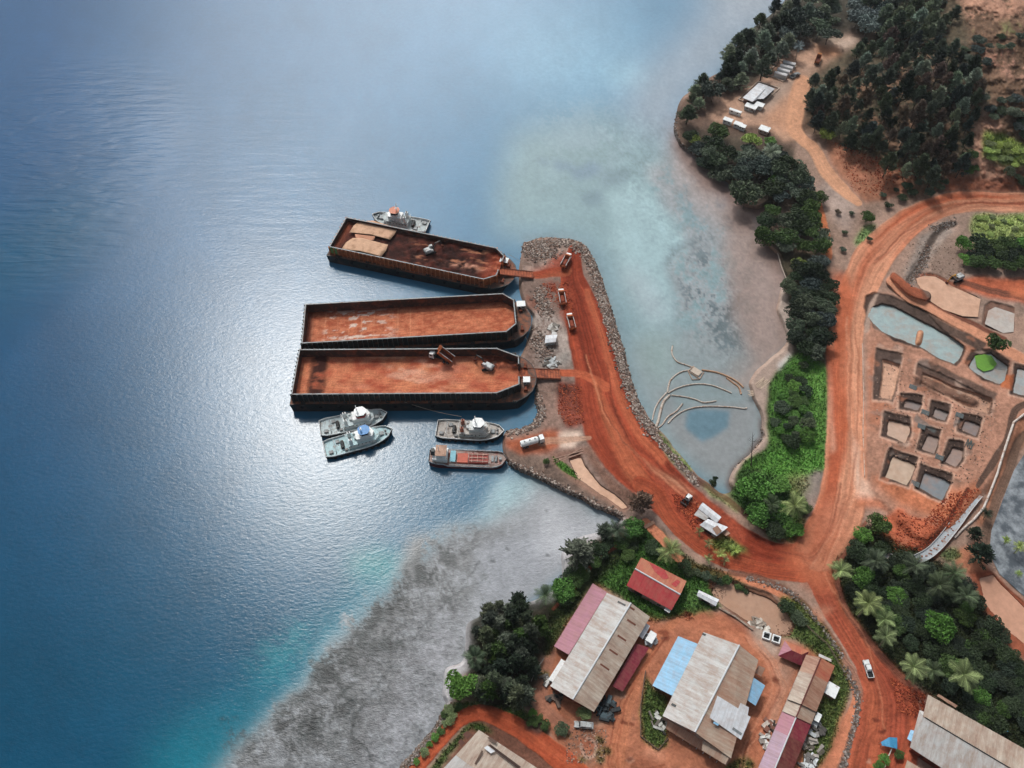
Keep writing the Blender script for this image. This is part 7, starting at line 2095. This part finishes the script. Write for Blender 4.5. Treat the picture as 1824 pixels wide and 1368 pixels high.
# --- singled-out trees: (kind, u, v, radius, colour, height factor, label)
T = [
 ('cas', 1030, 985, 36, 'casl', .55, 'broad olive-grey feathery tree at the white beach, left of the two dark palms'),
 ('cas', 1078, 945, 20, 'cas', .6, 'small dark feathery tree at the tip of the beach'),
 ('palm', 1099, 945, 24, 'palmd', .6, 'dark coconut palm between the feathery tree and the bright bush on the beach tip'),
 ('broad', 1127, 938, 22, 'bright', .8, 'vivid green bush at the landward end of the rubble embankment'),
 ('cas', 1143, 893, 26, 'brown', .7, 'sparse brownish-grey feathery tree beside the lower red lane'),
 ('palm', 1194, 981, 26, 'palm', .7, 'coconut palm above the red-roofed house by the ditch'),
 ('palm', 972, 1060, 24, 'palmd', .7, 'coconut palm at the beach edge left of the bright bush'),
 ('broad', 1004, 1052, 24, 'bright', .7, 'bright green tree beside the palm at the beach edge'),
 ('broad', 820, 1218, 32, 'bright', .8, 'large round bright green tree overhanging the sand'),
 ('cas', 897, 1218, 24, 'casl', .7, 'soft green feathery tree standing in front of the dark casuarinas'),
 ('cas', 926, 1238, 28, 'casl', .7, 'light green feathery tree above the bend of the red road'),
 ('palm', 846, 1172, 26, 'palmd', .7, 'shaded palm on the beach side of the dark casuarinas'),
 ('broad', 1040, 1272, 14, 'palm', .6, 'scrubby olive bush at the lower gable of the beige workshop'),
 ('broad', 1000, 1298, 15, 'palmd', .5, 'small scrub on the dirt patch left of the parked car'),
 ('broad', 1776, 610, 22, 'mid', 1.0, 'lone round tree beside the algae pond'),
 ('broad', 1545, 386, 14, 'mid', .8, 'small dark round bush above the bright verge of the ore road'),
 ('broad', 1461, 350, 17, 'mid', .8, 'green tree at the edge of the pale dirt wedge'),
 ('palm', 1416, 901, 26, 'palm', .8, 'coconut palm at the centre of the green peninsula tip'),
 ('palm', 1374, 898, 22, 'palmd', .8, 'darker coconut palm just left of the central one on the peninsula'),
 ('broad', 1345, 868, 34, 'bright', .8, 'large spreading bright tree on the peninsula at the lagoon shore'),
 ('broad', 1355, 915, 26, 'bright', .8, 'bright tree at the road side of the peninsula below the large one'),
 ('broad', 1392, 862, 20, 'bright', .6, 'green shrub right of the large peninsula tree'),
 ('broad', 1415, 944, 20, 'bright', .5, 'bright shrub in the rounded tip of the peninsula'),
 ('broad', 1380, 945, 20, 'dark', .5, 'dark shrub in the rounded tip of the peninsula'),
 ('broad', 1436, 905, 14, 'mid', .5, 'small green bush at the right edge of the peninsula tip'),
 ('broad', 1270, 860, 8, 'dark', .9, 'little dark tree at the lagoon edge of the causeway'),
 ('broad', 1274, 852, 6, 'dark', 1.4, 'tiny dark round crown beside the little lagoon tree'),
 ('broad', 974, 822, 7, 'mid', .8, 'tiny shrub on the rubble below the slipway'),
 ('palm', 1422, 84, 13, 'greyb', 1.0, 'single palm standing above the container row'),
 ('palm', 1374, 272, 20, 'hilll', .8, 'greyish palm in the dark coast wood below the clearing'),
 ('broad', 1340, 248, 20, 'lime', .8, 'yellow-green tree just left of the tan hut'),
 ('broad', 1372, 251, 13, 'bright', .6, 'low bright green bush right below the tan hut'),
 ('broad', 1280, 232, 22, 'mid', .8, 'mossy green tree at the point below the clearing'),
 ('broad', 1236, 246, 14, 'lime', .8, 'yellowish small tree on the western point'),
 ('cas', 1226, 202, 21, 'hill', .7, 'dark feathery tree alone on the western point'),
 ('broad', 1272, 158, 24, 'grey', .9, 'grey-green tree with pale top between the point and the container yard'),
 ('broad', 1334, 335, 33, 'hill', .9, 'big dark rounded tree overhanging the muddy shallows'),
 ('broad', 1384, 322, 16, 'bright', .8, 'bright green crown between the dark coast trees'),
 ('broad', 1424, 472, 17, 'lime', .8, 'yellow-green bush beside the fallen pale trunk'),
 ('broad', 1476, 238, 17, 'lime', .8, 'pale yellow-green tree at the foot of the hillside wood'),
 ('broad', 1438, 614, 18, 'palmd', .8, 'olive tree at the narrow neck above the green peninsula'),
 ('broad', 1672, 1113, 29, 'bright', .9, 'vivid green round tree in the middle of the palm grove'),
 ('broad', 1565, 934, 22, 'mid', .9, 'round green tree at the top corner of the palm grove'),
 ('broad', 1539, 952, 18, 'bright', .8, 'lighter green tree beside the round one at the top of the grove'),
 ('palm', 1497, 1017, 25, 'palm', .8, 'coconut palm at the left edge of the grove by the road bend'),
 ('palm', 1546, 1075, 29, 'palm', .9, 'large coconut palm right of the road, upper one of the grove edge'),
 ('palm', 1576, 1103, 24, 'palm', .8, 'coconut palm just below the large grove edge palm'),
 ('palm', 1578, 1134, 25, 'palm', .8, 'coconut palm above the white pickup at the grove edge'),
 ('palm', 1627, 1188, 29, 'palm', .9, 'coconut palm right of the white pickup, leftmost of the lower three'),
 ('palm', 1662, 1194, 22, 'palmd', .8, 'middle coconut palm of the lower three above the warehouse'),
 ('palm', 1716, 1202, 33, 'palm', .9, 'widest coconut palm, rightmost of the three above the warehouse'),
 ('palm', 1672, 1042, 28, 'palmd', .9, 'shadowy coconut palm in the heart of the grove'),
 ('palm', 1630, 1008, 26, 'palmd', .9, 'dark palm below the concrete channel'),
 ('palm', 1700, 1022, 26, 'palmd', .9, 'dark palm at the upper right corner of the grove'),
 ('palm', 1560, 1000, 26, 'palmd', .8, 'dull green palm at the upper left of the grove'),
 ('palm', 1722, 1062, 26, 'palmd', .9, 'dark palm leaning over the pink puddle strip'),
 ('cas', 1748, 985, 26, 'deep', .7, 'dark tree at the corner of the grey mudflat'),
 ('cas', 1736, 950, 16, 'deep', .7, 'smaller dark tree between the pipeline and the mudflat'),
 ('palm', 1757, 915, 13, 'deep', .7, 'little dark palm at the foot of the pipeline'),
 ('palm', 1792, 962, 10, 'lime', .9, 'small yellow palm top in the mudflat, leftmost'),
 ('palm', 1816, 974, 14, 'lime', .9, 'bright yellow-green palm top at the right edge of the mudflat'),
 ('palm', 1815, 1022, 8, 'lime', .9, 'tiny yellow palm top low in the mudflat'),
 ('broad', 1540, 1030, 22, 'bright', .8, 'bright green shrub behind the leftmost grove palms'),
 ('broad', 1596, 1060, 20, 'bright', .7, 'bright shrub right of the large grove edge palm'),
 ('broad', 1750, 1240, 18, 'bright', .8, 'bright green tree right of the widest palm'),
 ('broad', 1755, 1138, 18, 'mid', .8, 'green tree beside the brown bank of the puddle strip'),
 ('broad', 1602, 1012, 16, 'mid', .7, 'green tree by the lower end of the concrete channel'),
 ('broad', 1576, 1352, 12, 'bright', .7, 'small bright shrub below the blue tarpaulin shelter'),
 ('broad', 1602, 1344, 10, 'mid', .7, 'small shrub right of the blue tarpaulin shelter'),
 ('broad', 1566, 1366, 12, 'bright', .7, 'bright shrub cut by the bottom edge near the shelter'),
 ('banana', 1283, 988, 14, 'lime', .9, 'light green banana plant below the lower white shed'),
 ('banana', 1262, 968, 11, 'palm', .9, 'small banana plant left of the lower white shed'),
 ('banana', 1310, 980, 14, 'lime', .8, 'banana plant at the tip of the dirt island'),
 ('banana', 1262, 996, 12, 'palm', .8, 'banana plant on the strip between the two lanes'),
 ('banana', 1292, 998, 10, 'palm', .8, 'small banana plant by the rough kerb of the lower lane'),
 ('banana', 1246, 946, 10, 'palm', .8, 'low leafy plant at the left wall of the lower white shed'),
 ('broad', 1402, 1082, 17, 'dark', .5, 'dark shrub on the bank of the brown pond'),
 ('broad', 1425, 1100, 16, 'palmd', .5, 'olive shrub at the right end of the brown pond'),
 ('broad', 1218, 1008, 14, 'dark', .5, 'dark shrub in the ditch below the upper palm'),
 ('broad', 1163, 975, 18, 'dark', .5, 'shadowy shrub on the bank above the green lawn'),
]
for k, u, v, r_, c_, h_, lb in T:
    tree(k, u, v, r_, c_, lb, None, h_)

AREA = [   # scattered stands: kind, polygon, spacing, count, radius range, colours, height factor, label, group
 ('cas', [(1440, 150), (1500, 92), (1560, 66), (1600, 40), (1660, 62), (1740, 120), (1760, 180), (1730, 230), (1720, 290), (1650, 320), (1600, 300), (1540, 270), (1470, 235), (1438, 210)], 15, 118, (10, 19), ('hill', 'hill', 'hilll', 'deep', 'grey', 'brown'), 1.0,
  'dark feathery conifer in the dense wood on the hillside', 'conifers of the hillside wood'),
 ('cas', [(1560, 66), (1590, -60), (1700, -60), (1700, 40), (1640, 70), (1600, 50)], 16, 34, (13, 19), ('hill', 'hilll'), .8, 'dark conifer near the top edge above the hillside wood', 'conifers at the top of the hill'),
 ('cas', [(1284, 118), (1300, 84), (1340, 56), (1380, 40), (1420, 40), (1400, 92), (1340, 138), (1300, 160)], 14, 20, (13, 19), ('hill', 'hilll', 'deep'), .75,
  'dark feathery tree in the row between the sea and the container yard', 'trees along the seaward side of the clearing'),
 ('cas', [(1400, 0), (1460, -50), (1500, -20), (1470, 40), (1410, 40)], 16, 9, (15, 20), ('hill', 'hilll'), .7, 'dark tree at the top edge beside the open sea', 'trees at the top edge by the sea'),
 ('cas', [(1216, 180), (1250, 146), (1288, 128), (1298, 88), (1340, 52), (1400, -10), (1424, 6), (1350, 84), (1316, 140), (1262, 176), (1230, 196)], 14, 22, (12, 17), ('hill', 'hilll', 'grey'), .7, 'dark feathery tree right at the water edge of the upper point', 'trees at the water edge of the upper point'),
 ('broad', [(1410, 30), (1500, 0), (1600, -20), (1590, 50), (1520, 50), (1440, 70), (1400, 66)], 19, 15, (17, 25), ('greyb', 'grey', 'hill', 'grey'), .8, 'bluish-grey broad crown above the sandy end of the clearing', 'grey-green trees at the head of the clearing'),
 ('broad', [(1222, 232), (1260, 250), (1300, 262), (1380, 262), (1430, 300), (1440, 330), (1400, 360), (1350, 310), (1290, 312), (1250, 292)], 17, 27, (16, 24), ('hill', 'hill', 'dark', 'grey'), .8,
  'dark rounded tree in the coast wood below the clearing', 'dark trees of the coast wood'),
 ('broad', [(1376, 372), (1440, 350), (1462, 390), (1470, 440), (1440, 450), (1372, 430), (1364, 400)], 17, 17, (16, 24), ('dark', 'mid', 'hill', 'dark'), .8, 'dark green tree above the red runoff in the coast wood', 'trees by the red runoff'),
 ('broad', [(1408, 460), (1470, 470), (1484, 520), (1480, 600), (1462, 640), (1424, 620), (1410, 560), (1404, 510)], 17, 26, (16, 23), ('hill', 'dark', 'deep', 'grey'), .8, 'dark tree in the narrow belt beside the ore road', 'trees of the belt along the ore road'),
 ('broad', [(1386, 690), (1412, 648), (1434, 640), (1442, 700), (1442, 770), (1420, 788), (1392, 780), (1374, 740)], 12, 26, (8, 18), ('bright', 'mid', 'palmd', 'dark', 'bright'), .55, 'leafy green bush on the grassy peninsula between lagoon and road', 'bushes on the green peninsula'),
 ('cas', [(842, 1108), (880, 1075), (930, 1068), (972, 1085), (968, 1150), (950, 1200), (940, 1240), (880, 1245), (840, 1235), (838, 1160)], 14, 46, (12, 25), ('cas', 'casl', 'casl', 'deep', 'mid'), .95, 'dark casuarina in the dense stand at the edge of the sand', 'casuarinas by the sand'),
 ('broad', [(1006, 1030), (1030, 1000), (1060, 965), (1105, 950), (1110, 965), (1060, 1000), (1020, 1060), (990, 1090), (985, 1075)], 14, 14, (13, 18), ('dark', 'mid'), .6, 'dark green shrub below the broad feathery beach tree', 'shrubs at the beach tip'),
 ('broad', [(1100, 960), (1130, 955), (1140, 985), (1110, 990)], 14, 4, (10, 15), ('dark', 'mid'), .5, 'low dark shrub on the bank beside the beach tip', 'shrubs on the bank'),
 ('broad', [(775, 1310), (790, 1270), (810, 1255), (830, 1255), (800, 1285), (750, 1350), (735, 1362)], 10, 14, (7, 11), ('bright', 'mid', 'palm'), .5, 'low green shrub between the red road bend and the stony shore', 'shrubs along the shore road'),
 ('broad', [(940, 1262), (960, 1255), (975, 1290), (965, 1305), (945, 1285)], 11, 4, (9, 12), ('bright', 'mid'), .5, 'low green shrub at the inside of the road bend', 'shrubs in the road bend'),
 ('broad', [(1600, 990), (1740, 1040), (1820, 1180), (1850, 1300), (1760, 1290), (1700, 1240), (1640, 1160), (1560, 1110), (1500, 1040), (1520, 980), (1570, 975)], 16, 84, (14, 23), ('deep', 'dark', 'dark', 'deep', 'mid'), .6,
  'dark leafy tree filling the space between the grove palms', 'undergrowth trees of the palm grove'),
 ('broad', [(1716, 430), (1760, 425), (1830, 430), (1860, 470), (1820, 480), (1750, 475), (1715, 460)], 16, 18, (14, 21), ('mid', 'dark', 'bright', 'deep'), .7, 'dark leafy tree along the lower edge of the bright slope on the right', 'trees below the bright grassy slope'),
 ('broad', [(1700, 80), (1760, 60), (1850, 40), (1860, 90), (1760, 100), (1760, 180), (1840, 150), (1860, 230), (1790, 230), (1750, 180)], 16, 34, (9, 15), ('hill', 'hill', 'grey', 'dark'), .6, 'dark scrub bush on the eroded hill at the right', 'scrub on the eroded hill'),
 ('broad', [(1756, 244), (1830, 262), (1870, 272), (1860, 296), (1800, 288), (1756, 276)], 11, 18, (8, 12), ('lime', 'lime', 'palm'), .4, 'yellow-green bush on the bright patch of the hill', 'bushes of the bright hill patch'),
 ('broad', [(1560, 350), (1620, 320), (1690, 310), (1700, 330), (1640, 345), (1580, 372)], 16, 12, (6, 11), ('hill', 'dark', 'palmd'), .6, 'small dark scrub on the bank above the ore road bend', 'scrub above the road bend'),
 ('broad', [(1480, 335), (1560, 380), (1540, 460), (1500, 470), (1480, 400)], 24, 5, (4, 9), ('hill', 'brown', 'palmd'), .6, 'small scrub on the bare wedge beside the ore road', 'scrub on the bare wedge'),
 ('broad', [(1700, 290), (1740, 250), (1740, 300), (1720, 320)], 12, 6, (8, 12), ('dark', 'mid'), .6, 'dark bush beside the dirt track on the hill', 'bushes beside the hill track'),
 ('broad', [(1790, 300), (1860, 300), (1860, 330), (1810, 322)], 12, 5, (9, 13), ('hill', 'dark'), .6, 'dark bush at the right edge above the ore road', 'bushes at the right edge'),
 ('broad', [(1226, 1010), (1300, 1035), (1330, 1045), (1330, 1055), (1270, 1036), (1220, 1020)], 11, 8, (7, 11), ('dark', 'mid', 'palmd'), .5, 'low dark shrub on the bank above the brown pond', 'shrubs above the brown pond'),
 ('broad', [(1730, 386), (1850, 386), (1850, 430), (1745, 425)], 11, 26, (5, 8), ('lime', 'palm', 'lime'), .35, 'low pale green tussock on the bright grassy slope', 'tussocks on the bright slope'),
]
USED = set()
ORD = ['closest one to ', 'second closest to ', 'third closest to ', 'fourth closest to ', 'fifth closest to ', 'sixth closest to ']
MARKS = [(1457, 106, 'the orange dump truck'), (1390, 125, 'the white container row'), (1350, 165, 'the pale shed of the clearing'), (1476, 238, 'the pale yellow-green hillside tree'), (1362, 229, 'the tan-roofed hut'),
         (1740, 190, 'the pale track on the hill'), (1226, 202, 'the lone tree of the western point'), (1334, 335, 'the big tree over the shallows'), (1392, 475, 'the fallen pale trunk'), (1461, 350, 'the green tree on the dirt wedge'),
         (1355, 683, 'the plank landing'), (1338, 800, 'the leafless tree'), (1416, 901, 'the central peninsula palm'), (820, 1218, 'the round bright tree over the sand'), (926, 1238, 'the light feathery tree at the road bend'),
         (972, 1060, 'the palm at the beach edge'), (1030, 985, 'the broad feathery beach tree'), (1672, 1113, 'the vivid round grove tree'), (1716, 1202, 'the widest grove palm'), (1497, 1017, 'the leftmost grove palm'),
         (1610, 1003, 'the concrete channel'), (1790, 1100, 'the pink puddle strip'), (1540, 520, 'the fork of the ore road'), (1700, 20, 'the bare hilltop'), (1790, 265, 'the bright hill patch'), (1620, 395, 'the road bend'),
         (1620, 300, 'the red slope under the wood'), (1776, 610, 'the tree by the algae pond'), (1706, 494, 'the pond excavator'), (1340, 1075, 'the brown pond'), (745, 1345, 'the stony shore corner'), (1580, 20, 'the middle of the top edge wood'), (1830, 410, 'the right edge of the bright slope')]
for ai, (k, poly, dist, n_, rr_, cols, h_, lb, gp) in enumerate(AREA):
    rr = random.Random(900 + ai)
    pts_ = scatter(poly, dist, n_, 40 + ai)
    rank = {}
    for (lu, lv, lt) in MARKS:
        near = sorted([p_ for p_ in pts_ if min(MARKS, key=lambda q_: (q_[0] - p_[0]) ** 2 + (q_[1] - p_[1]) ** 2)[2] == lt], key=lambda p_: (p_[0] - lu) ** 2 + (p_[1] - lv) ** 2)
        for i_, p_ in enumerate(near[:6]): rank[p_] = ORD[i_] + lt
    short = lb.split(' in the ')[0].split(' beside ')[0].split(' on the ')[0].split(' near ')[0].split(' between ')[0].split(' above ')[0].split(' below ')[0].split(' along ')[0].split(' at the ')[0].split(' filling ')[0]
    for (u, v) in pts_:
        lbl = ('%s, %s' % (short, rank[(u, v)])) if (u, v) in rank else lb
        if lbl != lb and lbl in USED: lbl = lb
        USED.add(lbl)
        tree(k, u, v, rr.uniform(*rr_), rr.choice(cols), lbl, gp, h_ * rr.uniform(.85, 1.2), name='bush' if ('bush' in lb or 'shrub' in lb or 'scrub' in lb or 'tussock' in lb) else None,
             cat='bush' if ('bush' in lb or 'shrub' in lb or 'scrub' in lb or 'tussock' in lb) else None)
# bare tree on the lagoon shore
z = g1(1338, 832); p = P(1338, 832, z)
r = empty('bare_tree', tuple(p), 0, 'leafless grey tree at the lagoon shore above the peninsula shrubs', 'tree')
m_ = MB(); top = P(1341, 770, z + 9) - p; m_.tube([(0, 0, -.3), top * .5, top], [.22, .14, .04], 6); m_.build('trunk', BARKD, r)
m_ = MB(); rr = random.Random(5)
for k in range(16):
    a = rr.uniform(.25, .9); q = top * a; d = Vector((rr.uniform(-2.2, 2.2), rr.uniform(-1, 1), rr.uniform(1, 2.6))); m_.tube([q, q + d], [.06, .02], 4)
m_.build('branches', BARKD, r)

# --- grass and weeds: blades over the green ground (stuff)
rg = np.random.default_rng(77)
jj, ii = np.nonzero((GREEN > .45) & (UU > 680) & (UU < 1860) & (VV > 150) & (VV < 1400))
sel = rg.choice(len(jj), min(len(jj), 52000), replace=False)
u = UU[jj[sel], ii[sel]] + rg.uniform(-.8, .8, len(sel)); v = VV[jj[sel], ii[sel]] + rg.uniform(-.8, .8, len(sel))
base = Pn(u, v, zg_np(u, v)); base[:, 2] -= .05
D = unit(rg.normal(size=base.shape) * np.array([.6, .6, .3]) + np.array([0, 0, .9]))
ln = rg.uniform(.35, .95, len(base)); V_, F_ = leaf_quads(base + D * ln[:, None] / 2, D, ln, rg.uniform(.15, .40, len(base)), rg)
gc = LAND[jj[sel], ii[sel]] * rg.uniform(.55, 1.6, (len(sel), 1)); gc[:, 0] *= rg.uniform(.85, 1.25, len(sel))
gc = np.clip(np.repeat(gc, 1, 0), 0, 1)
GM, t, b = new_mat('grass_blades'); at = t.nodes.new('ShaderNodeAttribute'); at.attribute_name = 'blade'
t.links.new(at.outputs['Color'], b.inputs['Base Color']); b.inputs['Roughness'].default_value = .8; b.inputs['Specular IOR Level'].default_value = .1
o = mesh_np('grass', V_, F_, GM, {'blade': ('FLOAT_COLOR', 'FACE', np.concatenate([gc, np.ones((len(gc), 1))], 1))}, False)
tag(o, kind='stuff')

# --- rubble armour along the causeway and shores (stuff)
def rubble(name, lines, n, size, cols, seed):
    rg = np.random.default_rng(seed); us, vs = [], []
    for pts, w_, frac in lines:
        q = smooth([(a, b_, w_) for a, b_ in pts], 5); seg = np.linalg.norm(np.diff(q[:, :2], axis=0), axis=1); cum = np.concatenate([[0], np.cumsum(seg)])
        s_ = rg.uniform(0, cum[-1], int(n * frac)); x = np.interp(s_, cum, q[:, 0]); y = np.interp(s_, cum, q[:, 1])
        us.append(x + rg.normal(size=len(s_)) * w_ * .45); vs.append(y + rg.normal(size=len(s_)) * w_ * .45)
    u, v = np.concatenate(us), np.concatenate(vs); c = Pn(u, v, zg_np(u, v)); keep = c[:, 2] > -.35; c = c[keep]; k = len(c)
    sz = size * rg.uniform(.35, 1.0, k) ** 1.3
    cube = np.array([(-1, -1, -1), (1, -1, -1), (1, 1, -1), (-1, 1, -1), (-.7, -.7, 1), (.7, -.7, 1), (.7, .7, 1), (-.7, .7, 1)], float)
    V_ = cube[None] * rg.uniform(.6, 1.15, (k, 8, 3)) * sz[:, None, None] * np.array([1, .8, .6])
    a = rg.uniform(0, 6.28, k); ca, sa = np.cos(a)[:, None], np.sin(a)[:, None]
    V_ = np.stack([V_[..., 0] * ca - V_[..., 1] * sa, V_[..., 0] * sa + V_[..., 1] * ca, V_[..., 2] + V_[..., 0] * rg.uniform(-.4, .4, (k, 1))], -1) + c[:, None, :]
    f = np.array([(3, 2, 1, 0), (4, 5, 6, 7), (0, 1, 5, 4), (1, 2, 6, 5), (2, 3, 7, 6), (3, 0, 4, 7)])
    F_ = (np.arange(k)[:, None, None] * 8 + f[None]).reshape(-1, 4)
    cc = np.array([S(h) for h in cols])[rg.integers(0, len(cols), k)] * rg.uniform(.7, 1.3, (k, 1))
    cf = np.repeat(cc, 6, 0)
    o = mesh_np(name, V_.reshape(-1, 3), F_, GM, {'blade': ('FLOAT_COLOR', 'FACE', np.clip(np.concatenate([cf, np.ones((len(cf), 1))], 1), 0, 1))}, False)
    tag(o, kind='stuff')
rubble('rubble_rocks', [([(935, 440), (975, 432), (1015, 432), (1040, 446), (1056, 476), (1070, 520), (1084, 565), (1098, 615), (1112, 665), (1126, 705), (1145, 745), (1168, 776)], 11, .50),
                        ([(1168, 776), (1200, 815), (1240, 858)], 6, .08), ([(905, 830), (935, 838), (970, 856), (1010, 878), (1060, 902), (1105, 920)], 9, .30),
                        ([(955, 700), (965, 735), (945, 760), (905, 768)], 8, .12), ([(960, 600), (975, 640)], 16, .06), ([(960, 520), (975, 560)], 14, .05), ([(940, 445), (985, 450)], 16, .08)],
       9500, .62, ['8A7E76', '6A5C54', 'A0948A', '564A44', '7C6458'], 3)
rubble('shore_rocks', [([(715, 1372), (745, 1338), (775, 1300), (800, 1262)], 7, .35), ([(1206, 200), (1202, 228), (1214, 258), (1240, 276)], 4, .10), ([(1352, 750), (1358, 780), (1335, 806), (1306, 836)], 2.5, .06),
                       ([(1502, 1190), (1528, 1240), (1520, 1300), (1500, 1368)], 6, .15), ([(1330, 1030), (1400, 1052), (1450, 1100), (1500, 1170)], 5, .12), ([(1650, 440), (1640, 480), (1622, 500)], 12, .12), ([(1660, 410), (1700, 395)], 9, .06)],
       3800, .5, ['7A726C', '5A524C', '8E8680', '6E584C'], 5)
def clods(name, polys, n, size, cols, seed):
    lines = []
    rg = random.Random(seed); pts = []
    for poly, frac in polys:
        pp = []
        xs = [p[0] for p in poly]; ys = [p[1] for p in poly]
        while len(pp) < int(n * frac):
            a, b_ = rg.uniform(min(xs), max(xs)), rg.uniform(min(ys), max(ys))
            if inpoly(a, b_, poly): pp.append((a, b_))
        pts += pp
    for a, b_ in pts: lines.append((a, b_))
    u = np.array([p[0] for p in lines]); v = np.array([p[1] for p in lines]); rg = np.random.default_rng(seed)
    c = Pn(u, v, zg_np(u, v)); k = len(c); sz = size * rg.uniform(.3, 1, k) ** 1.5
    oct_ = np.array([(-1, -1, -.6), (1, -1, -.6), (1, 1, -.6), (-1, 1, -.6), (-.5, -.5, .6), (.5, -.5, .6), (.5, .5, .6), (-.5, .5, .6)])
    V_ = oct_[None] * rg.uniform(.5, 1.2, (k, 8, 3)) * sz[:, None, None] + c[:, None, :]
    f = np.array([(3, 2, 1, 0), (4, 5, 6, 7), (0, 1, 5, 4), (1, 2, 6, 5), (2, 3, 7, 6), (3, 0, 4, 7)])
    F_ = (np.arange(k)[:, None, None] * 8 + f[None]).reshape(-1, 4)
    cf = np.repeat(np.array([S(h) for h in cols])[rg.integers(0, len(cols), k)] * rg.uniform(.75, 1.3, (k, 1)), 6, 0)
    tag(mesh_np(name, V_.reshape(-1, 3), F_, GM, {'blade': ('FLOAT_COLOR', 'FACE', np.clip(np.concatenate([cf, np.ones((len(cf), 1))], 1), 0, 1))}, False), kind='stuff')
clods('earth_clods', [([(1560, 640), (1780, 720), (1740, 880), (1560, 800)], .5), ([(1620, 430), (1720, 440), (1720, 500), (1610, 500)], .2), ([(1000, 1290), (1080, 1300), (1080, 1360), (1010, 1360)], .2)], 1800, .4, ['7A6256', '9A8272', '5E4A40'], 12)
clods('red_soil_clods', [([(1195, 878), (1240, 890), (1250, 925), (1235, 945), (1205, 905)], .22), ([(995, 684), (1035, 686), (1040, 752), (1010, 760), (994, 735)], .22), ([(1585, 1205), (1650, 1238), (1640, 1280), (1600, 1268)], .2),
                         ([(965, 505), (1012, 502), (1025, 560), (985, 545)], .16), ([(1600, 910), (1690, 945), (1640, 980), (1590, 985)], .2), ([(1690, 880), (1745, 870), (1690, 940), (1640, 930)], .3), ([(1480, 250), (1620, 300), (1570, 350), (1520, 340)], .3)], 2600, .45, ['8A3F2A', '6A2E20', 'A0563A'], 9)

# --- thin sea haze: one closed box of even, very light air round the whole scene
hz = bpy.data.materials.new('haze'); hz.use_nodes = True; t = hz.node_tree; t.nodes.clear()
ov = t.nodes.new('ShaderNodeOutputMaterial'); pv = t.nodes.new('ShaderNodeVolumePrincipled')
pv.inputs['Color'].default_value = (.86, .93, 1.0, 1); pv.inputs['Density'].default_value = HAZE; pv.inputs['Anisotropy'].default_value = .3
t.links.new(pv.outputs[0], ov.inputs['Volume'])
m_ = MB(); m_.box(-6100, 6100, -3100, 8100, -5, CAM_H + 15); tag(m_.build('haze', hz), kind='stuff')
